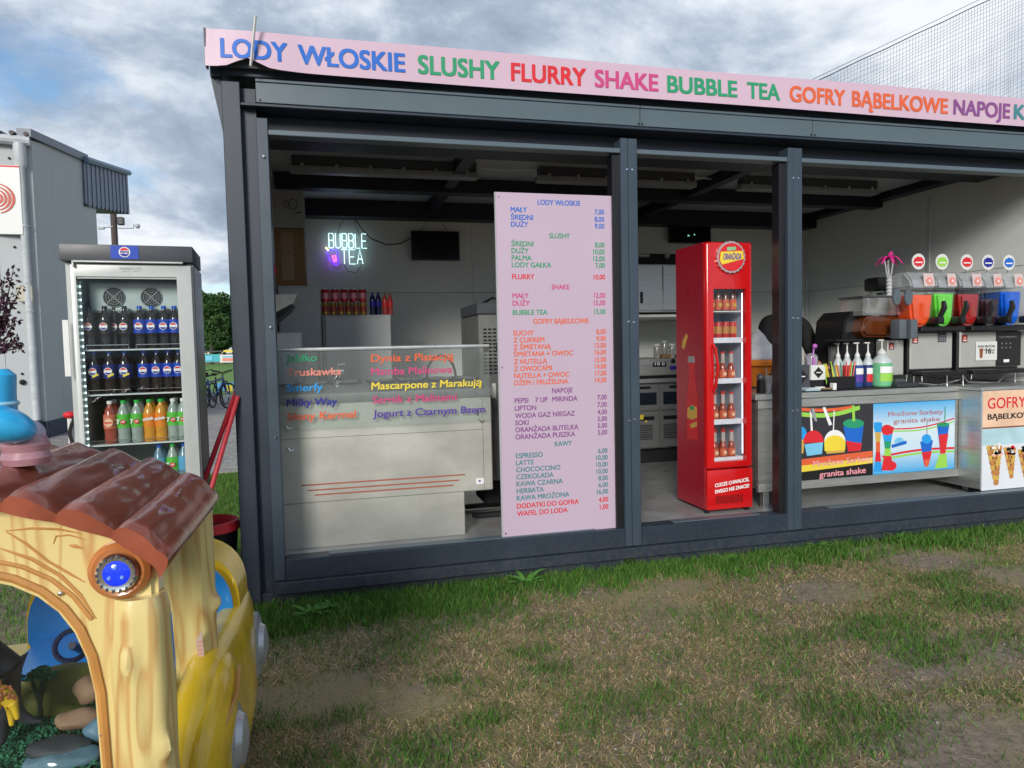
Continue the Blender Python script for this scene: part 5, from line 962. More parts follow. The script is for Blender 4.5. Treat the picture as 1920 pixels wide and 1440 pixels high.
# ================================================================ hall building on the left
bxx, byy = -5.1, 10.05
T = thing('sports_hall', 'grey panel clad hall with gutter and downpipe at the left edge', 'building', (-7, 12, 0))
hw = mat('pale grey cladding', (.46, .49, .495), .5, var=.04, vs=1)
hw_shade = mat('shaded grey gable cladding', (.40, .425, .42), .5, var=.04, vs=1)  # same cladding as the front wall, darkened: the gable's shade is in the colour
eave = at(88, 262, Y=byy).z-.02
wd = Vector((-math.cos(R(12)), -math.sin(R(12)), 0)); wn = Vector((math.sin(R(12)), -math.cos(R(12)), 0))
def wallbox(s0, s1, z0, z1, t0, t1, name, m, bev=.0):
    p = [Vector((bxx, byy, 0))+wd*s+wn*t for s, t in ((s0, t0), (s1, t0), (s1, t1), (s0, t1))]
    return B().prism([(v.x, v.y) for v in p], z0, z1, 'Z').ob(name, m, T, smooth=False)
for k in range(5): wallbox(.0 if k == 0 else k*.98-.42+.006, (k+1)*.98-.42, .32, eave, -.12, 0, 'wall_panel', hw)
wallbox(-.02, 5, 0, .318, -.12, .03, 'plinth', mat('dark blue plinth', (.03, .045, .075), .6))
for k in range(4): B().box(bxx-.12, bxx, byy+.02+k*.85, byy+.865+k*.85, .32, eave+.12*k if 0 else eave, 0).ob('gable_panel', hw_shade, T, smooth=False)
B().prism([(byy, eave), (byy+3.45, eave), (byy+3.45, eave+.55), (byy, eave+.0)], bxx-.12, bxx, 'X').ob('gable_top', hw_shade, T, smooth=False)
B().box(bxx-.12, bxx+.03, byy, byy+3.44, 0, .318, 0).ob('plinth', mat('dark blue plinth', (.03, .045, .075), .6), T)
roofm = mat('slate blue roof sheet', (.10, .13, .18), .4, var=.1)
g_t = at(157, 298, X=bxx+.03); e_t = at(88, 258, X=bxx+.03)
B().prism([(byy-.15, eave+.02), (g_t.y+.2, g_t.z-.02), (g_t.y+.2, g_t.z+.14), (byy-.15, eave+.16)], bxx-.16, bxx+.06, 'X').ob('verge_trim', roofm, T, smooth=False)
for k in range(24):
    x = .0+k*.21; p = Vector((bxx, byy, 0))+wd*x+wn*.18; q = p+Vector((0, 3.0, 0)); B().tube([(p.x-.05, p.y, eave+.06), (q.x-.12, q.y, g_t.z-.06)], .04, 6).ob('roof_wave', mat('dark brown roof', (.07, .05, .055), .5), T)
p0 = Vector((bxx, byy, 0))+wd*5+wn*.1; p1 = Vector((bxx, byy, 0))+wd*(-.0)+wn*.1
whp = mat('white pvc', (.50, .54, .56), .4)
B().tube([(p0.x, p0.y, eave-.05), (p1.x, p1.y, eave-.05)], .085, 10).ob('gutter', whp, T)
dpx = Vector((bxx, byy, 0))+wd*.16+wn*.09
B().tube([(dpx.x, dpx.y, eave-.1), (dpx.x, dpx.y, eave-.45), (dpx.x, dpx.y-.0, eave-.55), (dpx.x+.02, dpx.y, .35)], [.10, .10, .065, .065], 12).ob('downpipe', whp, T)
B().tube([(dpx.x+.02, dpx.y, .36), (dpx.x+.02, dpx.y, .0)], .085, 12).ob('drain_foot', mat('dark blue plinth', (.03, .045, .075), .6), T)
for z in (.75, 2.3, 3.8): B().tube([(dpx.x+.01, dpx.y, z), (dpx.x+.01, dpx.y, z+.03)], .075, 12).ob('pipe_clip', whp, T)
for z in (5.0, 4.1, 3.45, 2.95, 2.3, 1.75, 1.2):
    p = Vector((bxx, byy, 0))+wd*.33+wn*.012; B().sphere((p.x, p.y, z), .022, 6).ob('bolt', black_p, T)
p = Vector((bxx, byy, 0))+wd*.33+wn*.02; B().sphere((p.x, p.y, 1.05), .05, 8).ob('tap', black_m, T)
A = at(36, 566, Y=byy-.1); C = at(62, 536, Y=byy-.1); B().box(A.x, C.x, byy-.16, byy-.10, A.z, C.z, .01).ob('vent_cover', mat('cream vent', (.50, .46, .36), .5), T)
S = thing('wall_sign', 'white sign with red curved stripes on the grey hall wall', 'sign', tuple(at(18, 438, Y=byy-.15)))
A = at(-60, 438, Y=byy-.2); C = at(36, 310, Y=byy-.2); pn = B().box(A.x, C.x, byy-.2, byy-.17, A.z, C.z, .006).ob('panel', white_p, S); B().box(A.x, C.x, byy-.206, byy-.2005, C.z-.035, C.z-.01, 0).ob('red_edge', I['red'], S)
mx_, mz_ = at(0, 372, Y=byy-.21).x-.06, at(0, 372, Y=byy-.21).z
for k in range(4):
    r_ = .10+.055*k; pts_o = [(mx_+r_*1.1*math.cos(R(a)), mz_+r_*math.sin(R(a))) for a in range(-78, 79, 12)]; pts_i = [(mx_-.015+(r_-.028)*1.1*math.cos(R(a*.96)), mz_+(r_-.012)*math.sin(R(a*.96))) for a in range(-78, 79, 12)]
    B().prism(pts_o+pts_i[::-1], byy-.206-.001*k, byy-.2025, 'Y').ob('red_arc', mat('faded red', (.50, .08, .05), .5), S, smooth=False)
# canopy beyond
T = thing('corrugated_canopy', 'blue grey corrugated sheet canopy sticking out behind the grey hall', 'canopy', (bxx, 14.6, 4.8))
ca, cb, cc_, cdn = at(157, 303, X=bxx+.04), at(238, 328, X=bxx+.04), at(242, 402, X=bxx+.04), at(161, 386, X=bxx+.04)
n_ = 22
for i in range(n_):
    f0, f1 = i/n_, (i+1)/n_-.0; t0 = ca.lerp(cb, f0); t1 = ca.lerp(cb, f1); b0 = cdn.lerp(cc_, f0); b1 = cdn.lerp(cc_, f1)
    off = .014 if i % 2 else 0
    vs = [t0, t1, b1, b0]; vs = [(v.x+off, v.y, v.z) for v in vs]+[(v.x+off-.05, v.y, v.z) for v in vs]
    B().add(vs, [(0, 1, 2, 3), (7, 6, 5, 4), (0, 4, 5, 1), (2, 6, 7, 3), (1, 5, 6, 2), (0, 3, 7, 4)]).ob('cladding_strip', mat('blue grey corrugated', (.13, .165, .235), .45, var=.12, vs=2), T, smooth=False)
B().tube([ca+Vector((.05, 0, .05)), cb+Vector((.05, 0, .05))], .07, 6).ob('top_edge', mat('blue edge', (.18, .25, .36), .4), T)
vs = [cdn, cc_, cc_+Vector((-3, 0, 0)), cdn+Vector((-3, 0, 0))]; B().add(vs+[v+Vector((0, 0, .05)) for v in vs], [(0, 1, 2, 3), (7, 6, 5, 4), (0, 4, 5, 1), (1, 5, 6, 2), (2, 6, 7, 3), (3, 7, 4, 0)]).ob('underside', navy, T, smooth=False)
T = thing('camera_pole', 'dark pole with floodlight and cameras beyond the grey hall', 'pole', (-6, 18, 0)); q0 = at(216, 465, Y=18); q1 = at(215, 395, Y=18)
pm = mat('rusty dark pole', (.07, .055, .05), .6)
B().tube([(q0.x, 18, 0), (q0.x, 18, q1.z+.3)], .085, 10).ob('mast', pm, T)
l0 = at(226, 413, Y=17.9); B().box(l0.x-.07, l0.x+.10, 17.8, 17.95, l0.z-.14, l0.z+.08, .02).ob('floodlight', black_p, T)
l0 = at(222, 428, Y=17.9); l1 = at(250, 428, Y=17.9); l2 = at(251, 420, Y=17.9); B().tube([l0, l1, l2], .018, 6).ob('arm', grey_p, T); l3 = at(258, 424, Y=17.9); B().sphere(l3, .07, 8).ob('dome_camera', grey_p, T)
l0 = at(212, 425, Y=17.9); l1 = at(192, 427, Y=17.9); B().tube([l0, l1], .02, 6).box(l1.x-.1, l1.x+.06, 17.82, 17.92, l1.z-.05, l1.z+.02, .01).ob('camera', grey_p, T)
T = thing('red_standpipe', 'small red and white hydrant post with black hose by the kerb', 'hydrant', tuple(at(133, 815, Y=6.0)))
q = at(131, 778, Y=4.6); B().tube([(q.x, 4.6, 0), (q.x, 4.6, q.z)], .03, 8).ob('post', white_p, T); B().sphere((q.x, 4.6, q.z), .07, 8, None, (1, 1, .6)).ob('head', I['red'], T); B().tube([(q.x+.03, 4.6, q.z-.05), (q.x-.0, 4.55, q.z-.2), (q.x+.06, 4.5, q.z-.4), (q.x+.1, 4.5, 0)], .02, 6).ob('hose', rubber, T)
# paper list on fridge side of the wall
A = at(118, 706, Y=-.34); C = at(128, 600, Y=-.34)
t = B().box(FX-.012, FX+.014, -.344, -.342, A.z, C.z, 0).ob('paper_list', white_p, smooth=False); tag(t, 'narrow white paper list hanging at the left edge of the grey refrigerator', 'paper')
# ================================================================ far background
def leafcloud(name, blobs, n, size, m, par, seed=1, kind=None, flat=.5):
    r_ = np.random.default_rng(seed); V = []; 
    tot = sum(b_[3]**2 for b_ in blobs)
    for (bx, by, bz, br, bh) in blobs:
        k = int(n*br**2/tot); d = r_.normal(size=(k, 3)); d /= np.linalg.norm(d, axis=1)[:, None]; rr = r_.uniform(.55, 1.05, k)**.6
        c = np.stack([bx+d[:, 0]*br*rr, by+d[:, 1]*br*rr, bz+d[:, 2]*bh*rr], 1)
        a = r_.normal(size=(k, 3)); a /= np.linalg.norm(a, axis=1)[:, None]; b2 = np.cross(a, r_.normal(size=(k, 3))); b2 /= np.linalg.norm(b2, axis=1)[:, None]
        s = (size*r_.uniform(.6, 1.3, k))[:, None]
        V.append(np.stack([c-a*s, c+b2*s*.5, c+a*s, c-b2*s*.5], 1))
    V = np.concatenate(V).reshape(-1, 3); nq = len(V)//4
    me = bpy.data.meshes.new(name); me.vertices.add(len(V)); me.vertices.foreach_set('co', V.ravel().astype(np.float32)); me.loops.add(nq*4); me.loops.foreach_set('vertex_index', np.arange(nq*4, dtype=np.int32)); me.polygons.add(nq); me.polygons.foreach_set('loop_start', np.arange(0, nq*4, 4, dtype=np.int32)); me.polygons.foreach_set('loop_total', np.full(nq, 4, dtype=np.int32)); me.update()
    return link(name, me, m, par, smooth=False, kind=kind)
lf = mat('dark green leaves', (.035, .085, .018), .7, var=.5, vs=.9); bark = mat('bark', (.08, .06, .045), .9, var=.3, bump=.5)
for i, (px, Yd, top) in enumerate(((372, 100, 10.5), (396, 92, 9.2), (420, 98, 9.8), (452, 95, 9.3), (330, 100, 10.5), (490, 100, 10))):
    q = at(px, 660, Y=Yd); T = thing('background_tree', ['dense round tree at the field edge beside the refrigerator', 'bushy tree behind the blue hoarding in the gap', 'tall bushy tree above the white hoarding', 'bushy tree just left of the kiosk corner post', 'dense tree behind the refrigerator', 'dense tree behind the kiosk corner'][i], 'tree', (q.x, Yd, 0), group='trees at the far side of the pitch')
    B().tube([(q.x, Yd, 0), (q.x+.1, Yd, 4)], [.25, .15], 8).ob('trunk', bark, T)
    bl_ = [(q.x+rnd.uniform(-1.6, 1.6), Yd+rnd.uniform(-1.5, 1.5), top*rnd.uniform(.25, .8), rnd.uniform(1.0, 1.7), rnd.uniform(.9, 1.6)) for _ in range(11)]+[(q.x, Yd, top-1.6, 1.5, 1.5)]
    leafcloud('crown', bl_, 9000, .26, lf, T, seed=i+3)
T = thing('pitch_fence', 'dark mesh fence behind the hoardings on the far side of the pitch', 'fence', (-20, 90, 0)); B().box(-60, 30, 90, 90.1, 1.6, 1.75, 0).ob('rail', dark_g, T); 
for k in range(20): B().tube([(-40+k*2.5, 90, 0), (-40+k*2.5, 90, 2.4)], .05, 6).ob('fence_post', dark_g, T)
def hoard(label, x0, x1, y0, y1, Y, m, kids=()):
    A = at(x0, y1, Y=Y); C = at(x1, y0, Y=Y); t = thing('advertising_board', label, 'hoarding', (A.x, Y, 0)); p_ = B().box(A.x, C.x, Y, Y+.1, max(.05, A.z), C.z, 0).ob('board', m, t, smooth=False)
    for (kx0, kx1, ky0, ky1, c_) in kids: a2 = at(kx0, ky1, Y=Y-.05); c2 = at(kx1, ky0, Y=Y-.05); B().box(a2.x, c2.x, Y-.06, Y-.02, a2.z, c2.z, 0).ob('printed_block', I[c_], t, smooth=False)
hoard('turquoise advertising board across the pitch', 340, 412, 664, 680, 75, mat('turquoise board', (.05, .40, .45), .5), [(386, 398, 667, 676, 'sky')])
hoard('white advertising board with orange print across the pitch', 412.5, 470, 664, 680, 75, white_p, [(417, 440, 671, 677, 'salmon'), (417, 440, 667, 670, 'sky')])
hoard('yellow board above the white hoarding', 419, 445, 656, 660, 80, I['yellow'])
hoard('low blue and yellow barrier panel behind the bicycles', 405, 470, 716, 742, 24, mat('barrier blue', (.10, .35, .62), .5), [(424, 436, 722, 734, 'yellow')])
# bicycles
def bicycle(label, X, Y, rz, c, z=0.02):
    T = thing('bicycle', label, 'bicycle', (X, Y, z), rz, group='bicycles parked in the yard', local=True); m = mat('bike frame '+c, {'blue': (.02, .05, .22), 'black': (.015, .015, .018), 'white': (.4, .42, .45)}[c], .35)
    for wx in (0, 1.05):
        w = B().tube([(wx+.33*math.cos(a), 0, .34+.33*math.sin(a)) for a in [k*math.pi/14 for k in range(28)]], .022, 6, closed=True).ob('wheel', rubber, T)
        b = B(); [b.tube([(wx, 0, .34), (wx+.32*math.cos(k*math.pi/7), 0, .34+.32*math.sin(k*math.pi/7))], .002, 3) for k in range(14)]; b.disc((wx, 0, .34), .03, 'Y', .05, 10); b.ob('spokes', grey_p, w, kind='stuff')
    F_ = B(); 
    for a, c2 in (((0, .34), (.42, .30)), ((.42, .30), (.28, .82)), ((0, .34), (.30, .74)), ((.30, .74), (.86, .78)), ((.42, .30), (.88, .70)), ((.85, .86), (1.05, .34))): F_.tube([(a[0], 0, a[1]), (c2[0], 0, c2[1])], .018, 6)
    F_.ob('frame', m, T); B().tube([(.83, -.3, 1.0), (.86, -.1, .96), (.85, 0, .92), (.86, .1, .96), (.83, .3, 1.0)], .014, 6).ob('handlebar', black_p, T)
    B().prism([(.14, .86), (.40, .90), (.40, .92), (.14, .93)], -.07, .07, 'Y', .01).ob('saddle', black_p, T); B().disc((.42, -.06, .30), .09, 'Y', .01, 14).tube([(.42, -.08, .30), (.50, -.09, .17)], .012, 5).tube([(.42, .08, .30), (.34, .09, .43)], .012, 5).ob('crank', dark_g, T)
for i, (px, py, rz, c, lb) in enumerate(((392, 782, R(100), 'black', 'black bicycle nearest the refrigerator in the yard'), (404, 772, R(60), 'blue', 'blue bicycle second from the refrigerator'), (424, 764, R(80), 'black', 'bicycle parked beside the kiosk corner post in the distance'), (414, 760, R(110), 'white', 'pale bicycle half hidden between the dark ones'))):
    q = at(px, py, Z=0); bicycle(lb, q.x-.3, q.y-.2, rz, c)
# red poles + bin
T = thing('parasol_base_poles', 'pair of slim red poles leaning against the kiosk corner post', 'poles', (-.6, -.1, 0))
rp = mat('red painted tube', (.42, .02, .03), .35)
for (x0, y0, x1, y1, dp) in ((386, 893, 437, 750, 0), (400, 902, 441, 760, .05)):
    a_ = at(x0, y0, Y=-.16-dp); c_ = at(x1, y1, Y=.02-dp); d_ = (c_-a_); base = a_-d_*(a_.z/d_.z); 
    B().tube([base, c_+d_*.12], .0135, 8).ob('pole', rp, T)
T = thing('waste_bin', 'black waste bin with red rim behind the toy ride', 'bin', (-.6, -.6, 0)); YB = .12; cxb = -.745; rb = .165; zt = at(420, 985, Y=YB-.1).z
B().lathe([(rb*.75, 0), (rb*.95, zt-.06), (rb*.97, zt-.04)], (cxb, YB, 0), 24).ob('bucket', black_p, T); B().lathe([(rb*.98, zt-.045), (rb*1.04, zt-.04), (rb*1.0, zt+.01), (rb*.9, zt+.015), (rb*.84, zt-.05)], (cxb, YB, 0), 24).ob('rim', I['red'], T)
# purple shrub
T = thing('plum_shrub', 'purple leaved shrub branches at the left edge in front of the hall', 'shrub', (-3.4, 3, 0)); pl = mat('plum leaves', (.055, .018, .035), .6, var=.5, vs=20)
br = B(); tips = []
for (x0, y0, x1, y1) in ((-20, 660, 25, 505), (-25, 650, 40, 535), (-20, 640, 8, 520), (-20, 655, 42, 650), (-15, 655, 30, 600), (-30, 660, 10, 590), (-10, 665, 32, 630), (-10, 640, 15, 560)):
    a_ = at(x0, y0, Y=3); c_ = at(x1, y1, Y=3); br.tube([a_, a_.lerp(c_, .5)+Vector((0, .05, -.02)), c_], [.014, .008, .003], 5)
    for k in range(14): p_ = a_.lerp(c_, .2+.8*k/13); tips.append((p_.x, p_.y, p_.z, .05, .05))
br.tube([(-3.6, 3, 0), at(-20, 655, Y=3)], [.04, .02], 6); br.ob('branches', bark, T)
leafcloud('leaves', tips, 750, .024, pl, T, seed=9)
# ball net on the right
T = thing('ball_net', 'dark ball catching net with top rope behind the kiosk on the right', 'net', (24, 20, 9)); nm = mat('net cord', (.02, .025, .03), .8)
def npt(px, py): return at(px, py, Y=20)
r0p, r1p = npt(1500, 166), npt(2100, -116); b = B()
rope = [r0p.lerp(r1p, i/12) for i in range(13)]; 
for i in range(1, 12): rope[i] = rope[i]+Vector((0, 0, -.025*(i % 2)))
B().tube(rope, .020, 5).ob('rope', nm, T); B().tube([r0p+Vector((0, 0, .12)), r1p+Vector((0, 0, .25))], .01, 4).ob('tension_wire', nm, T)
k = 0
while k < 105:
    f = k/105; p = r0p.lerp(r1p, f); b.tube([(p.x, 20, p.z), (p.x+.15*math.sin(k), 20, 8.0)], .0055, 3); k += 1
for j in range(1, 44):
    d_ = j*.16; b.tube([(rope[i].x+.0, 20, rope[i].z-d_-.05*math.sin(i*1.3+j)) for i in range(13)], .0055, 3)
b.ob('mesh', nm, T, smooth=False, kind='stuff')
# ================================================================ GRASS
def blades(name, pts, hgt, wid, cols, m, lean=.5, seed=1):
    r_ = np.random.default_rng(seed); n = len(pts); P_ = np.array(pts, dtype=np.float64); ang = r_.uniform(0, 2*np.pi, n); h = hgt*r_.uniform(.5, 1.3, n); w = wid*r_.uniform(.7, 1.3, n)
    ln = lean*h*r_.uniform(.2, 1.4, n); la = r_.uniform(0, 2*np.pi, n)
    wx, wy = np.cos(ang)*w, np.sin(ang)*w; lx, ly = np.cos(la)*ln, np.sin(la)*ln
    a = P_+np.stack([-wx, -wy, 0*wx], 1); b = P_+np.stack([wx, wy, 0*wx], 1)
    c = P_+np.stack([lx*.4+wx*.7, ly*.4+wy*.7, h*.55], 1); d = P_+np.stack([lx*.4-wx*.7, ly*.4-wy*.7, h*.55], 1); e_ = P_+np.stack([lx, ly, h*np.clip(1-.4*(ln/h)**2, .2, 1)], 1)
    V = np.stack([a, b, c, d, e_], 1).reshape(-1, 3); base = np.arange(n)*5
    loops = np.stack([base, base+1, base+2, base+3, base+3, base+2, base+4], 1).ravel(); st = np.stack([np.arange(n)*7, np.arange(n)*7+4], 1).ravel(); tt = np.tile([4, 3], n)
    me = bpy.data.meshes.new(name); me.vertices.add(len(V)); me.vertices.foreach_set('co', V.ravel().astype(np.float32)); me.loops.add(len(loops)); me.loops.foreach_set('vertex_index', loops.astype(np.int32)); me.polygons.add(2*n); me.polygons.foreach_set('loop_start', st.astype(np.int32)); me.polygons.foreach_set('loop_total', tt.astype(np.int32)); me.update()
    ca = me.color_attributes.new('tint', 'FLOAT_COLOR', 'POINT'); cs = np.array(cols)[r_.integers(0, len(cols), n)]*r_.uniform(.75, 1.25, (n, 1)); cc = np.concatenate([np.repeat(cs, 5, 0), np.ones((5*n, 1))], 1); ca.data.foreach_set('color', cc.ravel().astype(np.float32))
    o = link(name, me, m, None, smooth=False, kind='stuff'); return o
gm = bpy.data.materials.new('grass blade'); gm.use_nodes = True; t_ = gm.node_tree; at_ = t_.nodes.new('ShaderNodeAttribute'); at_.attribute_name = 'tint'; pb = t_.nodes['Principled BSDF']; t_.links.new(at_.outputs['Color'], pb.inputs['Base Color']); pb.inputs['Roughness'].default_value = .6; pb.inputs['Specular IOR Level'].default_value = .25
tl = t_.nodes.new('ShaderNodeBsdfTranslucent'); t_.links.new(at_.outputs['Color'], tl.inputs[0]); ms = t_.nodes.new('ShaderNodeMixShader'); ms.inputs[0].default_value = .3; t_.links.new(pb.outputs[0], ms.inputs[1]); t_.links.new(tl.outputs[0], ms.inputs[2]); t_.links.new(ms.outputs[0], t_.nodes['Material Output'].inputs[0])
nr = np.random.default_rng(5)
def inview(x, y):
    d = Vector((x, y, 0))-CAM; z_ = d.dot(fw)
    if z_ < .3: return False
    px = 960+FPX*d.dot(rt)/z_; py = 720-FPX*d.dot(up)/z_
    return -150 < px < 2080 and py < 1600
# tufts of green, seen in the photograph (pixel centre, pixel half width, density)
tufts = [(770, 1195, 60, .8), (870, 1150, 120, .9), (1000, 1225, 55, .8), (1035, 1255, 40, .9), (1040, 1170, 60, .5), (830, 1280, 35, .9), (905, 1355, 55, 1), (790, 1400, 80, .9), (800, 1430, 70, .9), (520, 1345, 60, .8), (620, 1345, 60, .8), (580, 1425, 60, .8), (700, 1320, 40, .7), (1240, 1300, 60, .7), (1160, 1330, 110, .6), (1100, 1370, 60, .6), (1660, 1180, 110, .9), (1740, 1220, 90, .8), (1560, 1330, 90, .7), (1680, 1370, 130, .9), (1500, 1420, 90, .8), (1830, 1130, 90, .9), (1780, 1090, 80, .7), (1500, 1200, 60, .6), (1370, 1250, 60, .4), (1860, 1060, 60, .6), (1250, 1230, 40, .5), (1450, 1300, 50, .6), (1880, 1190, 50, .6)]
tw = []
for px, py, w, dns in tufts:
    q = at(px, py, Z=0); z_ = (q-CAM).dot(fw); tw.append((q.x, q.y, w*z_/FPX, dns))
def green_d(x, y):
    v = 0
    edge = .17+.22*noise.noise(Vector((x*1.3, 0, 1)))-.03*min(x, 4)+(.22 if x < .6 else 0)+.10*noise.noise(Vector((x*5, 0, 4)))
    if y > -edge: v = 1
    elif y > -edge-.4: v = (1-(-edge-y)/.4)**1.3*(.75+.6*noise.noise(Vector((x*6, y*6, 5))))
    for tx, ty, tr, dn in tw:
        d_ = ((x-tx)**2+((y-ty)*1.6)**2)/(tr*tr)
        if d_ < 2.2: v = max(v, dn*max(0, 1-d_*.6+.5*noise.noise(Vector((x*14, y*14, 0)))))
    v = max(v, .38*min(1, max(0, noise.noise(Vector((x*1.8, y*2.6, 7)))*2.6-.15+1.1*noise.noise(Vector((x*7, y*9, 2))))), .09)
    return v
bares = [(at(px, py, Z=0), w) for px, py, w in ((1760, 1045, .38), (1850, 1400, .42), (600, 1300, .30), (1560, 1110, .30), (1270, 1100, .2), (770, 1315, .2), (1640, 1030, .2), (1920, 1080, .3))]
gp_, gs_, sp_ = [], [], []
X0, X1, Y0, Y1 = -1.2, 7.2, -3.35, .0
cand = nr.uniform(0, 1, (330000, 2))
for u_, v_ in cand:
    y = Y0+(Y1-Y0)*v_; x = X0+(X1-X0)*u_
    dist = y-CAM.y
    if not (-1.1*dist < x-0 < 1.4*dist): continue
    if nr.random() > min(1, (1.6/dist)**.5*1.2): continue
    g_ = green_d(x, y); z = groundz(x, y)-.006
    rnd_ = nr.random()
    bare = noise.noise(Vector((x*.9+4, y*1.5, 2)))
    for bq, bw in bares:
        d_ = ((x-bq.x)**2+((y-bq.y)*1.5)**2)/(bw*bw)
        if d_ < 1.6: bare = max(bare, .75-.4*d_+.5*noise.noise(Vector((x*9, y*9, 3)))); g_ *= min(1, .15+.5*d_)
    if rnd_ < g_*1.0: (gp_ if y > -.30-.2*nr.random() else gs_).append((x, y, z))
    elif rnd_ < .80 and bare < .22+.2*nr.random(): sp_.append((x, y, z))
green = [(.07, .20, .022), (.10, .26, .035), (.05, .15, .02), (.13, .27, .05), (.20, .26, .07)]
blades('grass', gp_+[(x+nr.normal()*.01, y+nr.normal()*.01, z) for x, y, z in gp_ if noise.noise(Vector((x*5, y*5, 8))) > -.15], .064, .0027, green, gm, .6, 2)
blades('short_grass', gs_, .045, .0020, green+[(.16, .17, .06)], gm, .9, 3)
blades('dry_grass', sp_, .022, .0019, [(.68, .50, .27), (.56, .42, .22), (.42, .32, .16), (.72, .57, .36), (.28, .26, .09), (.19, .21, .06)], gm, 2.6, 4)
# lawn strip left of kiosk and behind
lp = [(nr.uniform(-1.6, -.62), nr.uniform(-.6, 4.85), .0) for _ in range(26000)]+[(nr.uniform(-3.2, -1.3), nr.uniform(-3.2, 1.5), 0) for _ in range(14000)]
blades('lawn_grass', lp, .05, .003, green, gm, .7, 6)
# litter: pebbles, dead leaves and paper scraps in the turf
pb_, lv_ = B(), B()
for k in range(420):
    y = -3.3+3.2*nr.random()**.7; x = nr.uniform(-.6, 6.5)
    if not (-1.0*(y-CAM.y) < x < 1.35*(y-CAM.y)): continue
    z = groundz(x, y); r_ = nr.uniform(.003, .009)
    if k % 3: pb_.sphere((x, y, z+r_*.2), r_, 4, Matrix.Rotation(nr.uniform(0, 6), 3, 'Z'), (1, .7, .5))
    else:
        a_ = nr.uniform(0, 6.28); c_, s_ = math.cos(a_)*.014, math.sin(a_)*.014; zz_ = z+.012; lv_.add([(x-c_, y-s_, zz_), (x+s_*.45, y-c_*.45, zz_+.004), (x+c_, y+s_, zz_+.002), (x-s_*.45, y+c_*.45, zz_+.005)], [(0, 1, 2), (0, 2, 3)])
pb_.ob('pebbles', mat('pale pebble', (.34, .32, .29), .8, var=.4, vs=30), kind='stuff'); lv_.ob('dead_leaves', mat('dead leaf', (.22, .12, .05), .8, var=.4, vs=30), smooth=False, kind='stuff')
# weeds against the base
wm = mat('weed leaf', (.07, .20, .03), .6, var=.25, vs=20)
for i, (px, py, s_) in enumerate(((985, 1092, .12), (585, 1150, .10), (620, 1140, .09), (1530, 1025, .09), (1360, 1050, .08), (1680, 1010, .08))):
    q = at(px, py, Z=.02); T = thing('weed_plant', ['broad leaved weed at the kiosk base below the menu board', 'weed with long leaves below the left kiosk opening', 'small weed right of the long leaved one at the kiosk base', 'small weed below the right kiosk post', 'small weed below the red cooler', 'small weed under the right opening sill'][i], 'weed', (q.x, q.y, 0))
    for k in range(13):
        a_ = k*2.4; l_ = s_*rnd.uniform(.8, 1.4); w = l_*.10; vs = []
        for j in range(5): f = j/4; ww = w*math.sin(math.pi*(.12+.85*f)); cx_ = q.x+math.cos(a_)*l_*f; cy_ = q.y+math.sin(a_)*l_*f*.8-.02; cz_ = l_*(.9*f-.55*f*f)*(1.2+.3*math.sin(k)); vs += [(cx_-math.sin(a_)*ww, cy_+math.cos(a_)*ww, cz_+.004), (cx_, cy_, cz_), (cx_+math.sin(a_)*ww, cy_-math.cos(a_)*ww, cz_+.004)]
        B().add(vs, [(3*i_+j, 3*i_+j+1, 3*i_+j+4, 3*i_+j+3) for i_ in range(4) for j in range(2)]).ob('leaf', wm, T)
# ================================================================ KIDDIE RIDE
RD = thing('kiddie_ride', 'yellow and brown plastic log cabin car ride for children at the left foreground', 'kiddie ride', (-.95, -2.0, 0))
def woodmat(name, base, line, scale=7, strength=.8):
    m = bpy.data.materials.new(name); m.use_nodes = True; t = m.node_tree; l = t.links.new; n = t.nodes.new; p = t.nodes['Principled BSDF']; p.inputs['Roughness'].default_value = .3; p.inputs['Coat Weight'].default_value = .35
    tc_ = n('ShaderNodeTexCoord'); mpp = n('ShaderNodeMapping'); mpp.inputs['Scale'].default_value = (1, 1, .10); l(tc_.outputs['Object'], mpp.inputs[0])
    w = n('ShaderNodeTexNoise'); w.inputs['Scale'].default_value = scale*3.2; w.inputs['Detail'].default_value = .5; w.inputs['Distortion'].default_value = .25; l(mpp.outputs[0], w.inputs['Vector'])
    r1 = n('ShaderNodeValToRGB'); e = r1.color_ramp.elements; e[0].position = .33; e[0].color = (0, 0, 0, 1); e[1].position = .47; e[1].color = (0, 0, 0, 1); x = e.new(.40); x.color = (1, 1, 1, 1); x = e.new(.60); x.color = (0, 0, 0, 1); x = e.new(.635); x.color = (.8, .8, .8, 1); x = e.new(.70); x.color = (0, 0, 0, 1); l(w.outputs['Fac'], r1.inputs[0])
    mm = n('ShaderNodeMix'); mm.data_type = 'RGBA'; mm.inputs[6].default_value = (*base, 1); mm.inputs[7].default_value = (*line, 1); mt = n('ShaderNodeMath'); mt.operation = 'MULTIPLY'; mt.inputs[1].default_value = strength; l(r1.outputs[0], mt.inputs[0]); l(mt.outputs[0], mm.inputs[0]); l(mm.outputs[2], p.inputs['Base Color']); return m
wood = woodmat('painted cabin wood', (.72, .58, .24), (.50, .22, .055), 6, .7)
woodo = mat('painted ochre groove', (.55, .26, .07), .35, var=.2, vs=14, coat=.3, stretch=(1, 1, .3))
yel = mat('glossy car yellow', (.80, .52, .025), .25, var=.22, vs=5, coat=.4)
bluep = mat('blue seat plastic', (.01, .22, .62), .3, var=.05)
logm = mat('glossy log brown', (.30, .078, .042), .24, var=.2, vs=12, coat=.4, stretch=(1, .35, 1))
logd = mat('log fascia red brown', (.34, .065, .022), .28, var=.2, vs=10, coat=.4)
AC = -.95
arc = [(-.347, 1.060), (-.450, 1.140), (-.553, 1.183), (-.648, 1.213), (-.75, 1.233), (-.85, 1.243), (-.95, 1.247)]
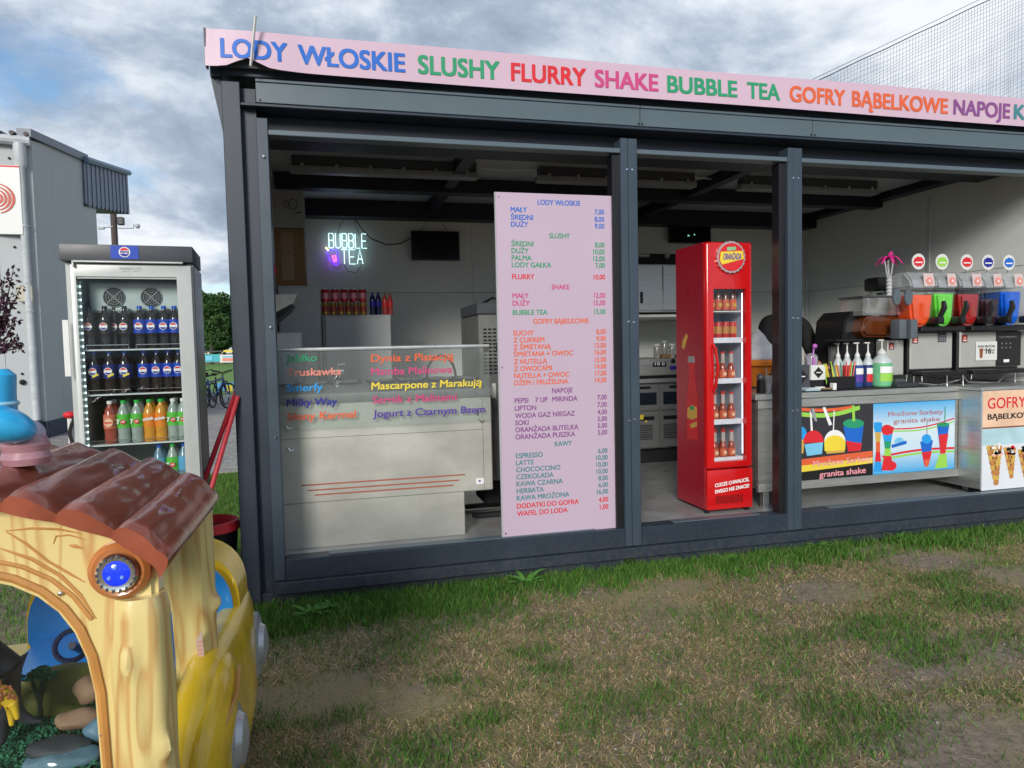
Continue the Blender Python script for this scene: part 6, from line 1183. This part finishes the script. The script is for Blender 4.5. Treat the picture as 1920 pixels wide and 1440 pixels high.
arc = arc+[(2*AC-x, z) for x, z in arc[-2::-1]]
YN, YF_ = -2.66, -2.0
# one moulded, glossy shell: overlapping log ridges running front to back
def arcpt(s):
    """s runs 0..12 along the arc control points; Catmull-Rom"""
    i = min(11, int(s)); f = s-i; P_ = [Vector(arc[max(0, min(12, i+k))]) for k in (-1, 0, 1, 2)]
    return .5*((2*P_[1])+(-P_[0]+P_[2])*f+(2*P_[0]-5*P_[1]+4*P_[2]-P_[3])*f*f+(-P_[0]+3*P_[1]-3*P_[2]+P_[3])*f**3)
NS, NY_ = 300, 44; top_, bot_ = [], []
for a_i in range(NS+1):
    s = 12*a_i/NS; p = arcpt(s); d = arcpt(min(12, s+.02))-arcpt(max(0, s-.02)); d.normalize(); nrm = Vector((d.y, -d.x)); nrm = nrm if nrm.y > 0 else -nrm
    t = (s % 1.0) if s <= 6 else (1-(s % 1.0)) % 1.0
    # ridge: crest close to the upper side of every log, long slope to the eave side
    tt = 1-t; hgt = .026*math.sin(math.pi*min(1, max(0, tt))**.62) if 0 < tt < 1 else 0
    eave = max(0, 1-min(s, 12-s)/.35); 
    rt_, rb_ = [], []
    for j in range(NY_+1):
        f = j/NY_; y = YN-.012*abs(math.sin(math.pi*s))+(YF_-YN)*f; lip = math.sin(min(1, f*16)*math.pi/2)*math.sin(min(1, (1-f)*16)*math.pi/2)
        nz_ = noise.noise(Vector((p.x*40, y*9, p.y*20)))*.0032+noise.noise(Vector((p.x*60, y*22, 3)))*.0009
        h_ = (hgt+nz_)*(.72+.28*lip)+.004*lip-.055*eave**2.2
        q_ = p+nrm*h_; rt_.append((q_.x+(.012*math.sin(math.pi*eave)*(1 if s < 6 else -1)), y, q_.y))
        q2 = p-nrm*(.020+.016*eave**1.5); rb_.append((q2.x, y+(.004 if j == 0 else 0), q2.y))
    top_.append(rt_); bot_.append(rb_)
n_ = NY_+1; vs = [v for r_ in top_ for v in r_]+[v for r_ in bot_ for v in r_]; o_ = (NS+1)*n_; fs = []
for i in range(NS):
    for j in range(NY_): fs.append((i*n_+j, i*n_+j+1, (i+1)*n_+j+1, (i+1)*n_+j)); fs.append((o_+i*n_+j, o_+(i+1)*n_+j, o_+(i+1)*n_+j+1, o_+i*n_+j+1))
    fs.append((i*n_, (i+1)*n_, o_+(i+1)*n_, o_+i*n_)); fs.append(((i+1)*n_+NY_, i*n_+NY_, o_+i*n_+NY_, o_+(i+1)*n_+NY_))
for j in range(NY_): fs.append((j, o_+j, o_+j+1, j+1)); e0 = NS*n_; fs.append((e0+j+1, o_+e0+j+1, o_+e0+j, e0+j))
rf_ = B().add(vs, fs).ob('roof', logm, RD)
def off(d): 
    o = []
    for i, (x, z) in enumerate(arc):
        j0, j1 = max(0, i-1), min(len(arc)-1, i+1); tx, tz = arc[j1][0]-arc[j0][0], arc[j1][1]-arc[j0][1]; l_ = math.hypot(tx, tz); nx_, nz_ = tz/l_, -tx/l_
        if nz_ < 0: nx_, nz_ = -nx_, -nz_
        o.append((x+nx_*d, z+nz_*d))
    return o

# arch frames
def superarch(cx, w, z0, h, n=3.4, k=18):
    o = []
    for i in range(k+1):
        a = math.pi*i/k; c, s = math.cos(a), math.sin(a); o.append((cx+w*abs(c)**(2/n)*(1 if c > 0 else -1), z0+h*abs(s)**(2/n)))
    return o
def archframe(name, y0, y1, w_in, top_in, w_out, zlow, m, z0=.62):
    inn = superarch(AC, w_in, z0, top_in-z0); outr = [(min(AC+w_out, max(AC-w_out, p.x)), p.y-.012) for p in (arcpt(12*i/18) for i in range(19))]
    ou = [(AC+w_out, zlow)]+outr+[(AC-w_out, zlow)]; ii = [(AC+w_in, zlow)]+inn+[(AC-w_in, zlow)]
    # outer top follows the roof
    bm_ = bmesh.new(); n = len(ou)
    A_ = [bm_.verts.new((x, y0, z)) for x, z in ou]; B_ = [bm_.verts.new((x, y0, z)) for x, z in ii]; C_ = [bm_.verts.new((x, y1, z)) for x, z in ou]; D_ = [bm_.verts.new((x, y1, z)) for x, z in ii]
    for i in range(n-1):
        bm_.faces.new((A_[i], A_[i+1], B_[i+1], B_[i])); bm_.faces.new((C_[i+1], C_[i], D_[i], D_[i+1])); bm_.faces.new((A_[i+1], A_[i], C_[i], C_[i+1])); bm_.faces.new((B_[i], B_[i+1], D_[i+1], D_[i]))
    bmesh.ops.recalc_face_normals(bm_, faces=bm_.faces)
    es = [e for e in bm_.edges if all(v in B_ for v in e.verts) or all(v in A_ for v in e.verts)]
    bmesh.ops.bevel(bm_, geom=es, offset=.012, segments=3, affect='EDGES')
    return B().bm(bm_).ob(name, m, RD)
fa = archframe('front_frame', -2.62, -2.56, .435, 1.065, .565, .12, wood)
inn = superarch(AC, .452, .62, .465); ii = [(AC+.452, .15)]+inn+[(AC-.452, .15)]
B().tube([(x, -2.622, z) for x, z in ii], .009, 6).ob('painted_groove', woodo, RD)
ii2 = superarch(AC, .475, .62, .49)[3:16]; B().tube([(x, -2.621, z) for x, z in ii2], .005, 6).ob('painted_groove', woodo, RD)
archframe('rear_frame', -2.07, -2.02, .47, 1.0, .55, .5, wood, .60)
B().box(AC-.455, AC+.455, -2.575, -2.571, .14, 1.09, 0).ob('front_window', glass('ride glass', (.97, .985, .98), .02, .035), RD, smooth=False)
# log posts
def logpost(cx, cy, r, z0, z1, name, seed=0, knots=()):
    vs = []; ns, nc = 40, 36
    for s in range(ns+1):
        f = s/ns; z = z0+(z1-z0)*f; e = 1-.16*max(0, (f-.94)/.06)**2
        for k in range(nc):
            a = 2*math.pi*k/nc; rr = r*e*(1+.035*math.sin(a*7+seed+.6*math.sin(z*9)))+noise.noise(Vector((math.cos(a)*2, math.sin(a)*2+seed, z*5)))*.005
            for kz, ka, kr in knots: d_ = ((z-kz)/.022)**2+((a-ka)/.28)**2; rr += kr*math.exp(-d_)
            vs.append((cx+rr*math.cos(a), cy+rr*math.sin(a), z))
    return B().add(vs, [(s*nc+k, s*nc+(k+1) % nc, (s+1)*nc+(k+1) % nc, (s+1)*nc+k) for s in range(ns) for k in range(nc)]+[tuple(range(nc))[::-1], tuple(ns*nc+k for k in range(nc))]).ob(name, wood, RD)
logpost(-.425, -2.60, .060, .10, .985, 'log_post', 1, ((.86, R(255), .016), (.66, R(318), .018)))
logpost(2*AC+.425, -2.60, .060, .10, .985, 'log_post', 2)
logpost(-.415, -2.03, .048, .45, 1.06, 'log_post', 3, ((.80, R(200), .02), (.76, R(345), .02)))
logpost(2*AC+.415, -2.03, .048, .45, 1.06, 'log_post', 4)
# painted knots and grain
def knot(px, py, rx, rz, Yk): q = at(px, py, Y=Yk); B().tube([(q.x+rx*math.cos(a), Yk, q.z+rz*math.sin(a)) for a in [k*math.pi/8 for k in range(16)]], .0022, 5, closed=True).ob('painted_ring', woodo, RD)
def stripe(pts, Yk, r=.0028): B().tube([at(x, y, Y=Yk) for x, y in pts], [r*.4]+[r]*(len(pts)-2)+[r*.3], 6).ob('painted_line', woodo, RD)
Yk = -2.6205
stripe([(10, 995), (60, 990), (110, 992), (150, 1000)], Yk); stripe([(12, 997), (50, 1020), (90, 1052), (130, 1075), (160, 1092)], Yk); stripe([(100, 1020), (105, 1005), (130, 1003), (160, 1012)], Yk, .002); stripe([(130, 1022), (142, 1024), (154, 1028)], Yk, .0045); stripe([(0, 1028), (60, 1048), (115, 1080), (150, 1115), (180, 1160)], Yk, .004)
# lamp
q = at(222, 1072, Y=-2.64); 
b = B(); b.lathe([(.062, .0), (.060, .014), (.050, .024), (.040, .020), (.036, .010)], (0, 0, 0), 32, Matrix.Rotation(R(90), 3, 'X')); b.v = [(x+q.x, y-2.62, z+q.z) for x, y, z in b.v]; b.ob('lamp_boss', mat('orange brown boss', (.48, .17, .05), .3, var=.2, coat=.4), RD)
b = B(); b.lathe([(.030, .02), (.040, .022), (.041, .030), (.036, .036), (.029, .034)], (0, 0, 0), 32, Matrix.Rotation(R(90), 3, 'X')); b.v = [(x+q.x, y-2.62, z+q.z) for x, y, z in b.v]; lr = b.ob('lamp_ring', chrome, RD)
for k in range(18): a_ = 2*math.pi*k/18; B().box(q.x+.036*math.cos(a_)-.002, q.x+.036*math.cos(a_)+.002, -2.660, -2.655, q.z+.036*math.sin(a_)-.003, q.z+.036*math.sin(a_)+.003, 0).ob('ring_notch', dark_g, lr)
B().sphere((q.x, -2.648, q.z), .030, 14, None, (1, .45, 1)).ob('lamp_lens', mat('blue lens', (.005, .03, .75), .08, var=.2, vs=50, coat=1, emit=.25, ecol=(.01, .05, 1)), RD)
for k in range(3): a_ = R(90+120*k); B().sphere((q.x+.014*math.cos(a_), -2.6605, q.z+.014*math.sin(a_)), .0045, 6).ob('lens_bead', mat('pale bead', (.15, .3, .9), .1, coat=1), RD)
for px, py in ((113, 1113), (177, 1251), (192, 1378)): q = at(px, py, Y=-2.625); B().sphere(q, .0055, 8, None, (1, .6, 1)).ob('screw', chrome, RD)
for px, py, X_ in ((362, 1049, -.37), (378, 1215, -.366), (362, 1297, -.36)): q = at(px, py, Y=-2.07); B().sphere(q, .005, 8).ob('screw', chrome, RD)
# side window, sticker
B().prism([(-2.55, .50), (-2.07, .50), (-2.07, 1.04), (-2.55, 1.04)], -.418, -.414, 'X').ob('side_window', glass('ride glass', (.97, .985, .98), .02, .035), RD, smooth=False)
A = at(366, 1182, Y=-2.10); A2 = at(379, 1255, Y=-2.10); B().prism([(A.x, A.z-.03), (A.x+.018, A.z), (A.x+.022, A2.z+.025), (A.x+.012, A2.z)], -2.104, -2.101, 'Y').ob('warning_sticker', mat('sticker paper', (.62, .45, .38), .5), RD, smooth=False)
for k in range(5): B().box(A.x+.004, A.x+.017, -2.106, -2.1045, A.z-.035-.012*k, A.z-.032-.012*k, 0).ob('sticker_line', I['salmon'], RD)
# car body: side shell, base, fenders
def shell(secs, name, m, n=24):
    """secs: list of (y, cx, cz, rx, rz, power)"""
    vs = []
    for y, cx_, cz_, rx, rz_, pw in secs:
        for k in range(n): a = 2*math.pi*k/n; c, s = math.cos(a), math.sin(a); vs.append((cx_+rx*abs(c)**(2/pw)*(1 if c > 0 else -1), y, cz_+rz_*abs(s)**(2/pw)*(1 if s > 0 else -1)))
    fs = [(i*n+k, i*n+(k+1) % n, (i+1)*n+(k+1) % n, (i+1)*n+k) for i in range(len(secs)-1) for k in range(n)]+[tuple(range(n))[::-1], tuple((len(secs)-1)*n+k for k in range(n))]
    o = B().add(vs, fs).ob(name, m, RD); o.data.shade_smooth(); a_ = o.data.attributes.get('sharp_edge'); a_ and o.data.attributes.remove(a_); md = o.modifiers.new('s', 'SUBSURF'); md.levels = md.render_levels = 2; return o
shell([(-2.42, -.43, .22, .02, .10, 2.5), (-2.38, -.42, .27, .045, .20, 2.6), (-2.30, -.405, .31, .065, .26, 2.8), (-2.20, -.40, .335, .072, .285, 3), (-2.05, -.397, .35, .074, .285, 3), (-1.9, -.395, .34, .074, .27, 3), (-1.6, -.395, .33, .072, .26, 3), (-1.3, -.40, .33, .068, .26, 3), (-1.22, -.42, .32, .03, .22, 3)], 'side_body', yel)
shell([(-2.40, -.375, .36, .03, .10, 2), (-2.3, -.365, .42, .045, .13, 2.2), (-2.15, -.36, .47, .052, .14, 2.4), (-2.02, -.36, .50, .048, .10, 2.4), (-1.9, -.37, .46, .04, .10, 2.2), (-1.75, -.38, .40, .02, .06, 2)], 'fender', yel)
B().tube([at(x, y, Y=Y_) for x, y, Y_ in ((345, 1440, -2.33), (380, 1400, -2.3), (420, 1360, -2.25), (444, 1300, -2.15), (448, 1250, -2.05))], .006, 6).ob('ochre_edge_line', woodo, RD)
B().box(2*AC+.33, -.47, -2.52, -1.2, .08, .40, .05, 3).ob('lower_body', yel, RD)
B().box(2*AC+.33, 2*AC+.47, -2.4, -1.22, .1, .60, .05, 3).ob('side_body', yel, RD)
B().box(AC-.56, AC+.56, -2.62, -2.50, .05, .30, .03, 3).ob('front_bumper', wood, RD)
for wy in (-2.02, -1.36):
    for sx_ in (1, -1):
        wx = -.352 if sx_ > 0 else 2*AC+.352; w = B().lathe([(.10, -.03), (.125, -.02), (.13, 0), (.125, .02), (.10, .03)], (wx, wy, .32 if wy < -1.5 else .34), 26, Matrix.Rotation(R(90), 3, 'Y')).ob('wheel', chrome if 0 else mat('silver painted plastic', (.50, .52, .55), .3, metal=.5), RD)
        B().lathe([(.085, .0), (.07, .02), (.03, .03), (.001, .032)], (wx+sx_*.028, wy, .32 if wy < -1.5 else .34), 20, Matrix.Rotation(R(90*sx_), 3, 'Y')).ob('hub', mat('silver painted plastic', (.50, .52, .55), .3, metal=.5), w)
# seat shell
def sa(cx, w, z0, h, n=3.0): return superarch(cx, w, z0, h, n)
B().prism([(-.36, .45)]+sa(-.70, .34, .55, .26)+[(-1.04, .45)], -1.62, -1.34, 'Y', .03).ob('seat_shell', yel, RD)
B().prism([(-.378, .46)]+sa(-.70, .322, .55, .24)+[(-.985, .46)], -1.632, -1.622, 'Y').ob('seat_back', bluep, RD)
B().box(-1.0, -.47, -1.95, -1.62, .44, .56, .03, 3).ob('seat_cushion', bluep, RD)
q = at(135, 1210, Y=-1.98); B().tube([(q.x+.045*math.cos(a), -1.98+.02*math.sin(a), q.z+.038*math.sin(a)) for a in [k*math.pi/12 for k in range(24)]], .008, 8, closed=True).tube([q, q+Vector((0, .1, -.06))], .012, 6).ob('steering_wheel', mat('dark blue plastic', (.01, .015, .06), .35), RD)
# diorama
dg = mat('flocked green', (.03, .11, .055), .95, var=.5, vs=35, bump=.6, bs=120)
vs = []; nx_, ny_ = 60, 40
def hz(x, y):
    f = (y+2.55)/.45; return .50+.05*f+.035*noise.noise(Vector((x*7, y*7, 1)))+.05*math.exp(-((x+.62)/.12)**2-((y+2.18)/.08)**2)
for j in range(ny_+1):
    for i in range(nx_+1): x = AC-.46+.92*i/nx_; y = -2.555+.46*j/ny_; vs.append((x, y, hz(x, y)))
B().add(vs, [(j*(nx_+1)+i, j*(nx_+1)+i+1, (j+1)*(nx_+1)+i+1, (j+1)*(nx_+1)+i) for j in range(ny_) for i in range(nx_)]).ob('diorama_ground', dg, RD)
olive = mat('olive moulded hill', (.16, .17, .04), .6, var=.2, vs=8)
for px, py, Yh, s_, sc_ in ((125, 1275, -2.16, .13, (1.3, .6, .8)), (40, 1290, -2.18, .10, (1.4, .6, .6))): q = at(px, py, Y=Yh); B().sphere((q.x, Yh, q.z-.04), s_*.8, 14, None, sc_).ob('moulded_hill', olive, RD)
tanr = mat('tan rock', (.30, .19, .12), .7, var=.25, vs=12)
for px, py, Yh, s_, sc_, m_ in ((165, 1295, -2.26, .034, (1, .8, .9), tanr), (148, 1350, -2.33, .038, (1.5, .8, .7), tanr), (188, 1370, -2.38, .032, (1, .8, .9), mat('blue rock', (.10, .2, .28), .5)), (115, 1425, -2.42, .05, (1.7, .8, .5), mat('pond blue', (.12, .22, .28), .15, var=.4, vs=10, coat=.5)), (110, 1402, -2.40, .045, (1.6, .7, .5), mat('dark pond bank', (.03, .04, .045), .6))):
    q = at(px, py, Y=Yh); b = B().sphere((q.x, Yh, q.z), s_, 14, None, sc_); b.v = [(x+.012*noise.noise(Vector((x*26, y*26, z*26))), y, z+.014*noise.noise(Vector((x*22, z*30, y*19)))) for x, y, z in b.v]; b.ob('rock' if m_ is tanr else 'pond_rock', m_, RD)
tips = []
for k in range(200):
    x = rnd.uniform(AC-.1, -.52); y = rnd.uniform(-2.52, -2.16); tips.append((x, y, hz(x, y)+.008, .03, .014))
leafcloud('fern_clumps', tips, 30000, .0055, mat('teal moss', (.035, .17, .09), .9, var=.5, vs=60), RD, seed=21, kind='stuff')
q = at(75, 1345, Y=-2.22); T = thing('toy_tree', 'small dark toy tree inside the ride window', 'toy tree', tuple(q)); b = B()
for p in ([(75, 1350), (74, 1310), (77, 1285), (76, 1265)], [(74, 1315), (65, 1290), (58, 1272)], [(75, 1300), (84, 1280), (90, 1270)]): b.tube([at(x, y, Y=-2.22) for x, y in p], [.006, .005, .003, .002][:len(p)], 6)
b.ob('trunk', mat('toy trunk', (.03, .05, .03), .7), T); leafcloud('crown', [(*at(x, y, Y=-2.22), .022, .008) for x, y in ((58, 1268), (76, 1258), (90, 1268), (72, 1264))], 500, .006, mat('toy foliage', (.05, .22, .10), .8, var=.4, vs=60), T, seed=4)
# toy dinosaur seen from behind: body and tail
T = thing('toy_dinosaur', 'dark grey toy dinosaur with a long tail behind the ride window', 'toy animal', tuple(at(10, 1330, Y=-2.35)))
p_ = lambda x, y, Y_=-2.35: tuple(at(x, y, Y=Y_))
skin('body', [p_(-25, 1245), p_(-2, 1262), p_(15, 1300), p_(28, 1330), p_(45, 1345), p_(62, 1352), p_(80, 1352), p_(-50, 1225), p_(-75, 1190), p_(-95, 1150), p_(0, 1350), p_(-2, 1400), p_(-55, 1340), p_(-58, 1400)], [(0, 1), (1, 2), (2, 3), (3, 4), (4, 5), (5, 6), (0, 7), (7, 8), (8, 9), (2, 10), (10, 11), (7, 12), (12, 13)], [.055, .052, .034, .022, .014, .009, .004, .05, .03, .022, .022, .018, .022, .018], mat('toy dark grey', (.04, .042, .055), .45, var=.25, vs=20), T)
T = thing('toy_giraffe', 'yellow toy giraffe with brown patches behind the ride window', 'toy animal', tuple(at(10, 1400, Y=-2.42)))
gy = mat('giraffe yellow', (.70, .46, .03), .45); p_ = lambda x, y, Y_=-2.44: tuple(at(x, y, Y=Y_))
skin('body', [p_(18, 1305), p_(0, 1300), p_(-25, 1300), p_(-45, 1260), p_(-60, 1200), p_(-75, 1200), p_(27, 1325), p_(33, 1350), p_(20, 1335, -2.42), p_(22, 1362, -2.42), p_(-20, 1335), p_(-22, 1365), p_(-8, 1330), p_(-6, 1360)], [(0, 1), (1, 2), (2, 3), (3, 4), (4, 5), (0, 6), (6, 7), (0, 8), (8, 9), (2, 10), (10, 11), (1, 12), (12, 13)], [.018, .024, .022, .012, .010, .008, .009, .005, .009, .005, .008, .005, .008, .005], gy, T, root=1)
for k in range(26):
    a_ = rnd.uniform(0, 1); q = at(-22+46*a_, 1288+rnd.uniform(0, 34)-4*a_, Y=-2.468-.0*a_); B().sphere((q.x, -2.4635+.006*abs(rnd.random()), q.z), rnd.uniform(.0035, .0055), 6, None, (1, .35, 1)).ob('brown_patch', I['brown'], T)
# figure on the roof
T = thing('roof_figure', 'cyan and pale pink plastic animal figure sitting on the brown ride roof', 'plastic figure', (-.9, -2.4, 1.28))
cyanp = mat('glossy cyan plastic', (.03, .42, .78), .3, var=.3, vs=12, coat=.4, stretch=(1, 1, .5)); pinkp = mat('mauve plastic', (.42, .22, .25), .35, var=.25, vs=10, coat=.3)
FYq = -2.42; b_ = lambda x, y: at(x, y, Y=FYq)
q0, q1 = b_(10, 885), b_(10, 800)
prof = [(.046, 0), (.051, .015), (.045, .03), (.049, .045), (.042, .06), (.035, .075)]
B().lathe(prof, (b_(-2, 0).x, FYq, b_(0, 872).z), 24).ob('lower_body', pinkp, T)
c = b_(16, 790); B().sphere((c.x, FYq-.045, c.z), .064, 16, Matrix.Rotation(R(-22), 3, 'Y') if 0 else Matrix.Rotation(R(22), 3, 'Y'), (1.15, .9, .62)).ob('rounded_front', cyanp, T)
c = b_(22, 812); B().sphere((b_(-14, 0).x, FYq, b_(0, 815).z), .045, 14, None, (1.2, .9, .8)).ob('pale_collar', mat('pale lilac plastic', (.45, .42, .55), .35, coat=.3), T)
c = b_(-4, 752); B().tube([(b_(-8, 770).x, FYq, b_(0, 775).z), (b_(-6, 740).x, FYq, b_(0, 740).z), (b_(-6, 690).x, FYq, b_(0, 702).z), (b_(-6, 690).x, FYq, b_(0, 692).z)], [.042, .037, .036, .022], 20).ob('upper_body', cyanp, T)
B().tube([(b_(-7, 758).x+.039*math.cos(a), FYq+.039*math.sin(a), b_(0, 757).z) for a in [k*math.pi/10 for k in range(20)]], .006, 6, closed=True).ob('pale_band', mat('pale cyan band', (.35, .62, .75), .3), T)
